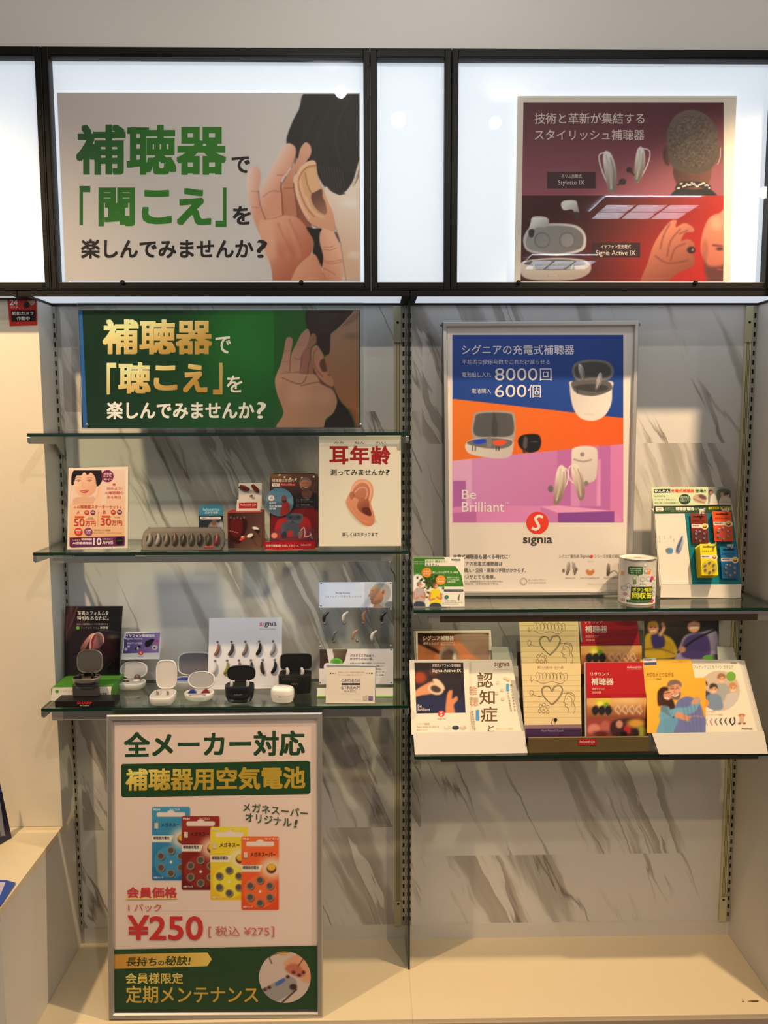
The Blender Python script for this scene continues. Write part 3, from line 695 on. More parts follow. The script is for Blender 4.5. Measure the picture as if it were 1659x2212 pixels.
# head from behind
c.poly([(1270, 700), (1290, 655), (1360, 640), (1420, 655), (1445, 700)], (22, 16, 20), 4)
c.poly([(1275, 570), (1290, 640), (1360, 660), (1415, 640), (1425, 560), (1350, 600)], lg((72, 38, 34), (104, 60, 50), (1280, 600), (1400, 640)), 4)
c.ell(1246, 522, 16, 38, (84, 48, 42), 4, rot=-.1); c.ell(1458, 520, 16, 36, (96, 56, 48), 4, rot=.1)
c.poly([(1246, 480), (1248, 420), (1275, 365), (1320, 338), (1365, 336), (1415, 360), (1448, 410), (1456, 470), (1450, 530), (1425, 575), (1350, 598), (1278, 575), (1254, 530)], lg((112, 96, 86), (70, 56, 50), (1300, 350), (1400, 590)), 4)
m = np.clip((118 - np.hypot((c.X - 1352) * 1.08, c.Y - 465)) / 14, 0, 1); c.noise(11, 1, 3, m)
c.stroke([(1238, 500), (1240, 540), (1252, 560)], 4, (40, 34, 36), 2); c.stroke([(1466, 490), (1464, 530), (1454, 556)], 4, (200, 190, 184), 2, .7)
c.poly([(1284, 660), (1296, 630), (1350, 626), (1412, 634), (1424, 656), (1360, 648)], (26, 20, 24), 3)
r = random.Random(2)
for k in range(26): c.ell(1292 + k * 5.1, 646 - 8 * math.sin(k / 25 * PI) + r.uniform(-9, 9), 4, 3.4, (214, 204, 198), 2)
S.canvas(c)
c = Cv(650, 684, 1490, 1034, 3.2, lg((66, 20, 24), (172, 26, 22), (900, 800), (1420, 960)))
c.ell(1330, 960, 240, 130, (196, 40, 30), 90, .45)
bud(c, 852, 742, 74, 1); bud(c, 725, 812, 80, -1)
c.poly([(662, 880), (668, 840), (700, 806), (780, 797), (868, 803), (908, 830), (918, 870), (900, 910), (800, 930), (690, 915)], (196, 192, 190), 3)
c.poly([(672, 880), (680, 845), (710, 816), (780, 807), (860, 812), (898, 836), (907, 868), (890, 902), (800, 920), (696, 908)], lg((150, 148, 150), (108, 106, 108), (700, 810), (860, 915)), 3)
for x in (738, 840):
    c.ell(x, 866, 32, 32, (94, 92, 94), 2.5); c.ell(x, 866, 28, 28, (136, 133, 134), 2.5)
bud(c, 725, 812, 80, -1)
c.poly([(650, 960), (700, 945), (800, 938), (900, 945), (936, 965), (930, 1000), (880, 1024), (790, 1032), (690, 1026), (652, 1004)], lg((216, 206, 196), (166, 150, 140), (760, 940), (780, 1032)), 3)
c.poly([(664, 962), (700, 950), (800, 944), (895, 950), (916, 964), (870, 972), (860, 986), (715, 986), (700, 972)], (92, 88, 88), 3)
c.stroke([(704, 966), (708, 984)], 4, (150, 190, 60), 2); c.stroke([(862, 966), (858, 984)], 4, (150, 190, 60), 2)
c.stroke([(764, 1010), (802, 1010)], 7, (140, 128, 120), 2); c.stroke([(766, 1010), (800, 1010)], 4, (206, 196, 186), 2)
# hand and bearded man
c.poly([(1140, 1050), (1168, 960), (1190, 890), (1225, 830), (1262, 788), (1286, 786), (1284, 812), (1318, 796), (1352, 812), (1356, 832), (1322, 836), (1306, 868), (1332, 862), (1358, 880), (1352, 916), (1362, 944), (1350, 975), (1300, 996), (1262, 1024), (1240, 1050)], lg((198, 120, 94), (140, 70, 54), (1210, 850), (1300, 1000)), 4)
c.ell(1346, 906, 17, 14, (36, 20, 22), 4); c.ell(1352, 905, 5, 5, (150, 120, 110), 3)
for q in ([(1258, 800), (1232, 850), (1220, 900)], [(1300, 822), (1262, 870), (1248, 930)], [(1320, 880), (1280, 900), (1262, 950)], [(1200, 930), (1250, 960), (1330, 950)], [(1300, 840), (1330, 826)]): c.stroke(q, 6, (96, 40, 34), 5, .55)
c.poly([(1384, 900), (1394, 830), (1420, 775), (1460, 756), (1500, 750), (1500, 1050), (1420, 1050), (1400, 960)], lg((214, 132, 106), (186, 98, 78), (1440, 770), (1440, 1000)), 5)
c.poly([(1396, 930), (1412, 968), (1450, 974), (1500, 970), (1500, 1050), (1418, 1050)], (84, 42, 38), 10, .85)
c.ell(1402, 905, 14, 40, (166, 88, 70), 6, .8); c.stroke([(1436, 886), (1470, 890)], 9, (96, 46, 38), 5, .8); c.ell(1462, 902, 14, 6, (70, 32, 28), 4); c.stroke([(1454, 985), (1490, 988)], 6, (150, 70, 60), 3); c.ell(1450, 800, 24, 26, (234, 166, 138), 14, .6)
c.stroke([(1488, 900), (1494, 940), (1480, 956)], 6, (150, 76, 60), 4, .6)
S.canvas(c)
S.rect(1478, 303, 1507, 1033, (226, 212, 196)); S.poly([(1492, 303), (1510, 303), (1512, 320), (1482, 1036), (1476, 1036)], (226, 212, 196))
S.poly([(640, 303), (662, 303), (650, 1037), (630, 1037)], (226, 212, 196))
W_ = (214, 198, 186)
S.t('技術と革新が集結する', 708, 347, 1155, 392, W_, .006); S.t('スタイリッシュ補聴器', 708, 415, 1155, 458, W_, .006)
S.rect(758, 588, 956, 655, (66, 36, 42)); S.t('スリム充電式', 817, 597, 899, 612, W_, .01); S.t('Styletto IX', 803, 621, 911, 645, W_, .004)
S.rect(943, 876, 1138, 935, (50, 22, 26)); S.t('イヤフォン型充電式', 978, 884, 1100, 900, W_, .01); S.t('Signia Active IX', 957, 907, 1119, 934, W_, .004)
S.done('printed_sheet', t, P_BACK)

# --- green banner on the highest left shelf
M_acr = clear_mat('clear_acrylic', (251, 253, 253), 1.0, 1.45, .02)
M_acre = mat('acrylic_edge', (196, 206, 206), .2, spec=.6)
def acrylic(t, pl, quad, th, off=0.0, name='acrylic_sheet'):
    m = MB(); F = [pl.hit(vx(x), vy(y), off) for x, y in quad]; n = len(F); B = [p - pl.N * th for p in F]
    m.add(F + B, [list(range(n))[::-1], list(range(n, 2 * n))]); m.cur = 1; m.add(F + B, [[i, (i + 1) % n, (i + 1) % n + n, i + n] for i in range(n)])
    return part(name, m, [M_acr, M_acre], t)
view(0, 620, 1.8433)
y0 = -.165
t = thing('acrylic_banner', 'wide green banner with gold lettering standing on the highest left shelf', 'banner', (-.43, y0, Z1))
pl = Plane((0, y0, Z1), math.radians(6))
S = Sheet(pl, [(312, 92), (1432, 92), (1436, 559), (332, 563)], (16, 62, 34), .0012, 1.25)
c = Cv(326, 92, 1434, 560, 7, lg((10, 44, 26), (16, 66, 34), (330, 300), (900, 330)))
c.ell(1060, 200, 240, 230, (34, 128, 48), 150, .75); c.ell(1000, 480, 260, 120, (24, 92, 40), 110, .6); S.canvas(c)
S.poly([(312, 91), (327, 91), (348, 563), (331, 563)], (40, 92, 160))
view(565, 660, 7.0596); S.z = SZ
c = Cv(190, 76, 1488, 1858, 11.0, lg((30, 92, 40), (32, 84, 36), (200, 80), (200, 1850)))
c.poly([(744, 40), (690, 330), (720, 420), (830, 470), (842, 610), (900, 670), (980, 760), (1060, 720), (1060, 500), (1100, 380), (1210, 300), (1520, 60)], (46, 36, 38), 12)
for k in range(16): c.stroke([(780 + k * 26, 76), (740 + k * 24, 250), (770 + k * 18, 420)], 8, (92, 78, 78), 9, .32)
c.poly([(1048, 520), (1060, 430), (1140, 370), (1250, 255), (1370, 130), (1530, 30), (1530, 1900), (1380, 1640), (1200, 1450), (1130, 1310), (1090, 1180), (1000, 1000), (965, 790), (1036, 720)], lg((150, 120, 106), (148, 98, 68), (1250, 350), (1300, 1500)), 10)
c.poly([(1240, 300), (1400, 130), (1500, 60), (1500, 160), (1330, 290)], (100, 80, 72), 20, .5); c.ell(1380, 470, 110, 46, (96, 74, 62), 40, .45); c.poly([(1330, 1560), (1500, 1680), (1500, 1860), (1380, 1860)], (112, 66, 40), 20, .5)
c.poly([(880, 1900), (1080, 1660), (1152, 1480), (1112, 1290), (1200, 1465), (1345, 1640), (1390, 1900)], (32, 22, 22), 10)
c.poly([(700, 1060), (740, 880), (800, 960), (900, 1110), (1090, 1240), (1120, 1330), (940, 1240)], (104, 66, 58), 12)
c.poly([(755, 720), (780, 640), (840, 605), (882, 650), (944, 760), (972, 900), (1002, 1010), (1060, 1070), (1102, 1180), (1074, 1236), (960, 1180), (870, 1090), (810, 980), (765, 860)], lg((166, 122, 106), (176, 124, 98), (780, 650), (1060, 1200)), 7)
c.poly([(880, 860), (950, 808), (982, 900), (996, 1000), (930, 1006), (890, 950)], (98, 62, 48), 12); c.stroke([(846, 660), (800, 720), (792, 850), (840, 980), (930, 1080)], 16, (116, 72, 60), 10, .7); c.stroke([(850, 700), (900, 800), (870, 900), (910, 1010)], 24, (182, 138, 120), 14, .6); c.ell(1030, 1060, 26, 18, (104, 64, 50), 8, .6)
HA = lg((164, 124, 116), (190, 146, 124), (560, 450), (560, 1500))
c.poly([(236, 1060), (290, 900), (340, 690), (370, 522), (420, 480), (470, 512), (462, 640), (442, 740), (436, 1040)], HA, 7)
c.poly([(590, 1060), (610, 760), (706, 580), (744, 462), (790, 425), (830, 462), (832, 560), (762, 640), (742, 760), (776, 920), (770, 1070)], lg((140, 98, 90), (150, 104, 92), (780, 440), (650, 1040)), 7)
c.poly([(432, 1060), (450, 760), (530, 580), (600, 440), (690, 356), (728, 390), (738, 460), (700, 600), (604, 780), (596, 1060)], HA, 7)
c.poly([(234, 1050), (400, 1022), (700, 1045), (830, 1060), (910, 1190), (1060, 1270), (1122, 1350), (1152, 1480), (1090, 1640), (980, 1730), (876, 1900), (240, 1900), (334, 1640), (240, 1350), (205, 1180)], lg((186, 142, 124), (166, 126, 104), (400, 1100), (700, 1850)), 9)
c.ell(560, 1360, 220, 150, (196, 152, 132), 90, .5); c.ell(960, 1400, 130, 110, (190, 146, 124), 60, .5); c.ell(330, 1330, 80, 160, (164, 122, 106), 60, .4)
for q, w, a_ in (([(310, 1100), (460, 1165), (570, 1195), (650, 1160), (684, 1080)], 13, .75), ([(600, 1225), (740, 1190), (870, 1170), (930, 1205)], 12, .7), ([(428, 1020), (436, 860), (446, 740)], 12, .75), ([(590, 1030), (598, 900), (620, 770)], 13, .7), ([(706, 1040), (716, 920), (742, 800)], 13, .7), ([(290, 1040), (430, 1024), (560, 1026), (700, 1048)], 9, .5), ([(340, 690), (440, 692)], 8, .35), ([(500, 790), (560, 830), (600, 800)], 14, .45), ([(530, 600), (640, 610)], 9, .35), ([(318, 860), (420, 850)], 8, .35), ([(350, 1000), (400, 1010)], 9, .5), ([(520, 1010), (580, 1004)], 9, .5), ([(640, 1010), (700, 1010)], 9, .5)): c.stroke(q, w, (98, 52, 46), 9, a_)
S.canvas(c); view(0, 620, 1.8433); S.z = SZ
G = lg((244, 230, 172), (190, 150, 74), (600, 128), (640, 268)); G2 = lg((244, 232, 176), (188, 146, 70), (600, 302), (640, 425)); Wt = (226, 224, 214)
S.t('補聴器', 408, 128, 845, 268, G, .03); S.t('で', 858, 196, 919, 265, Wt, .015)
S.t('「', 425, 302, 463, 428, G2, .02); S.t('聴', 470, 300, 600, 424, G2, .03); S.t('こ', 612, 312, 706, 412, G2, .035); S.t('え', 728, 306, 826, 420, G2, .035); S.t('」', 848, 302, 886, 428, G2, .02)
S.t('を', 903, 352, 965, 420, Wt, .015); S.t('楽しんでみませんか', 425, 456, 1012, 526, (246, 236, 222), .025); S.t('?', 1022, 458, 1060, 524, (246, 236, 222), .008)
S.done('printed_sheet', t, P_GLOSS)
acrylic(t, pl, [(308, 62), (1447, 62), (1447, 568), (326, 568)], .0028, .0035)
acrylic(t, pl, [(308, 62), (1447, 62), (1447, 568), (326, 568)], .0028, -.0016, 'acrylic_back')
for x, y in ((347, 549), (1436, 549)):
    part('corner_pin', MB().lathe([(.0001, 0), (.004, 0), (.004, .002), (.0001, .003)], 14, Matrix.Translation(pl.hit(vx(x), vy(y), .0036)) @ Matrix.Rotation(PI / 2, 4, 'X')), M_alu, t)

# --- camera notice on the cream wall
view(0, 600, 5.53)
t = thing('camera_notice', 'small red notice about a security camera, on the cream wall at left', 'sign', on_y(50, 703, -.1))
S = Sheet(Plane((0, -.0985, SOF)), [(86, 240), (430, 240), (442, 565), (116, 575)], (186, 40, 38), .0012, 1.3)
S.poly([(132, 390), (424, 384), (430, 520), (138, 526)], (38, 26, 26))
S.t('24', 116, 262, 210, 328, (238, 214, 206), .02); S.t('HOUR', 122, 342, 216, 364, (238, 200, 190), .01)
S.t('防犯カメラ', 146, 402, 400, 446, (226, 214, 206), .025); S.t('作動中', 200, 462, 356, 508, (226, 214, 206), .025)
c = Cv(276, 244, 418, 372, 3, (186, 40, 38)); c.poly([(330, 250), (400, 244), (418, 300), (380, 330), (340, 300)], (196, 180, 166), 4); c.ell(318, 326, 36, 40, (56, 32, 32), 6, rot=.5); c.ell(312, 330, 20, 24, (24, 14, 16), 5, rot=.5); c.stroke([(330, 262), (356, 274)], 10, (216, 40, 36), 4); S.canvas(c)
S.done('printed_sheet', t)
# =================================================================== left bay: middle shelf
def stand_plane(x, y, z, lean_deg, yaw_deg=0.0):
    """upright plane standing on height z at the photo spot x, y of the current enlargement"""
    return Plane(vz(x, y, z), math.radians(lean_deg), math.radians(yaw_deg))
def slab(t, name, pl, pts, th, m, off=0.0, bev=0.0, smooth=False):
    """flat piece traced on the plane, th thick behind it"""
    M = pl.M(); P = []
    for x, y in pts:
        h = pl.hit(vx(x), vy(y), off) - pl.p; P.append((h.dot(pl.U), h.dot(pl.V)))
    return part(name, MB().prism(P, off - th, off, M, bev), m, t, smooth=smooth)
def upm(pl, x, y): return (pl.hit(vx(x + 1), vy(y)) - pl.hit(vx(x), vy(y))).length
def aid_mb(pl, x, y, h, rot, off=0.0, bow=.16, fat=1.0, mir=1):
    """small curved hearing aid body lying on the plane; h = length in enlargement units"""
    k = upm(pl, x, y) * h; c = pl.hit(vx(x), vy(y), off); ca, sa = math.cos(rot), math.sin(rot); pts = []; rad = []
    for i in range(11):
        t = i / 10; u = mir * bow * (math.sin(PI * t) - .6); v = .5 - t
        uu, vv = u * ca - v * sa, u * sa + v * ca
        pts.append(c + pl.U * uu * k + pl.V * vv * k + pl.N * (.10 * k)); rad.append(fat * k * (.045 + .115 * math.sin(PI * min(1, t * .62 + .12)) ** 1.3 if t < .98 else .06))
    return MB().tube(pts, rad, 12)
def hook(pl, x, y, h, rot, off=0.0):
    k = upm(pl, x, y) * h; c = pl.hit(vx(x), vy(y), off)
    return MB().ell(c + pl.N * .05 * k, (k * .5, k * .45, k * .5), None, 12, 8)

M_plW = mat('white_plastic', (226, 224, 220), .3, coat=.3)
M_plG = mat('grey_plastic', (150, 150, 152), .4)
M_plD = mat('dark_grey_plastic', (116, 115, 122), .42)
M_plK = mat('black_plastic', (20, 20, 22), .34, coat=.2)
M_plK2 = mat('black_lining', (14, 14, 15), .55)
M_silv = mat('silver_metal', (176, 170, 160), .3, metal=.9)
M_card = mat('white_card', (224, 220, 212), .6)

# --- orange starter leaflet
view(120, 980, 4.3658)
pl = stand_plane(395, 935, Z2, 7)
t = thing('leaflet_stand', 'orange and pink leaflet with a smiling short-haired woman, in a clear stand at the left of the middle shelf', 'leaflet', pl.p)
t['label'] = 'orange and pink leaflet with a short-haired woman in a clear stand'
acrylic(t, pl, [(112, 118), (688, 106), (684, 936), (104, 940)], .0022, -.0012, 'clear_back')
part('clear_foot', MB().box(pl.p.x - .064, pl.p.x + .064, pl.p.y + .002, pl.p.y + .06, Z2 + .0004, Z2 + .0024), M_acr, t)
S = Sheet(pl, [(122, 135), (685, 122), (680, 890), (110, 905)], (236, 222, 206), .0006, 1.12)
S.poly([(134, 158), (655, 148), (650, 860), (640, 868), (140, 882), (128, 868)], lg((232, 206, 198), (244, 186, 132), (400, 330), (400, 640)))
c = Cv(134, 157, 480, 480, 4, lg((228, 204, 198), (234, 208, 192), (134, 160), (134, 470)))
c.poly([(160, 300), (154, 210), (172, 160), (220, 120), (400, 120), (440, 200), (432, 260), (414, 296), (380, 300), (300, 200)], (36, 30, 34), 4)
c.poly([(158, 470), (170, 428), (216, 408), (300, 412), (360, 404), (380, 440), (380, 500), (158, 500)], (222, 176, 150), 5)
c.poly([(172, 250), (196, 196), (262, 172), (340, 178), (380, 240), (388, 300), (370, 360), (320, 402), (262, 412), (214, 384), (184, 330)], lg((242, 204, 178), (224, 168, 140), (190, 200), (380, 360)), 4)
c.poly([(150, 260), (160, 190), (230, 140), (380, 140), (438, 200), (436, 262), (398, 290), (384, 286), (376, 232), (356, 196), (330, 180), (300, 200), (270, 176), (238, 206), (196, 210), (178, 262)], (34, 28, 32), 3.5)
for x in (214, 318): c.stroke([(x - 22, 254), (x, 246), (x + 24, 252)], 4, (70, 44, 40), 2, .9); c.ell(x + 2, 258, 10, 5, (40, 26, 26), 2); c.stroke([(x - 24, 234), (x, 224), (x + 26, 230)], 4, (100, 66, 56), 2.5, .7)
c.stroke([(258, 270), (252, 310), (266, 318), (280, 314)], 4, (198, 136, 112), 3, .8)
c.poly([(228, 352), (262, 346), (312, 342), (296, 366), (262, 372)], (190, 74, 76), 3); c.stroke([(230, 354), (270, 356), (310, 344)], 3, (250, 220, 214), 2, .8)
c.poly([(360, 480), (372, 430), (388, 370), (404, 310), (426, 300), (440, 330), (446, 390), (440, 450), (420, 480)], (240, 200, 172), 4)
c.stroke([(400, 360), (408, 330), (420, 320)], 4, (206, 150, 122), 3, .8); c.stroke([(372, 440), (400, 390), (412, 350)], 4, (206, 150, 122), 3, .7)
S.canvas(c)
R_ = (196, 62, 44); P_ = (120, 44, 92)
S.ell(490, 212, 58, 58, (122, 40, 84))
for y, q in ((180, '補聴器'), (206, '初心者でも'), (232, '安心!')): S.t(q, 452, y, 530, y + 18, (240, 216, 224), .01)
S.t('*', 537, 277, 567, 305, R_, .02); S.t('始めよう!', 484, 314, 628, 342, R_, 0); S.t('AI補聴器の', 465, 354, 638, 384, R_, 0); S.t('ある毎日', 486, 396, 614, 424, R_, 0)
S.t('AI補聴器スターターセット', 200, 484, 598, 518, (190, 78, 40), .012)
for x in (182, 612): S.ell(x, 505, 8, 8, (220, 120, 80), 10)
S.t('A', 200, 536, 228, 568, R_); S.t('B', 448, 534, 474, 566, R_); S.rect(398, 540, 400, 690, (214, 150, 110))
for x, y, q in ((294, 556, R_), (352, 555, P_), (543, 552, R_), (602, 551, P_)): S.ell(x, y, 23, 23, q); S.t('両耳', x - 14, y - 8, x + 14, y + 7, (250, 226, 214), .01)
S.rect(182, 588, 268, 605, (216, 90, 50)); S.rect(434, 584, 516, 600, (216, 90, 50))
S.t('50', 172, 612, 272, 682, R_, .008); S.t('万円', 278, 636, 376, 682, R_, .008); S.t('30', 424, 606, 522, 676, R_, .008); S.t('万円', 528, 630, 624, 676, R_, .008)
S.t('税込価格', 306, 598, 352, 610, (150, 80, 60)); S.t('550,000円(税込)', 284, 616, 372, 628, (150, 80, 60)); S.t('税込価格', 556, 594, 604, 606, (150, 80, 60))
S.ell(214, 735, 38, 38, (214, 66, 44)); S.ell(308, 735, 38, 38, (140, 62, 120))
for x, q in ((214, '補聴器'), (308, '充電器')): S.t(q, x - 26, 716, x + 26, 734, (252, 226, 214), .012); S.t('付き', x - 18, 740, x + 18, 756, (252, 226, 214), .012)
S.t('世界で最もつながる補聴器', 360, 712, 516, 728, (120, 80, 66)); S.t('聞こえのプロがサポート・安心のアフターサービス付', 358, 740, 620, 754, (120, 80, 66))
S.poly([(132, 792), (652, 778), (650, 856), (640, 866), (146, 882), (132, 872)], (104, 36, 84))
S.t('いまなら', 162, 806, 234, 822, (244, 220, 230)); S.rect(242, 798, 344, 816, (236, 206, 220), 8); S.t('期間限定', 262, 800, 326, 814, (104, 36, 84)); S.t('AI搭載補聴器', 162, 832, 344, 856, (250, 232, 238), .02); S.t('10', 356, 794, 432, 862, (250, 232, 238), .02); S.t('対象商品を', 440, 798, 540, 812, (244, 220, 230)); S.t('万円引', 440, 820, 542, 854, (250, 232, 238), .02)
c = Cv(562, 784, 640, 864, 4, (104, 36, 84)); c.poly([(568, 800), (600, 786), (634, 796), (632, 850), (600, 862), (572, 850)], (26, 22, 26), 4); c.stroke([(572, 822), (630, 818)], 4, (120, 110, 120), 3); S.canvas(c)
S.done('printed_sheet', t, P_GLOSS)

# --- colour sample tray with nine aids
pl = stand_plane(1200, 918, Z2, 24)
t = thing('sample_tray', 'long grey tray of nine hearing aid colour samples in front of a small blue card', 'display tray', pl.p)
out = [(840, 735), (880, 702), (930, 697), (1500, 692), (1560, 706), (1592, 750), (1598, 800), (1590, 860), (1560, 900), (1510, 912), (860, 916), (818, 890), (812, 830), (824, 770)]
slab(t, 'tray_board', pl, [tuple(p) for p in catmull(out, True, 4)], .006, mat('tray_grey', (116, 113, 112), .38, metal=.5), 0, .0015, True)
slab(t, 'clear_cover', pl, [tuple(p) for p in catmull([(x + (6 if x > 1200 else -6), y + (6 if y > 800 else -6)) for x, y in out], True, 4)], .002, clear_mat('blister', (244, 244, 242), 1.2, 1.45, .06), .014, .0008, True)
S = Sheet(pl, [(1400, 862), (1490, 862), (1490, 890), (1400, 890)], (176, 32, 36), .0003, 1.2, .0006); S.t('ReSound', 1410, 868, 1466, 880, (236, 210, 206), .01); S.t('GN', 1470, 868, 1484, 878, (236, 210, 206)); S.done('maker_label', t)
cols = [(188, 186, 184), (198, 192, 184), (160, 146, 130), (118, 92, 70), (76, 68, 60), (104, 98, 92), (56, 46, 46), (84, 78, 76), (156, 52, 52)]
for i, q in enumerate(cols):
    x = 882 + i * 79; y = 812
    slab(t, 'sample_recess', pl, superell(15, 40, 2, 18, x - 12, y - 2), .0003, mat('recess', (62, 56, 52), .6), .0004)
    part('hearing_aid', aid_mb(pl, x + 6, y, 112, -.12, .001, .12, 1.15, 1), mat('aid_%d_%d_%d' % q, q, .28, coat=.4), t, True)

# --- small blue card behind the tray
pl = stand_plane(1466, 855, Z2, 5)
t = thing('display_card', 'small blue card standing behind the right end of the grey sample tray', 'card', pl.p)
S = Sheet(pl, [(1352, 492), (1440, 486), (1500, 470), (1560, 486), (1578, 492), (1584, 852), (1350, 856)], (52, 118, 148), .0012, 1.5)
S.t('ReSound Vivia', 1392, 516, 1548, 538, (176, 204, 216)); S.t('広がる世界', 1410, 545, 1532, 566, (190, 214, 222), .01)
S.poly([(1352, 586), (1580, 584), (1584, 700), (1352, 700)], (24, 34, 46)); S.rect(1364, 594, 1560, 620, (214, 220, 222), 12); S.t('補聴器のこと何でもチャット', 1376, 600, 1548, 614, (40, 50, 70), .01)
c = Cv(1360, 626, 1580, 760, 6, (34, 44, 54)); c.ell(1500, 700, 60, 60, (130, 120, 122), 10); c.ell(1494, 650, 22, 28, (110, 80, 66), 5); c.ell(1560, 690, 30, 50, (150, 160, 170), 10); S.canvas(c)
S.rect(1352, 760, 1583, 853, (36, 92, 122)); S.done('printed_card', t)

# --- red and brown product box with a white sample card on it
view(470, 930, 3.95)
H = .0885
p0 = vz(88, 1006, Z2); x0, x1 = vz(88, 1006, Z2).x, vz(379, 1006, Z2).x; yf = p0.y; D = .06
ztop = on_y(vx(230), vy(697), yf).z
t = thing('product_box', 'brown and red carton with pictures of white ear pieces, on the middle left shelf', 'box', ((x0 + x1) / 2, yf + D / 2, Z2))
part('carton', MB().box(x0, x1, yf, yf + D, Z2 + .0003, ztop, bev=.0008), mat('red_carton', (176, 46, 42), .45), t)
S = Sheet(Plane((x0, yf - .0004, Z2)), [(90, 702), (376, 698), (379, 1002), (90, 1004)], (66, 42, 38), .0003, 1.5)
c = Cv(90, 702, 376, 1002, 5, lg((52, 32, 32), (92, 62, 52), (90, 760), (376, 900)))
c.poly([(96, 760), (170, 730), (250, 770), (240, 860), (190, 960), (110, 930)], (44, 14, 16), 8); c.poly([(110, 770), (210, 770), (196, 900), (120, 890)], (98, 22, 24), 12, .8)
for i in range(5): c.ell(114 + i * 28, 742 + (i % 2) * 8, 10, 10, (120, 100, 98), 3, .7)
c.stroke([(96, 854), (170, 872)], 4, (210, 180, 176), 2, .7)
c.ell(324, 834, 28, 12, (226, 216, 206), 3, rot=.25); c.ell(340, 858, 24, 12, (30, 22, 22), 4, rot=.4); c.ell(276, 896, 28, 16, (220, 206, 196), 3, rot=-.5); c.ell(300, 912, 20, 10, (36, 26, 26), 3, rot=-.4)
c.stroke([(340, 870), (366, 910)], 5, (30, 22, 22), 3); c.stroke([(300, 925), (334, 980)], 4, (40, 26, 26), 3); c.poly([(186, 930), (224, 896), (232, 916), (200, 940)], (216, 60, 48), 4); c.ell(210, 908, 10, 8, (226, 200, 190), 3)
S.canvas(c); S.done('printed_front', t)
pz = vz(268, 686, ztop)
t2 = thing('sample_card', 'white card with dark red ear pieces standing on the brown and red carton', 'display card', (pz.x, pz.y, ztop))
plb = Plane((pz.x, pz.y + .020, ztop), math.radians(10)); plf = Plane((pz.x, pz.y, ztop + .0002), math.radians(8))
slab(t2, 'back_panel', plb, [(180, 449), (378, 447), (376, 650), (180, 652)], .0012, M_card)
slab(t2, 'front_lip', plf, [(166, 590), (371, 585), (364, 686), (160, 688)], .0012, M_card)
part('fold', MB().box(pz.x - .025, pz.x + .025, pz.y + .0014, pz.y + .0185, ztop + .0003, ztop + .0012), M_card, t2)
S = Sheet(plf, [(182, 616), (338, 613), (336, 662), (181, 664)], (170, 30, 38), .0003, 1.2, .0006); S.t('ReSound GN', 196, 624, 328, 642, (234, 200, 200), .01); S.t('hearing aids', 240, 648, 312, 656, (220, 180, 180)); S.done('maker_label', t2)
mr = mat('dark_red_plastic', (112, 30, 30), .25, coat=.6)
for pts in ([(172, 486), (196, 462), (236, 470), (274, 492), (266, 514), (236, 516), (204, 504)], [(282, 462), (306, 456), (346, 492), (356, 522), (342, 530), (312, 516), (294, 488)], [(270, 556), (290, 548), (300, 552), (296, 560), (276, 566)]):
    slab(t2, 'ear_piece', plb, pts, .008, mr, .009, .003, True)

# --- dark standee with blue disc
pl = stand_plane(640, 1010, Z2, 6)
t = thing('display_standee', 'dark rounded display card with a bearded man, blue disc and red foot', 'display card', pl.p)
card = rrect(446, 364, 860, 1000, 44, 8)
S = Sheet(pl, card, (46, 30, 28), .0018, 1.7)
c = Cv(450, 372, 856, 1000, 4.5, lg((74, 52, 40), (22, 18, 20), (640, 372), (640, 640)))
c.ell(520, 390, 90, 40, (120, 86, 50), 30, .5)
for i, (x, y) in enumerate(((530, 380), (572, 398), (620, 410), (668, 414), (720, 404), (770, 410), (820, 394))): c.ell(x, y, 7, 7, (250, 226, 190), 4)
c.poly([(640, 690), (650, 600), (690, 540), (740, 520), (800, 520), (850, 560), (870, 690)], (26, 22, 26), 5)
c.poly([(722, 560), (724, 520), (800, 516), (800, 560), (764, 590)], (84, 54, 44), 5); c.poly([(744, 560), (764, 600), (790, 556), (768, 566)], (66, 62, 68), 3)
c.poly([(700, 460), (704, 424), (736, 406), (776, 408), (798, 432), (796, 480), (782, 514), (756, 522), (728, 508), (708, 486)], lg((150, 106, 84), (112, 74, 58), (710, 420), (790, 500)), 4)
c.poly([(698, 450), (702, 416), (740, 398), (784, 404), (800, 436), (784, 428), (740, 422), (712, 436)], (86, 76, 70), 4); c.poly([(722, 480), (760, 490), (794, 470), (790, 506), (760, 524), (732, 512)], (60, 48, 44), 5, .9); c.stroke([(738, 486), (772, 482)], 4, (206, 180, 170), 2, .8)
for x in (728, 766): c.stroke([(x - 9, 450), (x + 10, 449)], 4, (48, 30, 26), 2.5)
c.ell(828, 490, 28, 40, (84, 56, 48), 14, .6)
c.poly([(450, 760), (520, 700), (860, 680), (860, 1010), (440, 1010)], lg((98, 18, 22), (74, 14, 20), (640, 700), (640, 960)), 14)
c.poly([(520, 760), (766, 744), (770, 920), (514, 930)], (140, 30, 30), 5); c.poly([(446, 860), (860, 840), (860, 1010), (440, 1010)], (78, 44, 60), 16, .6)
c.poly([(580, 720), (610, 704), (706, 708), (728, 724), (722, 770), (700, 792), (596, 776)], (72, 78, 92), 4); c.poly([(596, 730), (708, 724), (704, 764), (608, 762)], (52, 58, 72), 6)
c.poly([(544, 800), (572, 786), (690, 792), (696, 860), (680, 900), (560, 896), (542, 850)], (62, 70, 84), 4); c.ell(620, 740, 12, 10, (32, 36, 46), 4); c.ell(690, 738, 12, 10, (32, 36, 46), 4); c.ell(640, 782, 12, 6, (26, 28, 36), 3)
c.ell(484, 896, 26, 24, (190, 118, 96), 4); c.poly([(548, 880), (580, 862), (586, 910), (550, 920)], (38, 38, 48), 4); c.poly([(600, 860), (640, 856), (640, 900), (600, 904)], (150, 44, 42), 4)
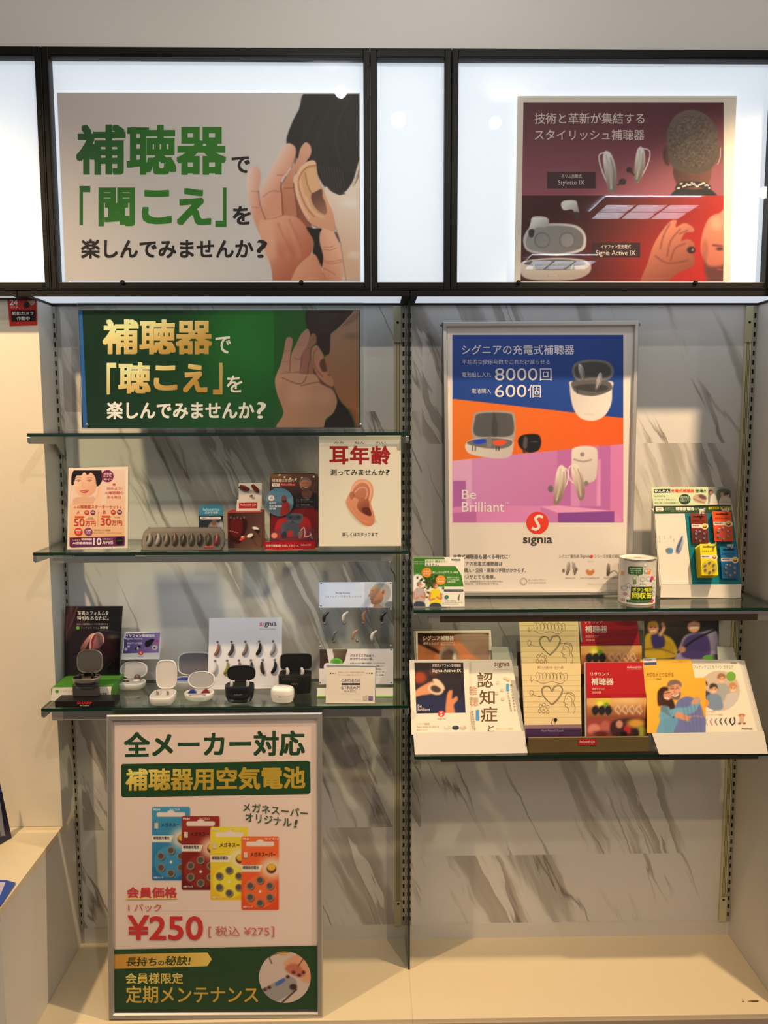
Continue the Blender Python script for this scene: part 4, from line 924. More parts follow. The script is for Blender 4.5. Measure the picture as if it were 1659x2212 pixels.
c.poly([(690, 880), (706, 846), (726, 858), (722, 900), (706, 924), (690, 912)], (120, 88, 74), 3); c.stroke([(712, 850), (736, 828), (746, 870), (744, 906), (780, 900), (800, 884)], 6, (196, 180, 170), 2.5); c.stroke([(790, 870), (806, 924)], 5, (150, 140, 140), 2)
S.canvas(c)
S.t('補聴器は次世代へ', 466, 412, 676, 440, (196, 180, 160), .008); S.rect(466, 452, 532, 476, (206, 194, 180)); S.t('新発売', 476, 456, 524, 472, (50, 30, 26), .015); S.rect(534, 446, 668, 474, (134, 24, 28)); S.t('ReSound Nexia', 546, 454, 656, 468, (214, 180, 176))
for y, q in ((584, '聞きたい音を'), (628, '次世代の接続')): S.t(q, 710, y, 786, y + 14, (120, 116, 124)); S.t('新しい聞こえの体験へ', 712, y + 18, 824, y + 28, (96, 92, 100)); S.ring(684, y + 12, 9, 11, (100, 96, 104), 20)
S.done('printed_card', t, P_GLOSS)
disc = Sheet(pl, [(528 + 121 * math.cos(a), 610 + 121 * math.sin(a)) for a in [i * PI / 20 for i in range(40)]], (70, 106, 134), .0015, 1.5, .004)
c = Cv(412, 494, 644, 726, 4.5, lg((66, 112, 146), (128, 150, 160), (528, 490), (528, 730)))
for k in range(1, 7): c.stroke([(548 + 15 * k * math.cos(a), 530 + 9 * k * math.sin(a) + k) for a in [i * PI / 8 for i in range(17)]], 5, (50, 84, 116), 3, .7)
c.poly([(410, 620), (500, 600), (650, 640), (650, 740), (410, 740)], (56, 76, 96), 20, .8); c.poly([(540, 740), (546, 640), (566, 600), (600, 610), (616, 660), (614, 740)], (120, 34, 34), 4); c.ell(566, 580, 22, 27, (92, 60, 48), 3); c.poly([(544, 592), (566, 600), (588, 590), (582, 612), (556, 612)], (40, 30, 28), 4)
c.keep = np.hypot(c.X - 528, c.Y - 610) < 116
disc.canvas(c); disc.ell(458, 576, 26, 24, (214, 196, 190)); disc.t('AI', 446, 566, 470, 586, (90, 110, 140), .02)
for y, q in ((610, '世界初*'), (634, 'Auracast'), (658, '搭載')): disc.t(q, 440, y, 440 + (110 if q == 'Auracast' else 60), y + 18, (196, 208, 214), .008)
disc.done('blue_disc', t, P_GLOSS)
plf = Plane(pl.p + Vector((0, -.012, .0004)), math.radians(-4))
S = Sheet(plf, [(397, 952), (560, 948), (834, 944), (832, 1008), (700, 1012), (520, 1018), (398, 1012)], (164, 24, 34), .0012, 1.4)
S.t('次世代補聴器をお試しください。', 414, 972, 692, 994, (236, 206, 200), .012); S.t('ReSound GN', 712, 968, 796, 984, (230, 190, 190), .01)
S.done('front_lip', t)

# --- ear drawing poster
pl = stand_plane(1215, 1030, Z2, 4)
t = thing('ear_poster', 'white sheet with a large drawn ear and red lettering, in a clear stand', 'poster', pl.p)
acrylic(t, pl, [(862, 22), (1572, 18), (1572, 1032), (862, 1034)], .002, -.0012, 'clear_back')
part('clear_foot', MB().box(pl.p.x - .088, pl.p.x + .088, pl.p.y + .002, pl.p.y + .07, Z2 + .0004, Z2 + .0026), M_acr, t)
S = Sheet(pl, [(865, 26), (1563, 22), (1566, 985), (866, 988)], (214, 211, 198), .0006, 1.3)
c = Cv(1070, 400, 1366, 836, 4.2, (214, 211, 198))
c.poly([(1104, 600), (1096, 640), (1120, 700), (1160, 756), (1220, 806), (1280, 822), (1330, 800), (1346, 760)], (178, 172, 158), 8, .6)
c.poly([(1150, 470), (1190, 424), (1250, 416), (1304, 440), (1328, 490), (1326, 560), (1308, 612), (1318, 660), (1338, 720), (1338, 780), (1308, 814), (1256, 808), (1200, 768), (1150, 712), (1114, 660), (1096, 608), (1112, 560), (1134, 520)], lg((214, 154, 126), (190, 120, 90), (1250, 430), (1240, 800)), 4)
c.poly([(1150, 520), (1200, 458), (1250, 446), (1290, 478), (1300, 540), (1284, 610), (1250, 620), (1200, 590), (1160, 560)], lg((186, 122, 100), (166, 104, 80), (1200, 460), (1240, 610)), 6)
c.poly([(1190, 640), (1212, 588), (1262, 570), (1292, 610), (1296, 656), (1312, 700), (1300, 728), (1250, 712), (1206, 680)], lg((160, 98, 74), (104, 50, 34), (1220, 600), (1290, 720)), 5)
c.poly([(1236, 660), (1290, 660), (1312, 712), (1296, 730), (1246, 700)], (92, 40, 26), 5)
c.stroke([(1140, 560), (1160, 480), (1220, 436), (1280, 450), (1308, 510), (1296, 590)], 12, (226, 172, 146), 6); c.stroke([(1160, 540), (1210, 492), (1262, 490), (1278, 540), (1262, 580)], 10, (216, 158, 134), 6); c.stroke([(1110, 600), (1150, 680), (1220, 760), (1280, 780)], 12, (206, 140, 112), 7, .8); c.poly([(1128, 540), (1160, 520), (1168, 560), (1140, 590)], (140, 86, 66), 6, .7)
S.canvas(c)
RD = (150, 26, 26); K_ = (44, 42, 38)
for x, q in ((993, 'みみ'), (1170, 'ねん'), (1350, 'れい')): S.t(q, x, 94, x + 86, 115, (110, 60, 54), .008)
S.t('耳', 954, 134, 1116, 290, RD, .03); S.t('年', 1130, 130, 1294, 290, RD, .03); S.t('齢', 1308, 130, 1474, 290, RD, .025)
S.t('測ってみませんか', 963, 330, 1426, 384, K_, .01); S.t('?', 1436, 332, 1468, 382, K_, .012); S.t('詳しくはスタッフまで', 1065, 868, 1368, 902, K_, .006)
S.done('printed_sheet', t, print_mat('laminated_print', .22, .5, .3))
# =================================================================== left bay: lowest shelf
def clam(name, label, x, y, z, a, b, hb, lid_len, lid_d, ang, shell, lining, insert, yaw=0.0, e=2.6, taper=.8, group=None, cat='charging case', foot=None, la=None, rim=.91):
    """an open clamshell charging case: base bowl with a tray, lid on a rear hinge"""
    t = thing(name, label, cat, (x, y, z), group)
    R0 = Matrix.Translation((x, y, z + .0002)) @ Matrix.Rotation(yaw, 4, 'Z')
    se = superell(1, 1, e, 44); la = la or a
    ring = lambda k, h: [(p * a * k, q * b * k, h) for p, q in se]
    part('base', MB().loft([ring(taper * .86, 0), ring(taper, hb * .05), ring(taper + (1 - taper) * .7, hb * .32), ring(1, hb * .72), ring(1, hb * .94), ring(.975, hb), ring(rim + .01, hb), ring(rim - .01, hb - .0025)], R0), shell, t, True)
    part('tray', MB().loft([ring(rim - .012, hb - .0024), ring(rim - .012, hb - .0008), ring(rim - .03, hb - .0005)], R0), insert, t, True)
    H = R0 @ Matrix.Translation((0, b * .93, hb + .0008)); th = math.radians(ang); c_, s_ = math.cos(th), math.sin(th); h = lid_len / 2
    def lr(k, d): return [(p * la * k, -(h + q * h * k) * c_ + d * s_, (h + q * h * k) * s_ + d * c_) for p, q in se]
    part('lid', MB().loft([lr(rim - .02, lid_d * .5), lr(rim, .0004), lr(.975, 0), lr(1, lid_d * .1), lr(1, lid_d * .5), lr(.94, lid_d * .88), lr(.80, lid_d)][::1], H), shell, t, True)
    part('lid_lining', MB().loft([lr(rim - .004, .0012), lr(rim - .03, lid_d * .42), lr(.72, lid_d * .56), lr(.5, lid_d * .60)], H, True), lining, t, True)
    part('hinge', MB().box(-a * .42, a * .42, -.003, .002, -.003, .003, H, .001), insert, t)
    return t, R0
def small(t, name, R0, c, r, m): return part(name, MB().ell(c, r, R0, 16, 10), m, t, True)
def standing_aid(t, R0, x, y, z, h, m, lean=.1):
    pts = []; rad = []
    for i in range(9):
        k = i / 8; pts.append(R0 @ Vector((x + .16 * h * math.sin(PI * k) - .05 * h, y + lean * h * k, z + h * k))); rad.append(h * (.10 + .12 * math.sin(PI * (.15 + .75 * k))))
    part('hearing_aid', MB().tube(pts, rad, 10), m, t, True)
def px(n, y=-.2): return n * (2.05 + y + .01) / CAM_F        # photo pixels at that depth -> metres

# --- dark display with green foot
view(80, 1300, 4.1475)
hL = .030; pf = vz(400, 885, Z3); yb = vz(480, 662, Z3 + hL).y
xl, xr = vz(122, 885, Z3).x, vz(655, 885, Z3).x
t = thing('display_stand', 'tall black display card with a hearing aid drawing on a green and white foot', 'display stand', ((xl + xr) / 2, pf.y, Z3))
part('foot', MB().box(xl + .001, xr, pf.y + .0045, yb + .02, Z3 + .0003, Z3 + hL, bev=.0008), mat('leaf_green_card', (72, 136, 40), .5), t)
S = Sheet(Plane((0, pf.y, Z3), math.radians(4)), [(140, 770), (668, 760), (652, 884), (122, 886)], (226, 220, 208), .001, 1.2)
S.ell(180, 803, 17, 17, (90, 160, 50)); S.t('フォナック', 202, 790, 318, 812, (130, 150, 110)); S.t('新登場', 560, 815, 625, 835, (60, 50, 46), .02); S.ell(150, 860, 4, 4, (180, 176, 168))
S.done('front_lip', t)
pl = Plane((0, yb, Z3 + hL + .0004), math.radians(5))
S = Sheet(pl, [(255, 40), (768, 38), (752, 300), (736, 668), (246, 668), (246, 300)], (20, 16, 18), .0015, 1.7)
c = Cv(256, 42, 738, 664, 5, lg((30, 18, 22), (12, 10, 13), (250, 200), (700, 420)))
c.stroke([(300, 40), (268, 180), (250, 330)], 44, (110, 62, 60), 34, .75); c.stroke([(360, 40), (320, 160), (260, 300)], 10, (150, 84, 76), 12, .5); c.stroke([(256, 330), (300, 260), (420, 180)], 30, (70, 34, 36), 30, .5)
c.ell(560, 400, 150, 130, (60, 30, 34), 70, .6)
c.poly([(388, 420), (420, 360), (470, 300), (510, 280), (530, 300), (470, 350), (420, 440)], lg((190, 140, 130), (90, 50, 50), (500, 290), (400, 430)), 3)
c.poly([(470, 420), (476, 360), (510, 290), (548, 276), (580, 292), (600, 340), (590, 380), (540, 420)], lg((150, 104, 100), (84, 52, 56), (500, 290), (580, 420)), 3)
c.poly([(474, 410), (484, 350), (508, 300), (524, 300), (508, 350), (494, 414)], (110, 30, 32), 3); c.stroke([(476, 420), (480, 350), (512, 290), (560, 278), (592, 310), (596, 360)], 7, (216, 170, 160), 2.5); c.stroke([(536, 316), (562, 312)], 5, (40, 24, 28), 2)
c.stroke([(560, 258), (640, 262), (736, 276)], 9, (92, 86, 92), 8, .5); c.stroke([(610, 600), (660, 545)], 2, (90, 60, 56), 2, .7)
S.canvas(c); W2 = (206, 192, 186)
S.t('至高のフォルムを', 362, 82, 644, 120, W2, .004); S.t('特別なあなたに。', 360, 128, 642, 166, W2, .004); S.t('進化した補聴器の力でそれを実現する', 356, 192, 636, 208, (150, 136, 132)); S.ell(366, 234, 16, 16, (76, 140, 50)); S.t('フォナック スリム', 392, 222, 558, 244, (120, 108, 106)); S.t('新登場', 566, 221, 636, 243, (176, 164, 160), .012)
S.done('back_card', t, P_GLOSS)

# --- black base, grey riser and open silver case
pf = vz(430, 949, Z3); xl, xr = vz(163, 949, Z3).x, vz(692, 949, Z3).x
zt = on_y(vx(430), vy(886), pf.y).z; yk = vz(460, 832, zt).y
t = thing('black_plinth', 'flat black display base with red lettering on the lowest left shelf', 'display base', ((xl + xr) / 2, pf.y, Z3))
part('slab', MB().box(xl, xr, pf.y, yk, Z3 + .0003, zt, bev=.0012), mat('black_card', (16, 14, 14), .45), t)
S = Sheet(Plane((0, pf.y - .0003, Z3)), [(345, 888), (505, 888), (505, 942), (345, 942)], (18, 15, 15), .0002, 1.4); S.t('SHARP', 358, 895, 492, 917, (196, 40, 36), .035); S.t('Be Original.', 386, 922, 466, 938, (190, 184, 180), .008); S.done('front_label', t)
xl, xr = vz(320, 850, zt).x, vz(553, 850, zt).x; yf2 = max(vz(430, 851, zt).y, pf.y + .004); zr = on_y(vx(430), vy(742), yf2).z; yb2 = min(vz(445, 716, zr).y, yk - .002)
t = thing('display_riser', 'dark grey riser block on the flat black display base', 'display base', ((xl + xr) / 2, yf2, zt))
part('block', MB().box(xl, xr, yf2, yb2, zt + .0002, zr, bev=.0025), mat('grey_metal', (92, 90, 90), .4, metal=.5), t)
part('slot', MB().box(xl + .010, xr - .014, yf2 - .0004, yf2 + .001, zr - .0085, zr - .0075), mat('light_slot', (150, 148, 146), .4), t)
cx = (xl + xr) / 2 + .001; W = px(262, -.2) / 4.1475 / 2
t, R0 = clam('charging_case', 'open silver metal charging case on the dark grey riser', cx, (yf2 + yb2) / 2 + .004, zr, W, .0235, .0165, px(236) / 4.1475, .010, 96, M_silv, mat('brushed_silver', (150, 142, 128), .34, metal=.95), mat('dark_mirror', (46, 40, 38), .15, metal=.8), 0, 3.0, .62, la=W * .97)
for sx in (-.5, .42): standing_aid(t, R0, sx * W, -.004, .013, .014, mat('smoked_metal', (70, 62, 58), .2, metal=.8))

# --- purple sign card and small white bud case behind
pl = stand_plane(880, 700, Z3, 8); pl.p.y = max(min(pl.p.y, -.03), -.07)
pl = Plane((pl.p.x, -.055, Z3), math.radians(8))
t = thing('sign_card', 'purple and white sign card with black ear buds, standing above a white bud case', 'card', (on_y(vx(930), vy(515), -.055).x, -.055, Z3))
S = Sheet(pl, [(785, 270), (1113, 268), (1098, 512), (752, 517)], (224, 218, 218), .0015, 1.45)
S.poly([(800, 285), (1104, 276), (1089, 455), (770, 463)], lg((62, 48, 108), (150, 120, 176), (800, 300), (1090, 400)))
c = Cv(780, 330, 1092, 452, 5, lg((74, 62, 122), (146, 116, 172), (780, 330), (1090, 400)))
c.poly([(966, 370), (980, 350), (1030, 332), (1052, 340), (1040, 360), (1016, 392), (984, 406), (966, 394)], (22, 18, 30), 4); c.ell(820, 400, 12, 9, (214, 210, 220), 3); c.ell(796, 424, 14, 14, (190, 186, 206), 3); c.ell(890, 420, 14, 14, (24, 20, 34), 3); c.ell(914, 402, 16, 10, (30, 24, 38), 3); c.ell(902, 416, 8, 14, (206, 200, 214), 3); c.ell(1054, 410, 25, 22, (226, 196, 186), 3); c.ell(1052, 412, 9, 9, (60, 40, 60), 4)
S.canvas(c); W3 = (240, 234, 240)
S.t('イヤフォン型補聴器', 794, 290, 1056, 316, W3, .035); S.t('Signia Active', 792, 322, 944, 342, W3, .02); S.t('新色ブラック登場!', 808, 362, 944, 380, (226, 218, 230), .015); S.rect(1060, 345, 1086, 362, (216, 56, 66)); S.ell(930, 459, 23, 20, (222, 78, 60)); S.t('S', 922, 448, 938, 470, (244, 226, 220), .02, lean=.3); S.t('signia', 902, 486, 956, 498, (150, 140, 150))
S.done('printed_card', t, P_GLOSS)
part('clear_prop', MB().box(on_y(vx(880), vy(600), -.05).x, on_y(vx(980), vy(600), -.05).x, -.0545, -.0525, Z3 + .0003, Z3 + .046), M_acr, t)
p = vz(872, 742, Z3); a = px(290, -.1) / 4.1475 / 2
t, R0 = clam('charging_case', 'small open white bud case with one brown ear bud, under the purple sign card', p.x, p.y - .028, Z3, a, .024, .0175, px(165, -.1) / 4.1475, .012, 100, M_plW, mat('pale_grey_lining', (186, 186, 190), .45), mat('tray_light_grey', (170, 170, 172), .4), 0, 2.4, .8, la=a * .94)
for sx in (-.34, .36): small(t, 'lid_dimple', R0, (sx * a, .0335, .0375), (.0095, .004, .0095), mat('dimple_grey', (160, 160, 166), .5))
small(t, 'ear_bud', R0, (a * .34, .012, .0245), (.0085, .008, .008), mat('brown_bud', (112, 84, 76), .2, coat=.6)); small(t, 'bud_tip', R0, (a * .36, .004, .0185), (.010, .007, .003), M_plW); small(t, 'bud_well', R0, (-a * .36, .002, .0172), (.0095, .006, .002), M_plK)

# --- large grey-lined case at the back, tall white case and oval white case in front
p = vz(1385, 800, Z3); a = px(362, -.12) / 4.1475 / 2
t, R0 = clam('charging_case', 'large open white case with a dark grey lid lining, behind the oval white case', p.x - .002, p.y + .030, Z3, a, .028, .022, px(235, -.12) / 4.1475, .016, 99, M_plW, M_plD, M_plG, 0, 3.6, .9)
part('divider', MB().box(-.003, .003, -.022, .02, .021, .028, R0, .001), M_plG, t); small(t, 'left_insert', R0, (-a * .5, 0, .0215), (.019, .013, .003), mat('blue_plastic', (36, 62, 160), .4)); small(t, 'right_insert', R0, (a * .5, 0, .0215), (.019, .013, .003), mat('red_plastic', (196, 66, 48), .4))
p = vz(1098, 944, Z3); a = px(238, -.2) / 4.1475 / 2
t, R0 = clam('charging_case', 'tall narrow open white case with two silver aids, in front of the big grey-lined case', p.x, p.y + .036, Z3, a, .036, .021, px(286, -.18) / 4.1475, .012, 96, M_plW, mat('white_lining', (212, 206, 200), .5), mat('tray_light_grey2', (184, 182, 178), .4), 0, 3.4, .86, la=a * .88)
for sx in (-.42, .42): standing_aid(t, R0, sx * a, -.008, .018, .0135, M_silv)
p = vz(1436, 905, Z3); a = px(292, -.2) / 4.1475 / 2
t, R0 = clam('charging_case', 'oval open white case with blue and red aids, right of the tall white case', p.x, p.y + .026, Z3, a, .026, .0185, px(168, -.19) / 4.1475, .012, 104, M_plW, mat('grey_lining', (158, 158, 160), .45), mat('tray_mid_grey', (176, 174, 172), .4), 0, 2.3, .8, la=a * .94)
for sx, q in ((-.45, (40, 50, 130)), (.45, (120, 34, 44))):
    part('hearing_aid', MB().loft([[(sx * a - .011, -.010, .0182), (sx * a + .012, -.010, .0182), (sx * a + .010, .004, .0182), (sx * a - .009, .004, .0182)], [(sx * a - .004, -.006, .0265), (sx * a + .002, -.006, .0285), (sx * a + .002, 0, .0285), (sx * a - .003, 0, .0265)]], R0), mat('aid_%d_%d' % q[:2], q, .25, coat=.5), t)
part('front_bar', MB().box(-a * .55, a * .55, -.0245, -.0185, .0182, .0202, R0, .0008), M_plG, t)

# --- white sample board with eleven aids
view(430, 1310, 6.381)
pl = stand_plane(630, 1138, Z3, 9)
t = thing('sample_board', 'white display board with eleven coloured hearing aids in two rows', 'display board', pl.p)
S = Sheet(pl, [(140, 163), (1143, 148), (1140, 1128), (120, 1145)], (222, 220, 222), .004, 1.25)
S.t('sı', 834, 226, 888, 270, (190, 40, 60), .012, lean=.15); S.t('gnıa', 902, 222, 1070, 290, (70, 66, 72), .012); S.t('Life sounds brilliant.', 832, 302, 1062, 322, (140, 136, 140))
r1 = [(255, 492), (447, 490), (637, 487), (828, 484), (1020, 481)]; r2 = [(222, 752), (387, 748), (551, 745), (715, 743), (878, 740), (1042, 738)]
for x, y in r1 + r2: S.ell(x, y, 18, 18, (98, 94, 98)); S.ell(x, y, 13, 13, (116, 112, 116))
for (x, y), q in zip(r1 + r2, 'Amber,Granite,Sandy Taupe,Deep Black,Silver,Pearl,Gold,Steel,Granite,Mocha,Black'.split(',')): S.t(q, x - 38, y + 206 if y < 600 else y + 198, x + 30, y + 216 if y < 600 else y + 208, (150, 146, 150))
S.done('board', t)
q1 = [(146, 108, 84), (76, 72, 74), (134, 116, 112), (20, 20, 22), (158, 156, 158)]; q2 = [(214, 212, 208), (156, 156, 76), (126, 126, 132), (66, 66, 70), (66, 52, 42), (22, 20, 20)]
for i, ((x, y), q) in enumerate(zip(r1 + r2, q1 + q2)):
    part('hearing_aid', aid_mb(pl, x + (2 if y < 600 else -4), y + 106, 168, -.32 if i != 9 else .16, .0002, .14 if i != 9 else -.1, 1.0, 1), mat('aid_%d_%d_%d' % q, q, .26, coat=.5), t, True)

# --- two black cases, one closed white case
p = vz(542, 1350, Z3); a = px(440, -.2) / 6.381 / 2
def maker_text(t, R0, yl, zc, w, h, y_front):
    v, e, f = glyphs('PHILIPS'); M = R0 @ Matrix(((1, 0, 0, -w / 2), (0, 0, -1, y_front), (0, 1, 0, zc - h / 2), (0, 0, 0, 1)))
    part('lettering', MB().add([(x / e[0] * w, y / e[1] * h, 0) for x, y in v], f, M), mat('grey_print', (150, 148, 146), .5), t)
t, R0 = clam('charging_case', 'rounded black open case at the front with two silver aids', p.x, p.y + .026, Z3, a, .026, px(252, -.2) / 6.381, px(238, -.2) / 6.381, .016, 93, M_plK, M_plK2, M_plK2, 0, 3.0, .80, la=a * .98)
hb = px(252, -.2) / 6.381
for sx in (-.56, .56): standing_aid(t, R0, sx * a, -.010, hb - .004, .018, mat('pale_silver_aid', (196, 196, 198), .2, coat=.6), .05)
maker_text(t, R0, 0, hb * .58, .019, .0032, -.0263)
p = vz(1315, 1220, Z3); a = px(490, -.14) / 6.381 / 2; hb = px(290, -.14) / 6.381
t, R0 = clam('charging_case', 'larger boxy black open case behind the small closed white case', p.x, p.y + .026, Z3, a, .026, hb, px(242, -.14) / 6.381, .018, 92, M_plK, M_plK2, M_plK2, 0, 6.0, .96, la=a * .98)
for sx in (-.48, .42): standing_aid(t, R0, sx * a, -.008, hb - .005, .021, mat('pale_silver_aid', (196, 196, 198), .2, coat=.6), .05)
maker_text(t, R0, 0, hb * .58, .017, .0030, -.0263)
part('front_marks', MB().box(-.028, -.0255, -.0262, -.0258, hb * .84, hb * .852, R0), M_plG, t); part('front_marks', MB().box(.013, .019, -.0262, -.0258, hb * .84, hb * .852, R0), M_plG, t)
p = vz(1140, 1345, Z3); a = px(352, -.2) / 6.381 / 2; h = px(225, -.2) / 6.381
t = thing('charging_case', 'small closed glossy white case in front of the boxy black case', 'charging case', (p.x, p.y + .022, Z3))
R0 = Matrix.Translation((p.x, p.y + .022, Z3 + .0002)) @ Matrix.Rotation(math.radians(-12), 4, 'Z'); se = superell(1, 1, 2.7, 44); ring = lambda k, z: [(u * a * k, v * .022 * k, z) for u, v in se]
M_gw = mat('glossy_white', (234, 230, 222), .12, coat=.8)
part('base', MB().loft([ring(.78, 0), ring(.90, h * .06), ring(.98, h * .3), ring(1, h * .55)], R0), M_gw, t, True)
part('lid', MB().loft([ring(1, h * .56), ring(.985, h * .78), ring(.93, h * .9), ring(.80, h * .97), ring(.6, h)], R0), M_gw, t, True)
part('lid_line', MB().box(-a * .55, a * .55, .004, .0055, h * .985, h + .0006, R0), M_plG, t); part('catch', MB().box(-.004, .004, -.0222, -.021, h * .44, h * .49, R0, .0005), M_plG, t)

# --- clear panel with seven aids and two cards
view(660, 1230, 6.9125)
pl = stand_plane(755, 1790, Z3 + .012, 3)
t = thing('clear_display', 'clear panel of seven curved hearing aids between two printed cards', 'display board', (pl.p.x, pl.p.y, Z3))
acrylic(t, pl, [(202, 190), (1312, 186), (1312, 1722), (200, 1724)], .003, .0)
S = Sheet(pl, [(200, 195), (1292, 188), (1292, 568), (205, 573)], (200, 206, 218), .0008, 1.35, .001)
c = Cv(880, 196, 1290, 565, 6, lg((190, 192, 198), (196, 196, 196), (880, 200), (1290, 200)))
c.poly([(1020, 600), (1030, 510), (1100, 470), (1300, 490), (1300, 600)], (138, 146, 146), 8)
c.poly([(1020, 590), (1040, 520), (1110, 520), (1160, 590)], (150, 116, 92), 6)
c.poly([(1020, 250), (1080, 216), (1150, 212), (1230, 240), (1270, 310), (1268, 400), (1220, 470), (1160, 500), (1120, 420), (1100, 300)], (156, 158, 152), 7)
c.poly([(932, 398), (962, 350), (966, 310), (1000, 262), (1060, 240), (1110, 270), (1120, 330), (1150, 360), (1160, 430), (1130, 490), (1070, 520), (1010, 520), (976, 500), (980, 462), (962, 440), (966, 410)], lg((196, 156, 122), (140, 96, 70), (1000, 260), (1090, 500)), 5)
c.poly([(1020, 240), (1070, 216), (1130, 230), (1100, 290), (1050, 262)], (176, 166, 146), 8, .8); c.ell(1160, 345, 26, 42, (176, 112, 84), 5, rot=.3); c.ell(1156, 345, 12, 24, (132, 76, 56), 5, rot=.3); c.stroke([(985, 320), (1010, 316)], 7, (110, 70, 54), 4); c.stroke([(976, 450), (1010, 456)], 6, (110, 56, 46), 4); c.poly([(980, 480), (1040, 470), (1120, 450), (1130, 490), (1060, 520), (1000, 518)], (110, 90, 76), 10, .6); c.poly([(1190, 510), (1290, 480), (1300, 570), (1210, 570)], (90, 104, 108), 8, .8)
S.canvas(c); S.t('Phonak Paradise', 450, 340, 668, 364, (70, 70, 84), .01); S.t('フォナック パラダイス シリーズ', 288, 386, 838, 420, (70, 70, 80))
for x, y in ((233, 214), (1272, 210), (230, 545)): S.ell(x, y, 11, 9, (56, 58, 66))
S.done('upper_card', t)
S = Sheet(pl, [(206, 1188), (1310, 1188), (1310, 1715), (202, 1718)], (202, 200, 204), .0008, 1.3, .001)
c = Cv(208, 1190, 640, 1500, 6, (202, 200, 204)); c.poly([(200, 1180), (310, 1180), (360, 1450), (360, 1480), (200, 1480)], (58, 48, 44), 4, smooth=False); c.poly([(418, 1180), (612, 1180), (606, 1270), (560, 1400), (440, 1400), (420, 1290)], lg((112, 98, 84), (70, 60, 50), (420, 1200), (600, 1300)), 4); c.ell(460, 1390, 94, 66, (92, 168, 72), 5); c.ell(462, 1388, 58, 38, (70, 140, 60), 6); c.poly([(300, 1400), (470, 1410), (600, 1420), (600, 1500), (300, 1500)], (202, 200, 204), 4); S.canvas(c)
S.t('パラダイスで出会う、', 664, 1266, 1040, 1308, (56, 54, 58), .015); S.t('かけがえのない音。', 664, 1316, 1010, 1356, (56, 54, 58), .015)
for i, q in enumerate(('あなたの人生に感動の音楽を、人とのつながり、', '自然の音や豊かな音色。すべてが新しい。', '心地よい音を届けるパラダイス補聴器。', '聞こえの楽園へようこそ。', 'フォナックの最新技術を体験')): S.t(q, 664, 1390 + i * 44, 1200 - (i % 3) * 30, 1410 + i * 44, (70, 68, 72), .008)
for x, y in ((1276, 1202), (218, 1692), (1278, 1690)): S.ell(x, y, 11, 9, (56, 58, 66))
S.done('lower_card', t, P_GLOSS)
for (x, y), q in zip([(296, 700), (584, 694), (872, 692), (1156, 696), (430, 976), (728, 966), (1010, 976)], [(38, 36, 40), (206, 202, 192), (134, 102, 86), (28, 22, 26), (92, 96, 102), (150, 122, 106), (196, 192, 180)]):
    part('hearing_aid', aid_mb(pl, x, y, 164, -.5 if q != (134, 102, 86) else -.16, .0012, .20, 1.0, -1), mat('aid_%d_%d_%d' % q, q, .24, coat=.5), t, True)
    part('ear_dome', hook(pl, x - 8 if q != (150, 122, 106) else x + 44, y + (104 if y < 800 else 98), 54, 0, .0012), mat('dome_grey', (110, 106, 96), .35), t, True)
    part('sound_tube', MB().tube(catmull([tuple(pl.hit(vx(x + u), vy(y + v), .004)) for u, v in ((58, -70), (86, -30), (60, 50), (10, 100))], False), .0005, 6), M_acr, t, True)
for x, y in ((232, 600), (1276, 594), (222, 1152), (1274, 1136)): part('clear_screw', MB().ell(pl.hit(vx(x), vy(y), .0015), (.0023, .0012, .0023), None, 12, 8), mat('clear_bead', (206, 206, 200), .1, coat=1.0), t, True)
zf = Z3 + .022; ff = vz(740, 1906, Z3); xl, xr = vz(172, 1906, Z3).x, vz(1308, 1906, Z3).x
part('foot', MB().box(xl + .002, xr, ff.y + .003, pl.p.y + .014, Z3 + .0003, Z3 + .0115, bev=.0006), mat('dark_green_card', (66, 96, 44), .5), t)
S = Sheet(Plane((0, ff.y, Z3), math.radians(8)), [(172, 1772), (1308, 1766), (1308, 1906), (168, 1908)], (214, 214, 204), .001, 1.2); S.poly([(168, 1888), (1308, 1884), (1308, 1906), (168, 1908)], (122, 178, 56)); S.done('front_lip', t)

# --- clear block with black serif lettering
pl = stand_plane(680, 1998, Z3, 4)
t = thing('sign_block', 'clear acrylic sign block with grey serif lettering and a blue edge', 'sign', pl.p)
q4 = [(318, 1440), (1056, 1443), (1040, 1997), (300, 1995)]
acrylic(t, pl, q4, .010, 0.0, 'clear_block')
S = Sheet(pl, q4, (216, 208, 198), .0006, 1.25, .0004)
S.poly([(314, 1436), (1058, 1440), (1057, 1454), (314, 1450)], (66, 108, 150)); S.poly([(1046, 1450), (1058, 1450), (1042, 1990), (1034, 1990)], (86, 112, 140))
for i, r_ in enumerate((16, 11, 8)):
    for x in (374 + i * 37, 990 - i * 36): S.poly([(x, 1552 - r_), (x + r_, 1552), (x, 1552 + r_), (x - r_, 1552)], (90, 84, 84))
S.t('評価サービス・充実の保証を追加', 486, 1526, 878, 1548, (150, 144, 140)); S.t('プレミアム機種で安心のアフター', 486, 1566, 868, 1586, (150, 144, 140))
S.t('GEORGE', 536, 1636, 820, 1682, (110, 104, 102)); S.rect(540, 1698, 818, 1726, (58, 46, 50)); S.t('STREAM', 536, 1738, 818, 1788, (110, 104, 102)); S.t('BASIC', 582, 1802, 754, 1832, (150, 144, 140)); S.t('ジョージストリーム ベーシック', 534, 1850, 820, 1866, (176, 168, 162))
S.rect(858, 1892, 925, 1960, (188, 172, 140), 8); S.rect(940, 1892, 1006, 1960, (110, 88, 140), 8); S.t('保証', 868, 1910, 914, 1940, (214, 204, 184)); S.t('安心', 950, 1910, 996, 1940, (170, 156, 190)); S.t('PREMIUM', 725, 1935, 825, 1950, (196, 190, 186))
S.done('printed_face', t, P_GLOSS)
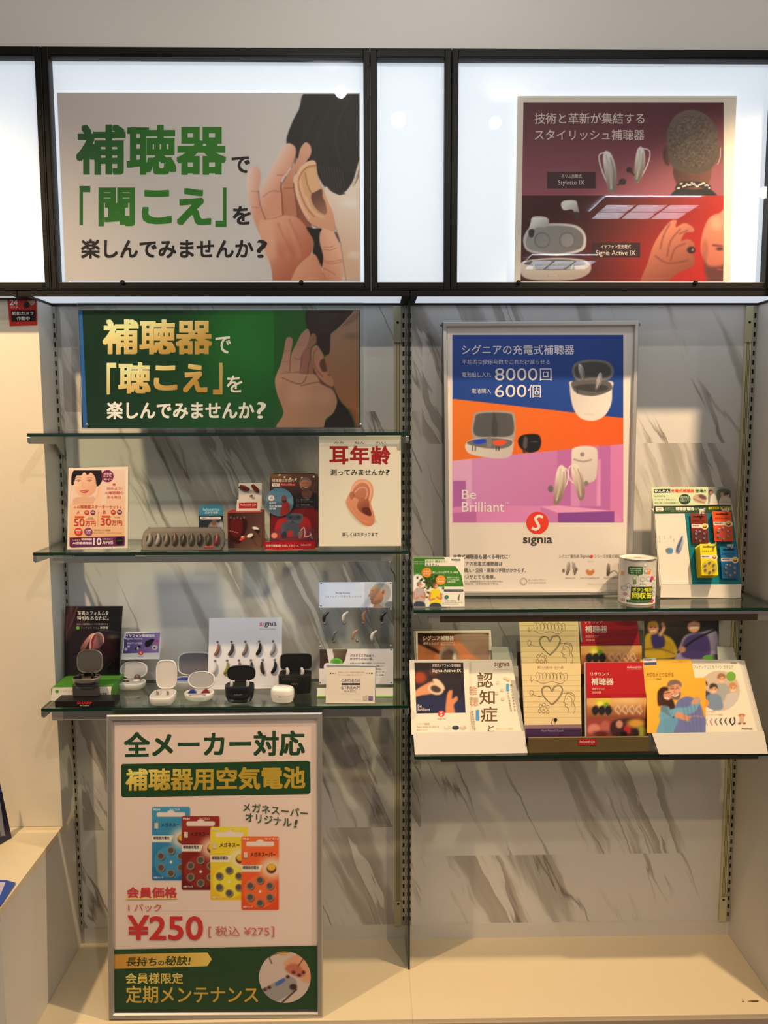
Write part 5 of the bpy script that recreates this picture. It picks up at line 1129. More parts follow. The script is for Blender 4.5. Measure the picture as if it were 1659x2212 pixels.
# =================================================================== framed battery poster standing on the base
def frame4(t, pl, q, w, d, m, name='frame', off=0.0):
    """mitred aluminium profile round the quad q (clockwise from top left), w wide in enlargement units"""
    P = [pl.hit(vx(x), vy(y), 0) for x, y in q]; L = [Vector(((p - pl.p).dot(pl.U), (p - pl.p).dot(pl.V))) for p in P]; M = pl.M(); n = 4; I = []
    wm = upm(pl, q[0][0], q[0][1]) * w
    for i in range(4):
        a, b, c = L[i - 1], L[i], L[(i + 1) % 4]; e1 = (b - a).normalized(); e2 = (c - b).normalized(); n1 = Vector((e1.y, -e1.x)); n2 = Vector((e2.y, -e2.x)); mm = n1 + n2
        I.append(b + mm * (wm / (1 + n1.dot(n2))))
    fr = MB()
    for i in range(4):
        j = (i + 1) % 4; A, B_, C, D = L[i], L[j], I[j], I[i]; mid = lambda u, v, k: u + (v - u) * k
        prof = [(0, 0), (0, d * .7), (.18, d), (.8, d), (1, d * .55), (1, 0)]
        r0 = [(*mid(A, D, k), h) for k, h in prof]; r1 = [(*mid(B_, C, k), h) for k, h in prof]
        fr.loft([r0, r1], M)
    return part(name, fr, m, t)
def pack(c, x, y, w, h, col, dark, txt):
    """battery blister pack, drawn"""
    c.poly(rrect(x, y, x + w, y + h, w * .05, 3), lg(col, dark, (x, y), (x + w * .4, y + h)), 3, smooth=False)
    c.ell(x + w * .82, y + h * .43, w * .30, h * .14, (236, 216, 190), w * .16, .85)
    c.poly([(x, y + h * .39), (x + w * .56, y + h * .39), (x + w * .5, y + h * .48), (x, y + h * .48)], (232, 216, 204), 3, smooth=False)
    c.ell(x + w * .8, y + h * .44, w * .13, h * .065, (96, 44, 34), 5); c.ell(x + w * .8, y + h * .42, w * .11, h * .045, (214, 176, 60), 4)
    c.ell(x + w * .5, y + h * .75, w * .44, h * .22, tuple(min(255, q * 1.12 + 14) for q in col), 4, .35)
    for k in range(6):
        a = PI / 6 + k * PI / 3; X = x + w * .5 + w * .30 * math.cos(a); Y = y + h * .75 + h * .155 * math.sin(a); r = w * .105
        c.ell(X + 3, Y + 4, r, r, tuple(q * .5 for q in dark), 3); c.ell(X, Y, r, r, (138, 128, 118), 3); c.ell(X - 1, Y - 1, r * .72, r * .72, (84, 76, 70), 4)
    c.ell(x + w * .5, y + h * .75, w * .035, w * .035, (226, 214, 204), 3)
    c.poly(rrect(x + w * .13, y + h * .075, x + w * .87, y + h * .135, h * .02, 3), (222, 206, 198), 2.5, smooth=False); c.ell(x + w * .5, y + h * .08, w * .10, h * .035, (222, 206, 198), 3)
view(230, 1530, 3.2427)
b0 = vz(765, 2162, BASE); tp = vyp(765, 40, -.236)
lean = math.atan2(tp.y - b0.y, tp.z - b0.z)
pl = Plane(Vector((b0.x, b0.y, BASE)), lean)
t = thing('framed_poster', 'aluminium framed battery price poster standing on the base and leaning on the lowest left shelf', 'poster', (b0.x, b0.y, BASE))
t['label'] = 'aluminium framed poster of hearing aid batteries leaning in front of the left bay'
Q = [(8, 42), (1512, 26), (1518, 2158), (20, 2166)]
frame4(t, pl, Q, 42, .010, M_aluM)
slab(t, 'backing_board', pl, [(14, 50), (1506, 34), (1512, 2150), (26, 2158)], .006, mat('backing_grey', (120, 118, 114), .7), -.0005)
S = Sheet(pl, [(44, 92), (1482, 72), (1484, 2108), (50, 2122)], (218, 200, 192), .0006, 1.35, .0016)
DG = (30, 66, 38)
S.t('全メーカー対応', 122, 160, 1390, 340, (34, 68, 42), .028, sk=-14)
S.poly([(102, 400), (112, 390), (1410, 368), (1428, 378), (1430, 590), (1416, 602), (116, 624), (102, 612)], DG)
S.t('補聴器用空気電池', 134, 414, 1392, 572, lg((226, 208, 112), (176, 148, 52), (300, 420), (360, 580)), .028, sk=-16)
c = Cv(310, 680, 1214, 1420, 5.5, (218, 200, 192))
pack(c, 318, 690, 268, 516, (64, 146, 186), (34, 100, 150), 0); pack(c, 526, 754, 268, 520, (150, 48, 40), (92, 24, 22), 0); pack(c, 728, 830, 264, 514, (236, 206, 60), (214, 176, 34), 0); pack(c, 944, 896, 264, 518, (226, 108, 58), (206, 74, 34), 0)
S.canvas(c)
for x, y, w, q, n in ((318, 690, 200, (24, 44, 70), 'サイズ675'), (526, 754, 200, (60, 20, 16), 'サイズ312'), (728, 830, 212, (60, 44, 10), 'サイズ10'), (944, 896, 264, (90, 34, 14), 'サイズ13')):
    S.t('メガネスーパー'[:5 if w < 230 else 7], x + 64, y + 112, x + w - 6 if w < 230 else x + 240, y + 142, q, .015); S.t('PR44', x + 10, y + 12, x + 58, y + 28, (236, 222, 214), .015); S.t(n, x + w * .62, y + 10, x + w * .98, y + 28, (236, 222, 214), .01)
    S.t('補聴器用電池', x + 10, y + 206, x + 122, y + 230, (80, 60, 60), .015); S.t('6個パック', x + 12, y + 488, x + 80, y + 502, (236, 222, 214), .01); S.rect(x + 18, y + 112, x + 44, y + 152, (206, 190, 170))
S.t('メガネスーパー', 955, 682, 1412, 744, (58, 82, 58), .012, sk=48); S.t('オリジナル', 972, 750, 1296, 812, (58, 82, 58), .012, sk=40); S.t('!', 1316, 782, 1336, 836, (58, 82, 58), .02, lean=.2)
S.poly([(138, 1326), (494, 1322), (496, 1336), (140, 1340)], (232, 196, 120))
RP = (190, 52, 50)
S.t('会員価格', 142, 1252, 494, 1330, RP, .022); S.t('1 パック', 152, 1370, 384, 1424, (186, 84, 78), .004); S.t('¥250', 148, 1450, 676, 1624, RP, .016); S.t('[', 714, 1530, 734, 1606, (190, 98, 92)); S.t('税込 ¥275', 762, 1526, 1140, 1596, (190, 98, 92), .002); S.t(']', 1154, 1528, 1174, 1602, (190, 98, 92))
S.poly([(50, 1690), (1480, 1662), (1484, 2108), (50, 2122)], DG)
S.poly([(52, 1724), (706, 1710), (738, 1758), (706, 1806), (52, 1826)], lg((190, 138, 58), (226, 192, 96), (52, 1760), (500, 1760)))
S.t('長持ち', 140, 1744, 352, 1806, (44, 62, 32), .02, lean=.1); S.t('の', 362, 1768, 404, 1800, (44, 62, 32), .02); S.t('秘訣!', 412, 1734, 588, 1802, (44, 62, 32), .02, lean=.15)
gd = lg((228, 206, 110), (190, 158, 66), (300, 1850), (340, 2060))
S.t('会員様限定', 134, 1854, 536, 1930, gd, .012); S.t('定期メンテナンス', 136, 1944, 1062, 2066, gd, .014)
c = Cv(1060, 1695, 1440, 2072, 5.5, (196, 180, 172))
c.poly([(1060, 1990), (1280, 1880), (1330, 1960), (1160, 2072), (1060, 2072)], (150, 144, 144), 6); c.poly([(1184, 1924), (1240, 1890), (1250, 1912), (1194, 1946)], (70, 104, 172), 4)
c.poly([(1240, 1800), (1300, 1740), (1440, 1700), (1440, 1900), (1380, 1920), (1330, 1860)], (206, 152, 122), 14); c.poly([(1250, 1830), (1290, 1790), (1350, 1800), (1390, 1870), (1330, 1880)], (176, 92, 72), 10, .8)
for x, y in ((1270, 1880), (1310, 1850), (1350, 1870), (1380, 1850), (1110, 1970), (1140, 1956)): c.ell(x, y, 14, 12, (80, 40, 36), 5)
c.stroke([(1140, 1740), (1180, 1720), (1280, 1706)], 9, (70, 58, 50), 4); c.stroke([(1140, 1744), (1156, 1786)], 8, (80, 68, 60), 4); c.stroke([(1232, 2060), (1330, 1970)], 12, (70, 50, 48), 4); c.ell(1308, 1952, 26, 22, (60, 36, 36), 6); c.stroke([(1340, 1810), (1390, 1740)], 7, (90, 60, 54), 4); c.ell(1240, 1715, 40, 16, (196, 150, 60), 10, .7)
c.keep = np.hypot(c.X - 1250, c.Y - 1883) < 182
S.canvas(c)
S.ring(1250, 1883, 181, 192, DG, 60); 
S.done('printed_sheet', t, P_PAPER)
part('clear_sheet', MB().quad(*[p + pl.N * .0048 for p in S.quad3[::-1]]), clear_mat('poster_film', (250, 250, 250), .6, 1.42, .05), t)

# =================================================================== upper right shelf
view(860, 660, 2.0764)
b0 = vz(620, 1303, ZA); pl = Plane(Vector((b0.x, b0.y, ZA + .0003)), math.radians(2.2))
t = thing('framed_poster', 'silver framed blue, orange and pink poster standing on the upper right shelf', 'poster', (b0.x, b0.y, ZA))
frame4(t, pl, [(197, 76), (1077, 70), (1044, 1296), (212, 1303)], 22, .010, M_aluM)
slab(t, 'backing_board', pl, [(204, 82), (1070, 78), (1038, 1290), (218, 1296)], .006, mat('backing_grey', (120, 118, 114), .7), -.0005)
S = Sheet(pl, [(216, 96), (1058, 90), (1026, 1278), (228, 1284)], (222, 216, 210), .0006, 1.25, .0016)
c = Cv(243.5, 131.5, 1010, 974, 3.5, lg((206, 146, 206), (190, 112, 176), (300, 640), (800, 960)))
c.poly([(330, 560), (330, 905), (246, 905), (246, 560)], (216, 166, 214), 3, smooth=False); c.poly([(714, 560), (952, 560), (952, 960), (714, 960)], (184, 108, 178), 3, smooth=False); c.poly([(890, 690), (908, 690), (908, 900), (890, 900)], (216, 150, 200), 3, smooth=False); c.poly([(246, 786), (304, 786), (304, 905), (246, 905)], (172, 100, 176), 3, smooth=False)
c.poly([(952, 560), (1010, 560), (1010, 960), (952, 960)], (210, 128, 186), 3, smooth=False); c.poly([(776, 700), (776, 900), (814, 900), (814, 860)], (216, 160, 206), 3, smooth=False)
c.poly([(246, 905), (330, 896), (640, 900), (968, 922), (1008, 972), (246, 976)], (212, 136, 196), 3, smooth=False); c.poly([(638, 902), (720, 896), (970, 922), (716, 930)], (228, 160, 206), 3, smooth=False); c.poly([(716, 930), (970, 922), (970, 976), (716, 976)], (134, 72, 156), 3, smooth=False); c.poly([(638, 902), (716, 930), (716, 976), (638, 976)], (196, 120, 186), 3, smooth=False); c.poly([(246, 930), (350, 924), (352, 976), (246, 976)], (186, 108, 176), 3, smooth=False)
c.poly([(230, 412), (1020, 501), (1020, 620), (230, 697)], lg((238, 120, 40), (226, 92, 30), (246, 420), (1000, 600)), 2, smooth=False)
c.poly([(230, 120), (1020, 120), (1020, 506), (230, 417)], (26, 66, 150), 2, smooth=False)
c.poly([(770, 362), (774, 340), (860, 344), (958, 340), (960, 380), (956, 440), (930, 490), (890, 514), (850, 516), (812, 500), (786, 460), (774, 410)], lg((206, 200, 200), (228, 220, 214), (780, 400), (880, 500)), 3)
c.poly([(776, 350), (800, 334), (870, 330), (930, 336), (956, 352), (958, 376), (920, 396), (870, 406), (820, 400), (790, 384)], (88, 88, 92), 3); c.poly([(792, 372), (806, 358), (870, 352), (930, 358), (940, 376), (880, 388)], (56, 56, 60), 4)
c.poly([(780, 300), (790, 262), (830, 246), (880, 242), (940, 252), (966, 282), (962, 318), (930, 336), (870, 334), (806, 338)], (120, 120, 122), 3); c.poly([(792, 298), (800, 270), (836, 256), (884, 252), (934, 262), (954, 286), (950, 312), (922, 326), (868, 322), (810, 328)], (72, 74, 78), 4)
aid(c, 822, 302, 80, -.2, (170, 168, 168), (86, 84, 86), (206, 204, 204)); aid(c, 898, 340, 78, .28, (176, 174, 174), (86, 84, 86), (206, 204, 204)); c.stroke([(838, 486), (874, 488)], 10, (206, 196, 190), 2, .6); c.stroke([(804, 372), (804, 394)], 4, (40, 40, 44), 2)
c.poly([(336, 590), (338, 500), (356, 478), (420, 472), (500, 476), (524, 496), (524, 580), (512, 604), (430, 600)], (160, 160, 162), 3); c.poly([(344, 580), (346, 504), (360, 486), (420, 480), (494, 484), (514, 500), (514, 576), (440, 590)], (84, 86, 90), 4); c.poly([(430, 480), (446, 540), (440, 590), (425, 590), (420, 540)], (66, 66, 70), 5)
c.poly([(302, 622), (330, 600), (420, 590), (510, 600), (516, 640), (506, 672), (470, 686), (400, 682), (330, 668), (306, 650)], lg((216, 210, 206), (196, 190, 188), (310, 620), (480, 690)), 3); c.poly([(310, 620), (334, 602), (420, 594), (506, 604), (504, 628), (460, 642), (380, 638)], (108, 108, 112), 3)
c.poly([(338, 606), (384, 598), (396, 612), (366, 622), (340, 618)], (34, 70, 200), 3); c.poly([(428, 608), (470, 602), (486, 614), (462, 628), (430, 624)], (232, 86, 50), 3); c.poly([(400, 596), (416, 592), (420, 630), (400, 634)], (128, 128, 130), 3)
for x in (334, 346, 440, 452): c.stroke([(x, 632), (x, 650)], 5, (60, 60, 64), 2)
c.poly([(538, 606), (552, 584), (590, 576), (630, 580), (642, 610), (632, 646), (600, 660), (572, 656), (546, 636)], (26, 24, 28), 3); c.poly([(566, 590), (580, 596), (576, 640), (560, 634)], (86, 82, 88), 4); c.stroke([(592, 612), (624, 610)], 3, (90, 86, 92), 2); c.ell(566, 654, 8, 8, (60, 56, 60), 3)
c.poly([(814, 626), (900, 626), (900, 700), (890, 900), (776, 900), (776, 700)], (202, 132, 190), 4, .6, smooth=False)
c.poly([(778, 660), (790, 638), (834, 630), (880, 636), (894, 660), (892, 740), (882, 782), (846, 796), (800, 786), (782, 750)], lg((226, 218, 214), (206, 196, 194), (790, 640), (880, 790)), 3); c.ell(826, 668, 10, 10, (150, 140, 140), 2); c.stroke([(790, 690), (830, 700), (866, 692)], 7, (160, 150, 150), 3)
aid(c, 722, 804, 172, .16, (206, 192, 180), (140, 122, 112), (232, 222, 212), [(.16, -.4), (.2, -.1), (.12, .1)]); aid(c, 806, 790, 162, -.2, (206, 192, 180), (140, 122, 112), (232, 222, 212), [(-.16, -.42), (-.2, -.1), (.1, .2)])
c.ell(684, 822, 12, 16, (110, 104, 100), 3); c.ell(844, 798, 10, 12, (130, 124, 118), 3)
S.canvas(c)
c = Cv(730, 1142, 1016, 1214, 4, (222, 216, 210))
aid(c, 762, 1178, 60, .16, (150, 142, 136), (100, 92, 88), (190, 182, 176)); aid(c, 788, 1178, 60, -.16, (150, 142, 136), (100, 92, 88), (190, 182, 176)); c.ell(742, 1190, 6, 8, (90, 84, 80), 3); c.ell(800, 1184, 5, 7, (90, 84, 80), 3); c.poly([(842, 1190), (850, 1184), (862, 1190), (876, 1184), (880, 1196), (866, 1210), (848, 1206)], (196, 124, 70), 3); aid(c, 942, 1186, 56, .06, (90, 82, 80), (60, 54, 52), (150, 142, 138)); aid(c, 996, 1186, 56, -.2, (90, 82, 80), (60, 54, 52), (150, 142, 138)); c.stroke([(942, 1208), (968, 1190), (990, 1206)], 4, (90, 82, 80), 2)
S.canvas(c)
W4 = (222, 220, 218)
S.t('シグニアの充電式補聴器', 286, 176, 790, 220, W4, .006); S.t('平均的な使用年数でこれだけ減らせる', 287, 242, 680, 264, (196, 200, 210)); S.t('電池出し入れ', 287, 299, 417, 321, (206, 208, 214)); S.t('8000', 434, 281, 626, 336, W4); S.t('回', 636, 282, 688, 337, W4); S.t('電池購入', 330, 372, 417, 394, (206, 208, 214)); S.t('600', 434, 355, 576, 411, W4); S.t('個', 582, 355, 640, 413, W4)
S.t('Be', 286, 826, 350, 868, (240, 226, 236), .004); S.t('Brilliant', 286, 880, 476, 926, (240, 226, 236), .004); S.t('TM', 480, 882, 496, 890, (240, 226, 236))
S.ell(625, 975, 50, 50, (222, 62, 40), 40)
S.line([(650, 950), (632, 944), (616, 954), (624, 974), (632, 992), (618, 1004), (600, 998)], 12, (236, 226, 220))
S.t('sıgnıa', 560, 1040, 692, 1078, (70, 64, 64), .016)
T5 = (80, 76, 76)
S.t('充電式補聴器も選べる時代に！', 246, 1116, 500, 1136, T5, .008); S.t('シグニアの充電式補聴器は', 246, 1148, 468, 1167, T5, .004); S.t('電池の購入・交換・廃棄の手間がかからず、', 246, 1177, 574, 1197, T5, .004); S.t('取り扱いがとても簡単。', 246, 1207, 436, 1227, T5, .004); S.t('※シグニア調べ。補聴器電池の平均的な使用年数を', 246, 1233, 470, 1242, (140, 134, 132)); S.t('取替頻度1週間/個、使用年数5年で算出。', 246, 1244, 452, 1253, (140, 134, 132))
S.ring(563, 1237, 14, 16, (150, 144, 142)); S.ring(563, 1237, 9, 10, (170, 164, 162)); S.t('詳しくはウェブサイト', 584, 1226, 662, 1235, (150, 144, 142)); S.t('www.signia.net/ja-jp/', 584, 1238, 664, 1247, (150, 144, 142))
S.t('シグニア最先端', 722, 1116, 812, 1132, (120, 114, 112)); S.t('Signia', 818, 1115, 860, 1134, (120, 114, 112)); S.ell(868, 1125, 7, 7, (222, 62, 40)); S.t('シリーズ充電式補聴器', 880, 1116, 1010, 1132, (120, 114, 112)); S.t('IXシリーズ', 852, 1143, 876, 1151, (160, 150, 148))
S.t('Styletto AX', 750, 1217, 796, 1227, (140, 134, 130)); S.t('Insio Charge&Go AX', 818, 1217, 904, 1227, (140, 134, 130)); S.t('Pure Charge&Go AX', 924, 1217, 1004, 1227, (140, 134, 130)); S.t('※写真はイメージです。実際の製品と異なる場合があります。', 850, 1246, 1010, 1253, (176, 170, 166))
S.done('printed_sheet', t)
part('clear_sheet', MB().quad(*[p + pl.N * .0052 for p in S.quad3[::-1]]), clear_mat('poster_film', (250, 250, 250)), t)
for x, y in ((193, 88), (1082, 84)): part('hanging_tab', MB().ell(pl.hit(vx(x), vy(y), -.003), (.003, .003, .004), None, 12, 8), M_plG, t, True)

# --- green leaflet with joggers
view(870, 1190, 3.8581)
pl = stand_plane(300, 470, ZA, 6)
t = thing('leaflet', 'small green and white leaflet with two joggers on the upper right shelf', 'leaflet', pl.p)
S = Sheet(pl, [(88, 52), (512, 52), (516, 462), (90, 466)], (222, 222, 214), .0015, 1.3)
S.poly([(90, 54), (340, 54), (440, 120), (488, 200), (508, 298), (90, 298)], (60, 122, 42)); S.rect(186, 70, 505, 128, (218, 218, 208)); S.poly([(350, 54), (512, 54), (514, 300), (507, 300), (490, 200), (440, 128), (350, 68)], (222, 222, 214))
c = Cv(90, 186, 346, 464, 4.2, lg((226, 226, 222), (206, 210, 200), (90, 190), (90, 460)))
c.poly([(346, 186), (346, 300), (180, 300), (160, 220), (120, 192), (90, 210), (90, 186)], (60, 122, 42), 4, smooth=False); c.poly([(90, 214), (130, 196), (170, 220), (190, 300), (90, 320)], (224, 224, 222), 5)
r = random.Random(4)
for k in range(60): c.ell(240 + r.gauss(0, 42), 268 + r.gauss(0, 36), r.uniform(5, 14), r.uniform(5, 12), (38 + r.randint(0, 26), 50 + r.randint(0, 24), 28), 4, .9)
for k in range(30): c.ell(r.uniform(96, 340), r.uniform(330, 450), 6, 6, (90, 110, 70), 5, .5)
def jogger(x, y, k, shirt, hair):
    c.poly([(x - 42 * k, y + 110 * k), (x - 40 * k, y + 50 * k), (x - 20 * k, y + 26 * k), (x + 24 * k, y + 28 * k), (x + 44 * k, y + 60 * k), (x + 40 * k, y + 150 * k), (x - 36 * k, y + 150 * k)], shirt, 3)
    c.poly([(x - 40 * k, y + 146 * k), (x + 40 * k, y + 146 * k), (x + 44 * k, y + 230 * k), (x - 44 * k, y + 230 * k)], (52, 60, 78), 4)
    c.ell(x + 4 * k, y, 17 * k, 22 * k, (196, 138, 108), 3); c.poly([(x - 18 * k, y + 10 * k), (x - 20 * k, y - 14 * k), (x, y - 26 * k), (x + 18 * k, y - 18 * k), (x, y - 10 * k), (x - 8 * k, y + 14 * k)], hair, 3)
    c.stroke([(x - 40 * k, y + 60 * k), (x - 46 * k, y + 110 * k), (x - 8 * k, y + 104 * k)], 15 * k, (190, 128, 96), 3); c.stroke([(x + 42 * k, y + 64 * k), (x + 46 * k, y + 104 * k), (x + 14 * k, y + 92 * k)], 15 * k, (186, 122, 92), 3); c.stroke([(x + 4 * k, y + 8 * k), (x + 16 * k, y + 9 * k)], 3, (240, 230, 226), 2)
jogger(138, 282, 1.02, (176, 162, 166), (126, 118, 112)); jogger(272, 290, 1.05, (222, 200, 44), (120, 82, 56))
S.canvas(c)
S.ell(199, 180, 41, 41, (226, 138, 48)); S.ell(317, 244, 41, 41, (226, 138, 48))
for x, y, q, q2 in ((199, 168, '会話が', 'はずむ'), (317, 232, 'すべて', '快適')): S.t(q, x - 26, y - 4, x + 26, y + 10, (248, 228, 196), .02); S.t(q2, x - 26, y + 16, x + 26, y + 30, (248, 228, 196), .02)
S.t('会話が', 194, 77, 262, 98, (110, 160, 80)); S.t('輝き', 270, 77, 312, 98, (110, 160, 80), .02); S.t('だす。', 316, 77, 366, 98, (110, 160, 80)); S.t('ルミティ。', 194, 104, 300, 126, (80, 90, 80), .015); S.t('PHONAK', 407, 66, 483, 82, (50, 60, 56), .03); S.t('life is on', 440, 86, 482, 93, (130, 140, 130))
for y in (86, 102): S.t('補聴器の新時代', 94, y, 176, y + 11, (196, 214, 180))
S.t('騒がしい中でも快適に聞こえる補聴器', 248, 170, 462, 188, (206, 220, 190), .01)
for i, q in enumerate(('聞き取りやすい明るさ', 'いつでも快適な音質', '自動調整')): S.t(q, 370, 216 + i * 18, 470 - (30 if i == 2 else 0), 230 + i * 18, (206, 220, 190), .012)
S.poly(rrect(344, 320, 506, 338, 8), (66, 64, 76)); S.t('スマートフォンとつながる', 360, 324, 490, 335, (200, 200, 206)); S.ell(366, 384, 17, 17, (60, 120, 124)); S.line([(474, 360), (466, 390), (470, 414)], 13, (110, 108, 106), True, True)
S.t('充電式 補聴器', 350, 410, 444, 420, (110, 110, 106)); S.t('フォナック オーデオ ルミティ', 350, 424, 502, 435, (70, 70, 68), .012); S.t('AUDEO LUMITY', 350, 440, 462, 448, (140, 140, 136))
S.done('printed_card', t)
part('back_stay', MB().add([pl.hit(vx(240), vy(150), -.0016), pl.hit(vx(360), vy(150), -.0016), pl.hit(vx(360), vy(464), -.0016) + Vector((0, .03, 0)), pl.hit(vx(240), vy(464), -.0016) + Vector((0, .03, 0))], [[0, 1, 2, 3], [3, 2, 1, 0]]), M_card, t)

# --- collection can
view(1280, 1030, 4.3773)
p = vz(470, 1216, ZA); R_c = px(372, -.14) / 4.3773 / 2; cy = p.y + R_c
t = thing('collection_can', 'white round tin for used button batteries in front of the battery display', 'can', (p.x, cy, ZA))
Hc = on_y(vx(470), vy(760), cy).z - ZA
MC = Matrix.Translation((p.x, cy, ZA + .0004)); M_tin = mat('white_tin', (240, 236, 228), .28, coat=.4); M_rim = mat('tin_rim', (200, 196, 186), .25, metal=.9)
part('body', MB().lathe([(R_c * .985, .0), (R_c * 1.0, .002), (R_c * .985, .004), (R_c * .985, Hc - .004), (R_c, Hc - .002), (R_c * .99, Hc), (R_c * .95, Hc), (R_c * .945, Hc - .004)], 64, MC), M_tin, t, True)
part('rim', MB().lathe([(R_c * .992, Hc - .0036), (R_c * 1.012, Hc - .0022), (R_c * 1.006, Hc + .0006), (R_c * .955, Hc + .0006)], 64, MC, cap=False), M_rim, t, True)
part('lid', MB().lathe([(R_c * .95, Hc - .0030), (R_c * .62, Hc - .0034), (R_c * .60, Hc - .0016), (R_c * .1, Hc - .0016)], 64, MC), M_tin, t, True)
part('slot', MB().box(p.x - .008, p.x + .008, cy - .003, cy + .003, ZA + Hc - .0014, ZA + Hc - .0008), mat('lid_slot', (120, 114, 104), .5), t)
class CanSheet:
    """printing wrapped round the tin: flat artwork bent onto the cylinder"""
    def __init__(s): s.mb = MB(); s.c = []; s.k = 0
    def P(s, x, y):
        dx = (x - 470) / 186.0; a = math.asin(max(-.97, min(.97, dx))); yy = y + 18 * (1 - math.cos(a)) * .9
        r = R_c * .985 + .00016 + s.k * .00001; z = ZA + Hc * (1212 - yy) / (1212 - 786)
        return (p.x + r * math.sin(a), cy - r * math.cos(a), z)
    def tri(s, pts, fs, col):
        s.k += 1; T = []
        for f in fs: T += [(f[0], f[i], f[i + 1]) for i in range(1, len(f) - 1)]
        Q = [tuple(pts[i] for i in t) for t in T]; done = []
        while Q:                                            # small facets, so that the print follows the curve
            t = Q.pop(); e = [abs(t[i][0] - t[(i + 1) % 3][0]) for i in range(3)]; m = max(range(3), key=lambda i: e[i])
            if e[m] < 14: done.append(t); continue
            a_, b_, c_ = t[m], t[(m + 1) % 3], t[(m + 2) % 3]; h = ((a_[0] + b_[0]) / 2, (a_[1] + b_[1]) / 2); Q += [(a_, h, c_), (h, b_, c_)]
        for t in done: s.mb.add([s.P(x, y) for x, y in t], [[0, 1, 2]]); s.c += [np.minimum(lin(col) * 1.3, .95)] * 3
    def poly(s, pts, col): s.tri(pts, [list(q) for q in tessellate_polygon([[Vector((x, -y, 0)) for x, y in pts]])], col)
    def rect(s, x0, y0, x1, y1, col, n=8):
        pts = [(x0 + (x1 - x0) * i / n, y) for y in (y0, y1) for i in range(n + 1)]; s.tri(pts, [[i + n + 1, i + n + 2, i + 1, i] for i in range(n)], col)
    def ell(s, x, y, rx, ry, col): s.poly([(x + rx * math.cos(i * PI / 10), y + ry * math.sin(i * PI / 10)) for i in range(20)], col)
    def t(s, q, x0, y0, x1, y1, col, b=0.0):
        v, e, f = glyphs(q)
        for dx, dy in ([(b, b), (-b, b), (b, -b), (-b, -b)] if b else [(0, 0)]):
            s.tri([(x0 + (u + b + dx) / (e[0] + 2 * b) * (x1 - x0), y1 - (w + b + dy) / (e[1] + 2 * b) * (y1 - y0)) for u, w in v], f, col)
K = CanSheet(); DGc = (40, 92, 52)
K.poly(rrect(334, 846, 466, 922, 14, 3), DGc); K.poly([(410, 918), (430, 918), (424, 940)], DGc)
for i, q in enumerate(('使用済み補聴器の', 'ボタン電池を回収', '致します！')): K.t(q, 344 + i * 6, 858 + i * 20, 458 - i * 8, 872 + i * 20, (206, 220, 200), .01)
for x, y, q in ((488, 828, (190, 190, 186)), (526, 962, (196, 196, 196)), (466, 966, (190, 196, 190)), (340, 1030, (196, 200, 196)), (612, 960, (206, 206, 204)), (590, 1030, (196, 200, 196)), (602, 1110, (196, 200, 200)), (310, 1056, (200, 200, 200)), (606, 1070, (206, 206, 204)), (500, 888, (176, 172, 168))):
    K.ell(x, y, 24, 23, (150, 154, 150)); K.ell(x, y, 21, 20, q); K.ell(x + 2, y - 2, 11, 11, (222, 222, 220))
K.poly([(512, 880), (530, 866), (552, 876), (550, 912), (520, 918)], (226, 130, 60)); K.ell(530, 884, 9, 9, (240, 196, 120)); K.ell(570, 956, 18, 19, (214, 44, 96)); K.poly([(542, 970), (568, 966), (570, 990), (546, 992)], (116, 70, 130))
K.poly([(380, 970), (404, 966), (410, 1010), (378, 1014)], (120, 140, 96)); K.ell(392, 950, 20, 22, (170, 180, 160)); K.ell(392, 952, 12, 13, (206, 214, 190))
K.ell(320, 1110, 16, 15, (196, 140, 160)); K.ell(306, 1166, 18, 14, (206, 160, 170)); K.ell(580, 1172, 24, 20, (206, 60, 110)); K.ell(546, 1190, 14, 10, (226, 160, 60)); K.rect(638, 846, 650, 930, (222, 170, 50)); K.ell(296, 914, 12, 18, (226, 150, 90))
K.ell(470, 1012, 42, 20, (226, 226, 218)); K.t('使用済み', 436, 1003, 504, 1020, (70, 70, 66), .015)
K.poly(rrect(362, 1036, 576, 1160, 12, 4), (38, 62, 34)); K.t('ボタン電池', 372, 1044, 570, 1082, (222, 214, 40), .02); K.t('回収缶', 370, 1088, 572, 1148, (230, 224, 40), .03)
K.rect(330, 1160, 570, 1186, DGc); K.t('使わなくなった電池はこちらへ入れてください', 340, 1166, 560, 1179, (190, 206, 180))
K.mb.c = np.array(K.c); part('printed_wrap', K.mb, print_mat('print_tin', .3, .5, .3), t)

# --- battery display with hanging packs
fb = vz(1020, 1143, ZA); ln = math.radians(9.5)
pl = Plane(Vector((fb.x, fb.y, ZA + .0004)), ln)
t = thing('battery_display', 'cardboard battery display with a pale green header and a teal pack panel', 'display stand', (fb.x, fb.y, ZA))
slab(t, 'card_body', pl, [(556, 300), (1316, 290), (1406, 1010), (1400, 1143), (640, 1140), (584, 340)], .0016, M_card)
bk = MB(); q0, q1, q2, q3 = [pl.hit(vx(x), vy(y), -.0018) for x, y in ((560, 110), (1300, 100), (1400, 1143), (636, 1140))]
bk.add([q0, q3, Vector((q3.x + .004, q3.y + .085, ZA + .0004))], [[0, 1, 2], [2, 1, 0]]); part('side_flap', bk, M_card, t)
bk = MB().add([q1, q2, Vector((q2.x - .004, q2.y + .085, ZA + .0004))], [[0, 2, 1], [1, 2, 0]]); part('side_flap', bk, M_card, t)
S = Sheet(pl, [(554, 98), (1300, 94), (1314, 264), (574, 272)], (196, 212, 176), .0014, 1.3, .0045)
S.poly([(1090, 96), (1300, 94), (1314, 264), (1100, 268)], (122, 128, 124))
c = Cv(940, 98, 1308, 264, 5, lambda X, Y: np.where((X > 1094)[..., None], np.array([128, 134, 132.]), np.array([196, 212, 176.])))
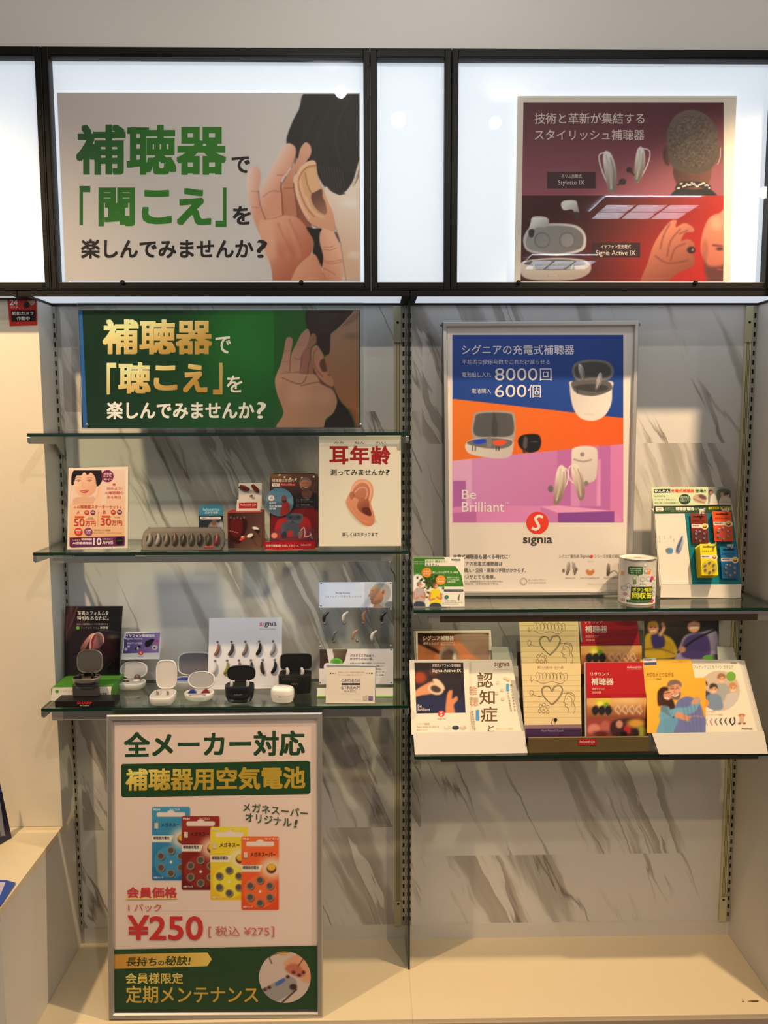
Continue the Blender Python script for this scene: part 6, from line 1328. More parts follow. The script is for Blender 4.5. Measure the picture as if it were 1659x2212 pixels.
c.ell(1014, 208, 66, 42, (180, 160, 140), 5, rot=.2); c.ell(1040, 190, 40, 20, (100, 70, 70), 8, rot=.4); c.stroke([(960, 210), (1060, 250)], 10, (150, 110, 80), 4)
c.poly([(1180, 130), (1304, 130), (1312, 264), (1190, 264)], (66, 72, 62), 8, .8); c.poly([(1110, 240), (1120, 170), (1150, 160), (1170, 200), (1180, 264), (1100, 264)], (206, 206, 206), 5); c.ell(1118, 146, 20, 26, (60, 48, 44), 4); c.ell(1120, 152, 14, 18, (170, 126, 104), 4)
c.poly([(1200, 264), (1214, 190), (1250, 180), (1300, 200), (1310, 264)], (176, 164, 160), 6); c.ell(1224, 164, 16, 20, (170, 130, 110), 4); c.ell(1276, 172, 18, 22, (180, 140, 120), 4); c.ell(1270, 158, 20, 14, (50, 42, 40), 4)
S.canvas(c)
S.poly([(580, 118), (734, 114), (736, 150), (582, 154)], (40, 58, 40)); S.t('かんたん', 586, 120, 730, 148, (236, 238, 222), .03); S.t('充電式補聴器', 742, 116, 962, 150, (206, 70, 62), .03); S.t('登場!!', 968, 118, 1072, 150, (60, 84, 56), .02)
for i, (q, x) in enumerate((('電池交換不要', 690), ('汗・水に強く、故障しにくい', 790), ('環境に優しい充電式補聴器です', 818))): S.t(q, 586, 176 + i * 32, x, 190 + i * 32, (100, 116, 90))
S.ell(872, 212, 55, 49, (48, 70, 48))
for y, q in ((190, '補聴器電池'), (208, '交換いらずの'), (226, '充電タイプ')): S.t(q, 830, y - 6, 914, y + 8, (196, 206, 180))
S.done('header_card', t, P_GLOSS)
S = Sheet(pl, [(582, 278), (1308, 270), (1320, 338), (586, 346)], (44, 72, 46), .0010, 1.3, .0014); S.poly([(596, 288), (668, 286), (668, 298), (678, 308), (668, 318), (668, 326), (598, 328)], (214, 216, 206)); S.t('補聴器', 608, 294, 652, 304, (80, 90, 76)); S.t('電池', 614, 310, 646, 322, (80, 90, 76))
S.t('メガネスーパー', 684, 290, 776, 302, (190, 204, 180)); S.t('オリジナル', 684, 306, 776, 318, (190, 204, 180)); S.t('補聴器電池', 784, 284, 956, 318, (214, 220, 206), .03); S.t('1パック', 966, 292, 1070, 316, (190, 204, 180)); S.poly([(1096, 284), (1196, 282), (1196, 306), (1098, 308)], (196, 200, 60)); S.t('会員価格', 1108, 288, 1184, 303, (50, 66, 40), .02); S.t('¥250', 1206, 280, 1308, 316, (206, 196, 70), .02); S.t('店頭で安心の品質保証付き電池', 736, 322, 904, 330, (170, 186, 160)); S.done('price_strip', t)
S = Sheet(pl, [(588, 352), (872, 348), (914, 770), (942, 1012), (648, 1014)], (222, 216, 206), .0005, 1.2, .0010)
c = Cv(620, 520, 890, 740, 4.5, (222, 216, 206)); c.poly([(690, 690), (708, 674), (750, 674), (762, 700), (748, 726), (704, 724)], lg((66, 140, 210), (120, 120, 118), (756, 690), (696, 700)), 4)
c.poly([(786, 700), (800, 640), (834, 560), (854, 544), (866, 580), (856, 640), (836, 700), (816, 728), (790, 720)], lg((206, 210, 220), (120, 130, 160), (860, 560), (800, 700)), 4); c.poly([(790, 690), (812, 630), (842, 566), (852, 560), (846, 600), (820, 670), (806, 712)], (86, 94, 130), 4); c.stroke([(812, 540), (832, 528), (858, 540)], 5, (206, 204, 206), 4)
for x, y in ((632, 575), (634, 612), (676, 574), (738, 570), (768, 602)): c.stroke([(x, y - 14), (x + 2, y + 12)], 6, (130, 130, 130), 3, .7)
c.stroke([(640, 600), (680, 630), (720, 600), (780, 640)], 4, (200, 196, 196), 4, .8); S.canvas(c); S.done('aid_picture', t)
S = Sheet(pl, [(874, 348), (1322, 340), (1366, 660), (1408, 1014), (944, 1020), (920, 770)], (8, 116, 128), .0010, 1.2, .0012); S.done('teal_panel', t)
part('front_base', MB().add([pl.hit(vx(x), vy(y), o) for o in (.0012, .0062) for x, y in ((648, 1022), (1408, 1020), (1400, 1142), (640, 1140))], [[4, 7, 6, 5], [0, 1, 5, 4], [1, 2, 6, 5], [2, 3, 7, 6], [3, 0, 4, 7]]), M_card, t)
M_hook = mat('clear_hook', (222, 222, 218), .15, coat=.8)
def blister(label, x, y, w, h, off, col, dark, sk=0.0, group=None, first=[None]):
    """one hanging pack of button cells: printed card, clear blister and six cells"""
    o = pl.hit(vx(x + w / 2), vy(y + h), off); kx = upm(pl, x, y)
    T_ = thing('battery_pack', label, 'battery pack', o, group)
    q = [(x, y + 6), (x + 6, y), (x + w - 6, y - sk), (x + w, y + 6 - sk), (x + w + w * .12, y + h - 6 - sk), (x + w + w * .12 - 6, y + h - sk), (x + w * .12 + 6, y + h), (x + w * .12, y + h - 6)]
    S = Sheet(pl, q, lg(col, dark, (x, y), (x, y + h)), .0007, 1.25, off)
    X = lambda u, v: (x + w * u + w * .12 * v, y + h * v - sk * u)
    def b(u0, v0, u1, v1, c_): S.poly([X(u0, v0), X(u1, v0), X(u1, v1), X(u0, v1)], c_)
    S.ell(*X(.84, .42), w * .2, h * .10, (232, 214, 180)); b(.02, .35, .66, .46, (226, 216, 206)); S.ell(*X(.84, .42), w * .13, h * .06, (106, 50, 34)); S.ell(*X(.83, .40), w * .10, h * .04, (226, 186, 60))
    b(.16, .075, .84, .12, tuple(k * .45 for k in dark)); S.ell(*X(.5, .085), w * .09, h * .028, tuple(k * .45 for k in dark))
    x0, y0 = X(.1, .20); S.t('メガネスーパー', x0, y0, x0 + w * .78, y0 + h * .065, tuple(k * .5 for k in dark), .02); x0, y0 = X(.08, .375); S.t('補聴器用電池', x0, y0, x0 + w * .44, y0 + h * .05, (80, 66, 66), .01)
    S.done('printed_card', T_, P_GLOSS)
    c0 = pl.hit(vx(X(.5, .745)[0]), vy(X(.5, .745)[1]), off + .0004); B = pl.M(c0)
    rb = kx * w * .46
    part('clear_blister', MB().lathe([(rb, 0), (rb * .96, .0028), (rb * .88, .0034), (.0005, .0034)], 28, B), clear_mat('blister2', (248, 248, 246), 1.3, 1.45, .05), T_, True)
    cm = mat('button_cell', (206, 200, 188), .22, metal=.9)
    for i in range(6):
        a = PI / 6 + i * PI / 3; part('button_cell', MB().lathe([(.0030, 0), (.0031, .0016), (.0026, .0022), (.0005, .0022)], 16, B @ Matrix.Translation((rb * .64 * math.cos(a), rb * .62 * math.sin(a), .0004))), cm, T_, True)
    return T_
def stack(x, y, w, h, n, col, dark, lab_front, lab_rest, group, dx=0.0, dy=0.0, base=.0024, pitch=.0044):
    T0 = blister(lab_rest if n > 1 else lab_front, x + dx, y + dy, w, h, base, col, dark, 0, group)
    for i in range(1, n):
        c_ = copy_tree(T0); f = i / (n - 1); m = pl.hit(vx(x + dx + (0 - dx) * f), vy(y + dy + (0 - dy) * f), base + pitch * i) - pl.hit(vx(x + dx), vy(y + dy), base)
        c_.location = Vector(T0.location) + m; c_['label'] = lab_front if i == n - 1 else lab_rest
def hook_(x, y, length, lab, w=.0016):
    a = pl.hit(vx(x), vy(y), .0022); e = a + pl.N * length
    h = MB().tube(catmull([tuple(a), tuple(a + pl.N * length * .6), tuple(e - Vector((0, 0, .002))), tuple(e + pl.N * .003 + Vector((0, 0, .007)))], False), w, 8); part('peg_hook', h, M_hook, t, True)
    part('peg_plate', MB().box(-.006, .006, -.007, .007, 0, .0012, pl.M(pl.hit(vx(x), vy(y), .0013))), M_hook, t)
stack(925, 350, 152, 282, 2, (134, 56, 38), (96, 32, 22), 'brown pack of hearing aid batteries hanging in front, upper left of the teal panel', 'brown battery pack hanging directly behind the front brown pack', 'brown battery packs', 4, -3)
stack(1132, 326, 172, 282, 4, (226, 92, 40), (206, 66, 24), 'orange pack of hearing aid batteries hanging in front, upper right of the teal panel', 'orange battery pack hanging behind the front orange one', 'orange battery packs', 8, 4)
stack(1014, 634, 152, 292, 10, (236, 214, 40), (226, 200, 26), 'yellow pack of hearing aid batteries at the front of the thick stack', 'yellow battery pack in the thick stack behind the front yellow one', 'yellow battery packs', -44, 30, .0024, .0042)
stack(1206, 660, 160, 300, 3, (40, 122, 180), (24, 92, 150), 'blue pack of hearing aid batteries hanging in front, lower right of the teal panel', 'blue battery pack hanging behind the front blue one', 'blue battery packs', -16, 8)
hook_(1032, 330, .016, 0); hook_(1246, 326, .022, 0); hook_(1092, 648, .044, 0); hook_(1292, 664, .018, 0)
# =================================================================== lower right shelf: brochures
view(870, 1300, 2.1027)
def lip_holder(label, lip, yback, hgt_y, lean, m, name='brochure_holder'):
    """cardboard holder: floor plate, upright front lip and a leaning back panel"""
    f = vz((lip[2][0] + lip[3][0]) / 2, (lip[2][1] + lip[3][1]) / 2, ZB)
    t = thing(name, label, 'brochure holder', (f.x, f.y, ZB))
    plf = Plane(Vector((f.x, f.y, ZB + .0003)), math.radians(25))
    slab(t, 'front_lip', plf, lip, .0012, m)
    xl, xr = plf.hit(vx(lip[3][0]), vy(lip[3][1])).x, plf.hit(vx(lip[2][0]), vy(lip[2][1])).x
    part('floor_plate', MB().box(xl + .001, xr - .001, f.y + .003, yback, ZB + .0003, ZB + .0012), m, t)
    c, s_ = math.cos(lean), math.sin(lean); H_ = hgt_y
    M = Matrix(((1, 0, 0, 0), (0, c, s_, yback), (0, -s_, c, ZB + .0015), (0, 0, 0, 1)))
    part('back_panel', MB().box(xl + .004, xr - .004, 0, .0014, 0, H_, M), m, t)
    return t, f
def booklet(label, pl, quad, bg, th=.0012, gain=1.25, name='brochure', group=None):
    a = quad[2]; b_ = quad[3]; o = pl.hit(vx((a[0] + b_[0]) / 2), vy((a[1] + b_[1]) / 2))
    t = thing(name, label, 'brochure', o, group); return t, Sheet(pl, quad, bg, th, gain)
def pages(t, pl, quad, n=1, dx=3):
    for i in range(n): slab(t, 'inner_page', pl, [(x + dx * (i + 1), y - 1 + i) for x, y in quad], .0004, M_card, -.0020 - .0012 * i)
L22 = math.radians(21)
# --- left white holder
tl, fl = lip_holder('white cardboard brochure holder at the left of the lower right shelf', [(48, 594), (553, 587), (567, 687), (55, 694)], -.195, .19, L22, M_card)
plb = Plane((fl.x, -.150, ZB + .022), L22); plf = Plane((fl.x, fl.y + .010, ZB + .003), L22)
t, S = booklet('brown catalogue with a round mirror picture at the back of the left white holder', plb, [(58, 134), (400, 129), (412, 330), (66, 334)], (224, 214, 200))
c = Cv(68, 140, 392, 300, 5, lg((40, 24, 22), (206, 130, 88), (100, 140), (150, 240)))
c.poly([(68, 140), (392, 140), (392, 200), (300, 150), (68, 156)], (44, 28, 26), 12); c.poly([(240, 150), (392, 150), (392, 262), (330, 250), (270, 190)], (156, 128, 110), 8); c.poly([(68, 190), (190, 262), (230, 300), (68, 300)], (176, 106, 66), 6); c.stroke([(68, 182), (150, 222), (240, 270)], 16, (56, 34, 30), 5); c.ell(208, 248, 44, 50, (150, 132, 120), 5); c.ell(208, 256, 34, 40, (96, 76, 66), 8); c.ell(236, 256, 9, 24, (210, 196, 186), 4)
S.canvas(c); S.t('シグニア補聴器', 92, 155, 232, 176, (232, 222, 210), .012); S.t('総合カタログ', 94, 183, 164, 197, (214, 196, 182), .008); S.rect(172, 182, 236, 198, (206, 160, 130), 5); S.t('2024年10月版', 178, 185, 230, 195, (110, 66, 46)); S.done('cover', t, P_GLOSS); pages(t, plb, [(58, 134), (400, 129), (412, 330), (66, 334)], 2, -4)
q = [(38, 265), (284, 263), (300, 600), (50, 604)]
t, S = booklet('white leaflet with a dark night picture of hands and an open white case, front left holder', plf, q, (230, 218, 202), .0012); t['label'] = 'white leaflet with a dark picture of hands holding an open white case'
c = Cv(50, 276, 290, 510, 4.5, lg((46, 30, 28), (26, 28, 50), (120, 300), (170, 500)))
c.poly([(62, 510), (60, 450), (130, 420), (240, 440), (292, 470), (292, 510)], (34, 40, 74), 20); c.ell(78, 345, 30, 26, (180, 70, 36), 12, .8); c.ell(140, 320, 24, 16, (110, 50, 34), 12, .6); c.ell(240, 300, 60, 40, (30, 22, 24), 20)
c.poly([(56, 430), (60, 402), (100, 376), (136, 362), (150, 386), (158, 408), (120, 420), (90, 424)], (206, 140, 100), 5); c.ell(150, 396, 36, 26, (214, 186, 156), 4, rot=.3); c.ell(150, 396, 24, 15, (70, 56, 50), 4, rot=.3); c.poly([(136, 352), (160, 352), (186, 380), (190, 400), (170, 392), (146, 372)], (214, 190, 164), 4)
c.poly([(196, 510), (200, 430), (210, 404), (226, 404), (224, 440), (244, 428), (250, 446), (232, 470), (236, 510)], (206, 132, 90), 5)
S.canvas(c); S.poly([(30, 264), (52, 264), (66, 600), (40, 604)], (230, 218, 202)); S.poly([(274, 262), (300, 262), (306, 600), (290, 602)], (230, 218, 202)); S.poly([(40, 508), (298, 504), (300, 600), (48, 604)], (230, 218, 202))
S.t('充電式イヤフォン型補聴器', 134, 282, 264, 296, (226, 214, 200), .01); S.t('Signia Active IX', 134, 304, 266, 324, (232, 222, 210), .006); S.t('Be', 68, 466, 86, 480, (226, 214, 206)); S.t('Brilliant', 68, 482, 124, 496, (226, 214, 206)); S.ell(175, 508, 16, 15, (214, 60, 56)); S.line([(181, 502), (172, 502), (178, 514), (168, 514)], 4, (240, 226, 216)); S.t('signia', 158, 526, 196, 538, (150, 130, 116))
S.t('シグニア補聴器', 64, 550, 122, 560, (190, 150, 110)); S.t('Signia Active IX 2024.10', 64, 564, 164, 574, (160, 136, 116)); S.t('製品カタログ', 64, 579, 112, 587, (206, 140, 96))
for x, k in ((202, (206, 196, 184)), (240, (50, 56, 76)), (274, (196, 180, 160))): S.ell(x, 572, 16, 10, k); S.ell(x - 4, 568, 6, 5, tuple(min(255, v + 26) for v in k))
S.done('cover', t); pages(t, plf, q, 1, 3)
q = [(284, 263), (494, 264), (556, 600), (300, 600)]
pl2 = Plane((fl.x, fl.y + .018, ZB + .003), L22)
t, S = booklet('white leaflet with large brown vertical Japanese lettering, in the left white holder', pl2, q, (232, 220, 202), .0010)
BR = (104, 78, 56)
S.t('認', 338, 320, 410, 390, BR, .01); S.t('知', 348, 400, 418, 466, BR, .01); S.t('症', 354, 476, 430, 546, BR, .01); S.t('と', 386, 560, 416, 590, BR, .01); S.t('難', 292, 384, 338, 424, (190, 150, 116), .008); S.t('聴', 298, 432, 344, 474, (190, 150, 116), .008)
S.t('sıgnıa', 416, 276, 486, 300, (120, 90, 76), .012); S.t('Life sounds brilliant.', 418, 303, 486, 309, (170, 150, 130)); S.rect(470, 372, 484, 406, (86, 150, 206), 4); S.rect(332, 490, 348, 540, (86, 150, 206), 4)
for i in range(9): S.t('聴こえの健康を守るため'[i], 488 + i * 2.0, 374 + i * 14, 498 + i * 2.0, 385 + i * 14, (130, 104, 80))
for i in range(8): S.t('早めの補聴器装用を'[i], 474 + i * 2.0, 412 + i * 11, 482 + i * 2.0, 421 + i * 11, (130, 104, 80)); S.t('難聴は認知症の要因'[i], 312 + i * 1.6, 496 + i * 11, 321 + i * 1.6, 505 + i * 11, (130, 104, 80)); S.t('きこえの専門家より'[i], 304 + i * 1.6, 500 + i * 10, 311 + i * 1.6, 508 + i * 10, (150, 124, 96))
for x, y in ((432, 366), (480, 352), (452, 400), (428, 414), (455, 440), (466, 346)): S.rect(x - 7, y - 7, x + 7, y + 7, (222, 200, 168), 2)
S.t('株式会社シグニア補聴器', 424, 572, 500, 580, (206, 170, 130)); S.done('cover', t); pages(t, pl2, q, 2, -3)
plc = Plane((fl.x, -.168, ZB + .005), L22)
acrylic(tl, plc, [(402, 200), (494, 201), (520, 330), (412, 330)], .0014, 0, 'clear_side_pocket'); slab(tl, 'pocket_card', plc, [(404, 203), (492, 203), (512, 320), (410, 320)], .0006, mat('pocket_white', (206, 204, 198), .5), -.0018); acrylic(tl, plc, [(30, 200), (56, 200), (62, 330), (34, 330)], .0014, .002, 'clear_side_pocket')

# --- wooden two-tier holder in the middle
L13 = math.radians(12)
fw = vz(838, 684, ZB)
M_wood = mat('brown_wood', (112, 96, 58), .45, var=.25, bscale=40)
th_ = thing('brochure_holder', 'brown two-tier brochure holder with a small red tag on the lower right shelf', 'brochure holder', (fw.x, fw.y, ZB))
plw = Plane(Vector((fw.x, fw.y, ZB + .0003)), 0)
slab(th_, 'front_board', plw, [(572, 617), (1116, 612), (1120, 680), (572, 688)], .006, M_wood, 0, .001)
xl, xr = plw.hit(vx(572), vy(688)).x, plw.hit(vx(1118), vy(680)).x
part('floor_plate', MB().box(xl, xr, fw.y + .0064, -.07, ZB + .0003, ZB + .006), M_wood, th_)
part('step_board', MB().box(xl, xr, -.190, -.184, ZB + .0064, ZB + .05), M_wood, th_)
part('back_board', MB().box(xl, xr, -.078, -.070, ZB + .0064, ZB + .20), M_wood, th_)
S = Sheet(plw, [(796, 625), (880, 623), (881, 650), (797, 652)], (176, 34, 36), .0004, 1.2, .0008); S.t('ReSound GN', 804, 630, 872, 641, (236, 200, 196), .01); S.t('hearing aids', 826, 644, 866, 649, (220, 180, 176)); S.done('red_tag', th_)
pf = Plane((fw.x, fw.y + .016, ZB + .010), L13); pb = Plane((fw.x, -.145, ZB + .085), L13)
def lineart(S, ox, oy, k, y0):
    K = (96, 84, 66)
    X = lambda u, v: (ox + u * k, oy + v * k)
    for i in range(9): S.line([X(-70 + i * 16, 34), X(-74 + i * 16, 14 - (i * 7) % 13), X(-64 + i * 16, 2 + (i * 5) % 9), X(-58 + i * 16, 18), X(-60 + i * 16, 36)], 1.6, K)
    S.line([X(-72, 40), X(-40, 52), X(0, 44), X(40, 54), X(60, 40)], 1.6, K)
    hp = [X(0, 150), X(-34, 116), X(-46, 84), X(-30, 66), X(-10, 70), X(0, 88), X(12, 68), X(34, 62), (X(48, 82)), X(32, 118), X(0, 150)]
    S.line(hp, 5, (150, 140, 116)); S.line([(x + 2, y + 2) for x, y in hp], 1.4, K); S.line([(x - 3, y - 2) for x, y in hp], 1.2, K)
    S.line([X(-92, 100), X(-60, 112), X(-40, 104)], 1.4, K); S.line([X(46, 100), X(70, 96), X(96, 108)], 1.4, K); S.line([X(-92, 112), X(-84, 92), X(-96, 82), X(-100, 100), X(-90, 112)], 1.4, K); S.line([X(-102, 34), X(-90, 40), X(-80, 30)], 1.4, K); S.line([X(-96, 20), X(-92, 48)], 1.4, K)
    S.line([X(62, 108), X(58, 126), X(52, 138), X(60, 142), X(60, 156), X(74, 166), X(72, 186)], 1.6, K); S.line([X(62, 108), X(74, 94), X(94, 98), X(104, 118), X(98, 140), X(106, 164), X(98, 190)], 1.6, K); S.line([X(72, 110), X(86, 116), X(92, 136), X(88, 156)], 1.4, K); S.line([X(64, 124), X(72, 122)], 1.4, K); S.line([X(62, 148), X(70, 148)], 1.4, K)
    for i, (u, v) in enumerate(((-52, 146), (-36, 140), (-20, 150), (-56, 168), (-38, 170), (-20, 172))): S.line([X(u, v), X(u - 7, v + 9), X(u, v + 18), X(u + 7, v + 9), X(u, v)], 1.5, K)
for pl_, quad, lab, oy in ((pb, [(526, 52), (795, 52), (809, 330), (543, 330)], 'cream brochure with line drawings, standing in the rear tier of the brown holder', 96), (pf, [(540, 281), (808, 280), (812, 618), (558, 620)], 'cream brochure with line drawings above a purple band, front tier of the brown holder', 322)):
    t, S = booklet(lab, pl_, quad, (226, 206, 156)); lineart(S, 668 if oy < 200 else 678, oy - 4, 1.0, oy)
    for i in range(9): S.line([(quad[0][0] + 2 + i * 1.5, oy + 10 + i * 24), (quad[1][0] - 2 + i * .8, oy + 9 + i * 24)], 1.2, (214, 192, 142), False)
    if oy > 200:
        S.t('聞こえの喜びを、もう一度。', 614, 292, 732, 302, (120, 104, 76)); S.poly([(556, 576), (811, 574), (812, 618), (558, 620)], (62, 40, 74)); S.poly([(555, 560), (811, 556), (811, 574), (556, 576)], (140, 112, 120)); S.t('Most Natural Sound', 630, 580, 728, 590, (150, 126, 160), .01); S.ell(694, 536, 8, 8, (40, 34, 34)); S.line([(684, 528), (676, 548), (682, 566)], 2, (60, 50, 46)); S.line([(694, 542), (692, 554)], 2, (60, 50, 46))
    S.done('cover', t, P_GLOSS); pages(t, pl_, quad, 1, -3)
for pl_, quad, lab, dy, dx in ((pb, [(806, 52), (1062, 52), (1092, 330), (832, 330)], 'red brochure in the rear tier of the brown holder, cut off by the shelf above', -238, -28), (pf, [(832, 276), (1091, 274), (1117, 616), (836, 618)], 'red brochure with a hearing aid photo, front tier of the brown holder', 0, 0)):
    t, S = booklet(lab, pl_, quad, (184, 34, 38)); X = lambda x, y: (x + dx + (y - 280) * .03, y + dy)
    yb_ = 614 if dy == 0 else 328
    c = Cv(836 + dx, 436 + dy, 1114 + dx, yb_, 4.6, lg((206, 146, 80), (120, 60, 40), (960, 440 + dy), (960, 560 + dy)))
    c.poly([X(836, 436), X(1100, 434), X(1100, 470), X(836, 474)], (216, 164, 96), 12); c.ell(*X(905, 455), 34, 20, (206, 200, 50), 8); c.ell(*X(890, 462), 12, 10, (236, 226, 110), 6); c.ell(*X(920, 470), 12, 12, (110, 150, 50), 6); c.ell(*X(1010, 448), 60, 12, (236, 196, 140), 10, .8)
    for i in range(3): c.poly([X(856 + i * 30, 480), X(876 + i * 30, 472), X(884 + i * 30, 496), X(868 + i * 30, 516), X(854 + i * 30, 504)], (34, 34, 38), 4)
    for i in range(4): c.stroke([X(972 + i * 32, 472), X(958 + i * 32, 488), X(976 + i * 32, 508)], 9, (206, 176, 150), 4); c.stroke([X(976 + i * 32, 474), X(984 + i * 32, 500)], 4, (240, 220, 196), 3, .8)
    c.poly([X(830, 520), X(1110, 520), X(1120, 536), X(830, 540)], (136, 76, 50), 6)
    if dy == 0:
        c.poly([(832, 540), (960, 545), (960, 616), (832, 616)], (150, 66, 60), 10); c.ell(870, 580, 30, 26, (206, 130, 110), 8); c.ell(920, 570, 24, 30, (176, 96, 84), 8); c.ell(900, 600, 40, 14, (96, 40, 40), 8); c.poly([(958, 540), (1114, 536), (1114, 616), (962, 616)], (60, 34, 34), 8); c.ell(984, 556, 16, 18, (196, 140, 116), 5); c.ell(1020, 580, 16, 20, (176, 40, 44), 6); c.ell(1060, 552, 40, 20, (206, 150, 60), 10); c.ell(1084, 590, 26, 26, (150, 150, 60), 10); c.ell(1004, 600, 16, 14, (26, 22, 26), 6); c.ell(1060, 596, 14, 20, (40, 30, 34), 6)
    S.canvas(c)
    S.poly([X(832, 420), X(1100, 418), X(1100, 436), X(832, 438)], (170, 28, 34))
    if dy == 0: S.ring(1052, 300, 0.1, .2, (184, 34, 38)); S.poly([(1016, 291), (1088, 290), (1089, 310), (1017, 311)], (200, 60, 60)); S.t('ReSound GN', 1020, 293, 1084, 301, (236, 206, 200), .01); S.t('hearing aids', 1040, 303, 1080, 308, (226, 190, 186))
    a0 = X(852, 320); a1 = X(936, 336); S.t('リサウンド', a0[0], a0[1], a1[0], a1[1], (240, 220, 210), .012); a0 = X(854, 346); a1 = X(954, 378); S.t('補聴器', a0[0], a0[1], a1[0], a1[1], (240, 222, 212), .016); a0 = X(856, 390); a1 = X(914, 401); S.t('総合カタログ', a0[0], a0[1], a1[0], a1[1], (232, 200, 190)); a0 = X(856, 407); a1 = X(896, 416); S.t('2024.05', a0[0], a0[1], a1[0], a1[1], (232, 200, 190))
    S.done('cover', t, P_GLOSS); pages(t, pl_, quad, 2, -4)

# --- right white holder
tr_, fr_ = lip_holder('white cardboard brochure holder at the right of the lower right shelf', [(1132, 597), (1640, 588), (1659, 690), (1165, 693)], -.200, .19, L22, M_card)
plf = Plane((fr_.x, fr_.y + .010, ZB + .003), L22); plb = Plane((fr_.x, -.135, ZB + .03), math.radians(14))
q = [(1096, 60), (1432, 60), (1440, 300), (1102, 300)]
t, S = booklet('dark brochure of two people in a kayak at the back of the right white holder', plb, q, (30, 26, 26))
c = Cv(1100, 66, 1436, 290, 5, lg((52, 42, 34), (26, 24, 26), (1110, 80), (1430, 240)))
c.ell(1200, 90, 90, 24, (90, 74, 54), 20, .6); c.ell(1300, 240, 140, 20, (60, 66, 70), 20, .6)
c.poly([(1092, 250), (1100, 160), (1130, 140), (1180, 146), (1230, 180), (1240, 250)], (196, 160, 36), 5); c.poly([(1130, 150), (1180, 150), (1190, 200), (1140, 210)], (62, 50, 110), 6); c.ell(1138, 120, 24, 28, (196, 136, 100), 4); c.poly([(1112, 116), (1118, 92), (1150, 90), (1160, 112), (1130, 106)], (206, 160, 60), 4); c.stroke([(1170, 150), (1186, 120), (1180, 100)], 14, (200, 150, 120), 5); c.stroke([(1126, 134), (1148, 132)], 5, (244, 230, 222), 2.5)
for x in (1128, 1146): c.ell(x, 116, 4, 3, (70, 44, 40), 2)
for x in (1310, 1334): c.ell(x, 102, 4, 3, (80, 50, 44), 2)
for k in range(4): c.stroke([(1196 + k * 10, 176 + k * 6), (1190 + k * 12, 210), (1200 + k * 10, 246)], 4, (156, 124, 30), 4, .6); c.stroke([(1392 + k * 10, 150), (1396 + k * 10, 200), (1390 + k * 10, 246)], 4, (120, 112, 146), 4, .6)
c.stroke([(1100, 216), (1160, 212), (1236, 236)], 6, (60, 48, 24), 4, .5)
c.poly([(1244, 290), (1262, 190), (1290, 150), (1350, 140), (1420, 130), (1440, 200), (1440, 290)], (150, 140, 172), 6); c.poly([(1270, 250), (1290, 160), (1380, 150), (1390, 250)], (74, 58, 120), 6); c.ell(1322, 108, 28, 32, (206, 146, 120), 4); c.poly([(1292, 100), (1300, 74), (1344, 70), (1356, 96), (1320, 88)], (40, 34, 36), 5); c.stroke([(1308, 118), (1338, 116)], 6, (240, 226, 220), 3); c.stroke([(1250, 230), (1330, 170), (1436, 120)], 9, (30, 28, 30), 4); c.ell(1270, 216, 16, 14, (200, 140, 116), 4)
S.canvas(c); S.ell(1388, 254, 26, 13, (96, 160, 60)); S.t('人生に寄り添う', 1290, 66, 1420, 80, (180, 170, 160)); S.done('cover', t, P_GLOSS); pages(t, plb, q, 1, -3)
q = [(1078, 262), (1309, 261), (1378, 600), (1138, 602)]
t, S = booklet('yellow brochure with a hugging couple in blue shirts, in the right white holder', plf, q, (236, 176, 62))
c = Cv(1110, 345, 1376, 596, 4.2, lg((240, 184, 70), (230, 160, 46), (1120, 350), (1370, 590)))
c.poly([(1160, 610), (1168, 540), (1172, 480), (1200, 462), (1240, 470), (1270, 510), (1290, 560), (1310, 610)], (104, 156, 190), 4)
c.poly([(1236, 610), (1250, 540), (1240, 470), (1262, 440), (1300, 430), (1345, 456), (1366, 510), (1376, 610)], (108, 116, 170), 4)
c.poly([(1160, 470), (1158, 410), (1180, 388), (1206, 392), (1214, 420), (1236, 470), (1230, 530), (1210, 480), (1180, 470)], (64, 40, 34), 4)
c.ell(1202, 420, 20, 27, (206, 146, 116), 3, rot=-.2); c.stroke([(1190, 436), (1206, 440)], 5, (246, 230, 222), 2); c.poly([(1166, 420), (1176, 390), (1206, 390), (1212, 402), (1188, 408), (1180, 440)], (60, 38, 32), 3)
c.poly([(1206, 396), (1216, 370), (1244, 362), (1262, 380), (1264, 416), (1250, 440), (1226, 440), (1214, 420)], (214, 156, 124), 4); c.poly([(1200, 386), (1210, 360), (1240, 354), (1264, 366), (1266, 386), (1248, 374), (1220, 380)], (120, 104, 96), 4); c.poly([(1220, 420), (1240, 424), (1262, 412), (1256, 442), (1230, 444)], (110, 92, 84), 4, .9)
c.stroke([(1180, 520), (1240, 500), (1310, 490), (1336, 450)], 34, (112, 166, 198), 4); c.ell(1330, 452, 22, 12, (206, 150, 120), 4, rot=-.6); c.stroke([(1350, 530), (1300, 530), (1250, 514)], 26, (206, 148, 116), 4); c.stroke([(1366, 540), (1320, 536)], 32, (108, 116, 170), 5); c.ell(1252, 512, 18, 12, (206, 148, 118), 4)
for x, y in ((1193, 416), (1209, 413)): c.stroke([(x - 5, y), (x, y - 2), (x + 5, y)], 3, (70, 40, 34), 2)
for x, y in ((1224, 396), (1248, 394)): c.stroke([(x - 7, y), (x, y - 2), (x + 7, y)], 3.5, (80, 50, 40), 2); c.stroke([(x - 8, y - 9), (x + 8, y - 10)], 3, (110, 86, 76), 2, .8)
c.stroke([(1236, 398), (1232, 410), (1240, 412)], 3, (176, 112, 86), 2.5); c.stroke([(1226, 424), (1238, 428), (1252, 421)], 5, (244, 226, 216), 2)
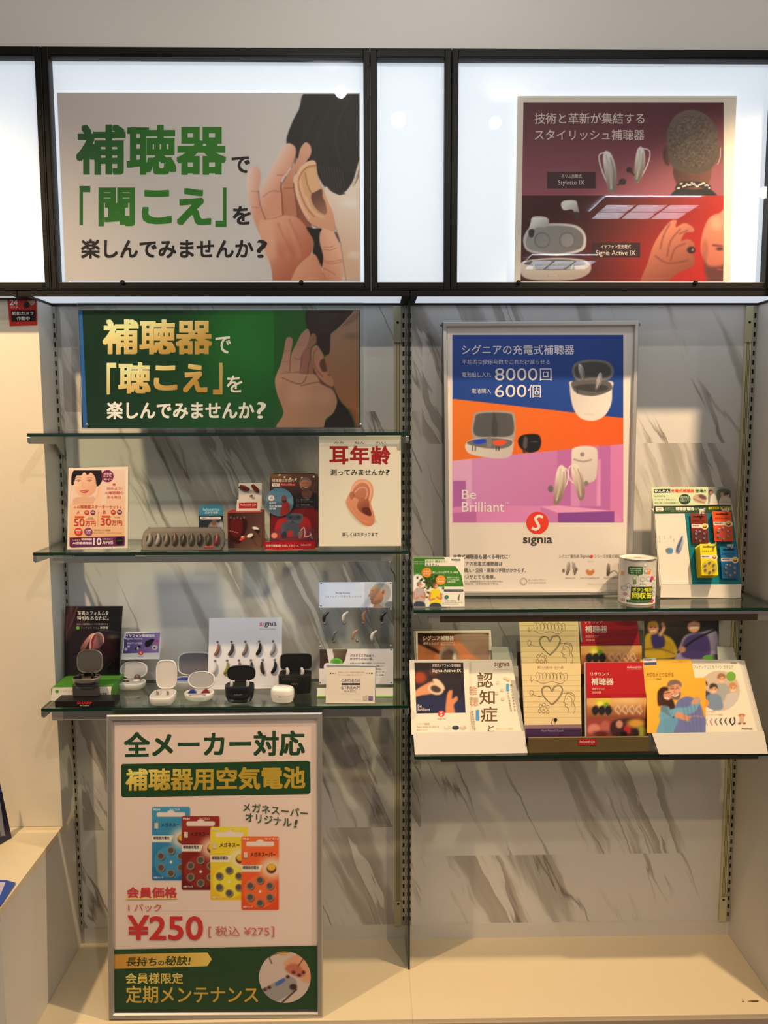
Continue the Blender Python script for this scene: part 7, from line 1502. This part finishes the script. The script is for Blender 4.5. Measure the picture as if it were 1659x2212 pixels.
for k in range(9): c.stroke([(1164 + k * 4, 410 + k * 5), (1160 + k * 5, 450 + k * 4), (1180 + k * 5, 500 + k * 3)], 2, (92, 60, 48), 2, .5)
for k in range(5): c.stroke([(1180 + k * 14, 480 + k * 6), (1186 + k * 12, 530), (1196 + k * 12, 590)], 4, (84, 134, 170), 5, .5)
for k in range(5): c.stroke([(1270 + k * 18, 450 + k * 6), (1280 + k * 17, 510), (1290 + k * 16, 590)], 5, (88, 94, 146), 6, .45)
S.canvas(c); S.poly([(1092, 258), (1150, 256), (1152, 272), (1094, 274)], (236, 232, 226)); S.t('PHILIPS', 1098, 260, 1130, 268, (60, 60, 110), .02); S.poly([(1094, 276), (1152, 274), (1154, 286), (1096, 288)], (60, 76, 140)); S.t('HearLink 補聴器カタログ', 1222, 268, 1300, 278, (190, 130, 50)); S.t('大切な人とつながる', 1106, 320, 1230, 342, (110, 80, 40), .006); S.t('フィリップス補聴器', 1108, 346, 1174, 356, (140, 100, 50)); S.done('cover', t, P_GLOSS); pages(t, plf, q, 1, -3)
q = [(1310, 262), (1526, 265), (1612, 596), (1378, 600)]
t, S = booklet('white brochure with a round family photo and small hearing aids, in the right white holder', Plane((fr_.x, fr_.y + .017, ZB + .003), L22), q, (230, 220, 202))
c = Cv(1340, 308, 1540, 500, 4.2, (230, 220, 202)); c.ell(1438, 404, 94, 92, (196, 180, 160), 3)
for (x, y, r_, q1_, q2_) in ((1448, 346, 20, (150, 110, 70), (160, 164, 160)), (1366, 378, 20, (74, 52, 40), (60, 70, 96)), (1412, 392, 20, (70, 48, 36), (120, 140, 166)), (1500, 388, 19, (190, 140, 80), (196, 190, 186))):
    c.poly([(x - r_ * 1.9, y + 96), (x - r_ * 1.7, y + 40), (x - 8, y + 24), (x + 8, y + 24), (x + r_ * 1.7, y + 42), (x + r_ * 1.9, y + 96)], q2_, 4); c.ell(x, y + 6, r_ * .8, r_, (222, 166, 134), 3); c.poly([(x - r_ * .9, y + 4), (x - r_ * .8, y - 16), (x, y - 22), (x + r_ * .8, y - 14), (x + r_ * .9, y + 4), (x + 4, y - 6)], q1_, 3); c.stroke([(x - 6, y + 16), (x + 8, y + 15)], 3, (246, 230, 220), 2); c.ell(x - 6, y + 4, 2.4, 2, (70, 46, 40), 1.5); c.ell(x + 7, y + 4, 2.4, 2, (70, 46, 40), 1.5)
m_ = np.hypot((c.X - 1438) / 94, (c.Y - 404) / 92) > 1.0; c.C[m_] = (230, 220, 202)
S.canvas(c); S.ell(1491, 339, 22, 22, (112, 166, 62)); S.ell(1371, 461, 20, 19, (226, 150, 60)); S.t('フォナック こどもライン カタログ', 1322, 288, 1502, 304, (120, 106, 90), .004); S.t('PHONAK', 1490, 274, 1516, 281, (110, 100, 90), .02); S.t('聞こえの発達を', 1366, 494, 1420, 504, (200, 150, 110)); S.t('しっかりサポートする製品', 1366, 508, 1452, 518, (190, 160, 130))
for i, k in enumerate(((190, 180, 170), (180, 150, 160), (150, 140, 130), (90, 110, 120), (110, 100, 96), (60, 62, 70))): S.line([(1384 + i * 22, 530 - i), (1376 + i * 22, 545 - i), (1386 + i * 22, 564 - i)], 8, k, True, True)
S.line([(1494, 560), (1508, 548), (1506, 524)], 6, (60, 60, 66)); S.ell(1540, 516, 16, 8, (196, 130, 90)); S.ell(1540, 534, 10, 18, (206, 170, 150)); S.ell(1530, 552, 7, 5, (150, 110, 96)); S.ell(1552, 552, 7, 5, (150, 110, 96)); S.t('PHONAK', 1540, 572, 1590, 581, (110, 104, 96), .03); S.done('cover', t)
pages(t, Plane((fr_.x, fr_.y + .017, ZB + .003), L22), q, 3, 9)
plc = Plane((fr_.x, -.188, ZB + .005), L22)
acrylic(tr_, plc, [(1424, 198), (1504, 200), (1540, 330), (1440, 330)], .0014, 0, 'clear_side_pocket'); slab(tr_, 'pocket_card', plc, [(1428, 201), (1500, 202), (1530, 320), (1436, 320)], .0006, mat('pocket_white', (206, 204, 198), .5), -.0018)

# =================================================================== left ledge
view(0, 1450, 2.9033)
A_, B_ = vz(74, 1044, .509), vz(0, 1088, .509)
pl = Plane(A_, math.radians(8), math.atan2(A_.y - B_.y, A_.x - B_.x))
t = thing('leaflet', 'dark blue and silver leaflet standing on the cream ledge at the left edge', 'leaflet', B_)
S = Sheet(pl, [(-220, 640), (-10, 650), (74, 1044), (-150, 1177)], (34, 40, 66), .002, 1.3)
for i, k in enumerate(((60, 66, 90), (150, 150, 160), (44, 40, 60), (176, 176, 184), (70, 66, 84), (130, 132, 146), (30, 28, 44))): S.poly([(-150 + i * 24, 760), (-130 + i * 24, 756), (-90 + i * 25, 1080 - i * 10), (-120 + i * 25, 1084 - i * 10)], k)
S.poly([(-200, 650), (-10, 650), (12, 760), (-190, 760)], (40, 60, 120)); S.done('printed_sheet', t, P_GLOSS)
p = [on_z(vx(x), vy(y), .509) for x, y in ((-150, 1320), (42, 1320), (97, 1336), (2, 1478), (-260, 1490))]
t = thing('booklet', 'blue and pale lilac booklet lying on the cream ledge near its front edge', 'booklet', ((p[1] + p[3]) / 2))
b = MB(); b.add(list(p) + [q + Vector((0, 0, .004)) for q in p], [[0, 4, 3, 2, 1], [5, 6, 7, 8, 9]] + [[i, (i + 1) % 5, (i + 1) % 5 + 5, i + 5] for i in range(5)]); part('booklet_block', b, mat('blue_print', (38, 76, 168), .35), t)
p = [on_z(vx(x), vy(y), .5134) for x, y in ((-150, 1320), (36, 1322), (2, 1404), (-250, 1410))]
part('lilac_area', MB().quad(p[3], p[2], p[1], p[0]), mat('lilac_print', (190, 186, 214), .35), t)
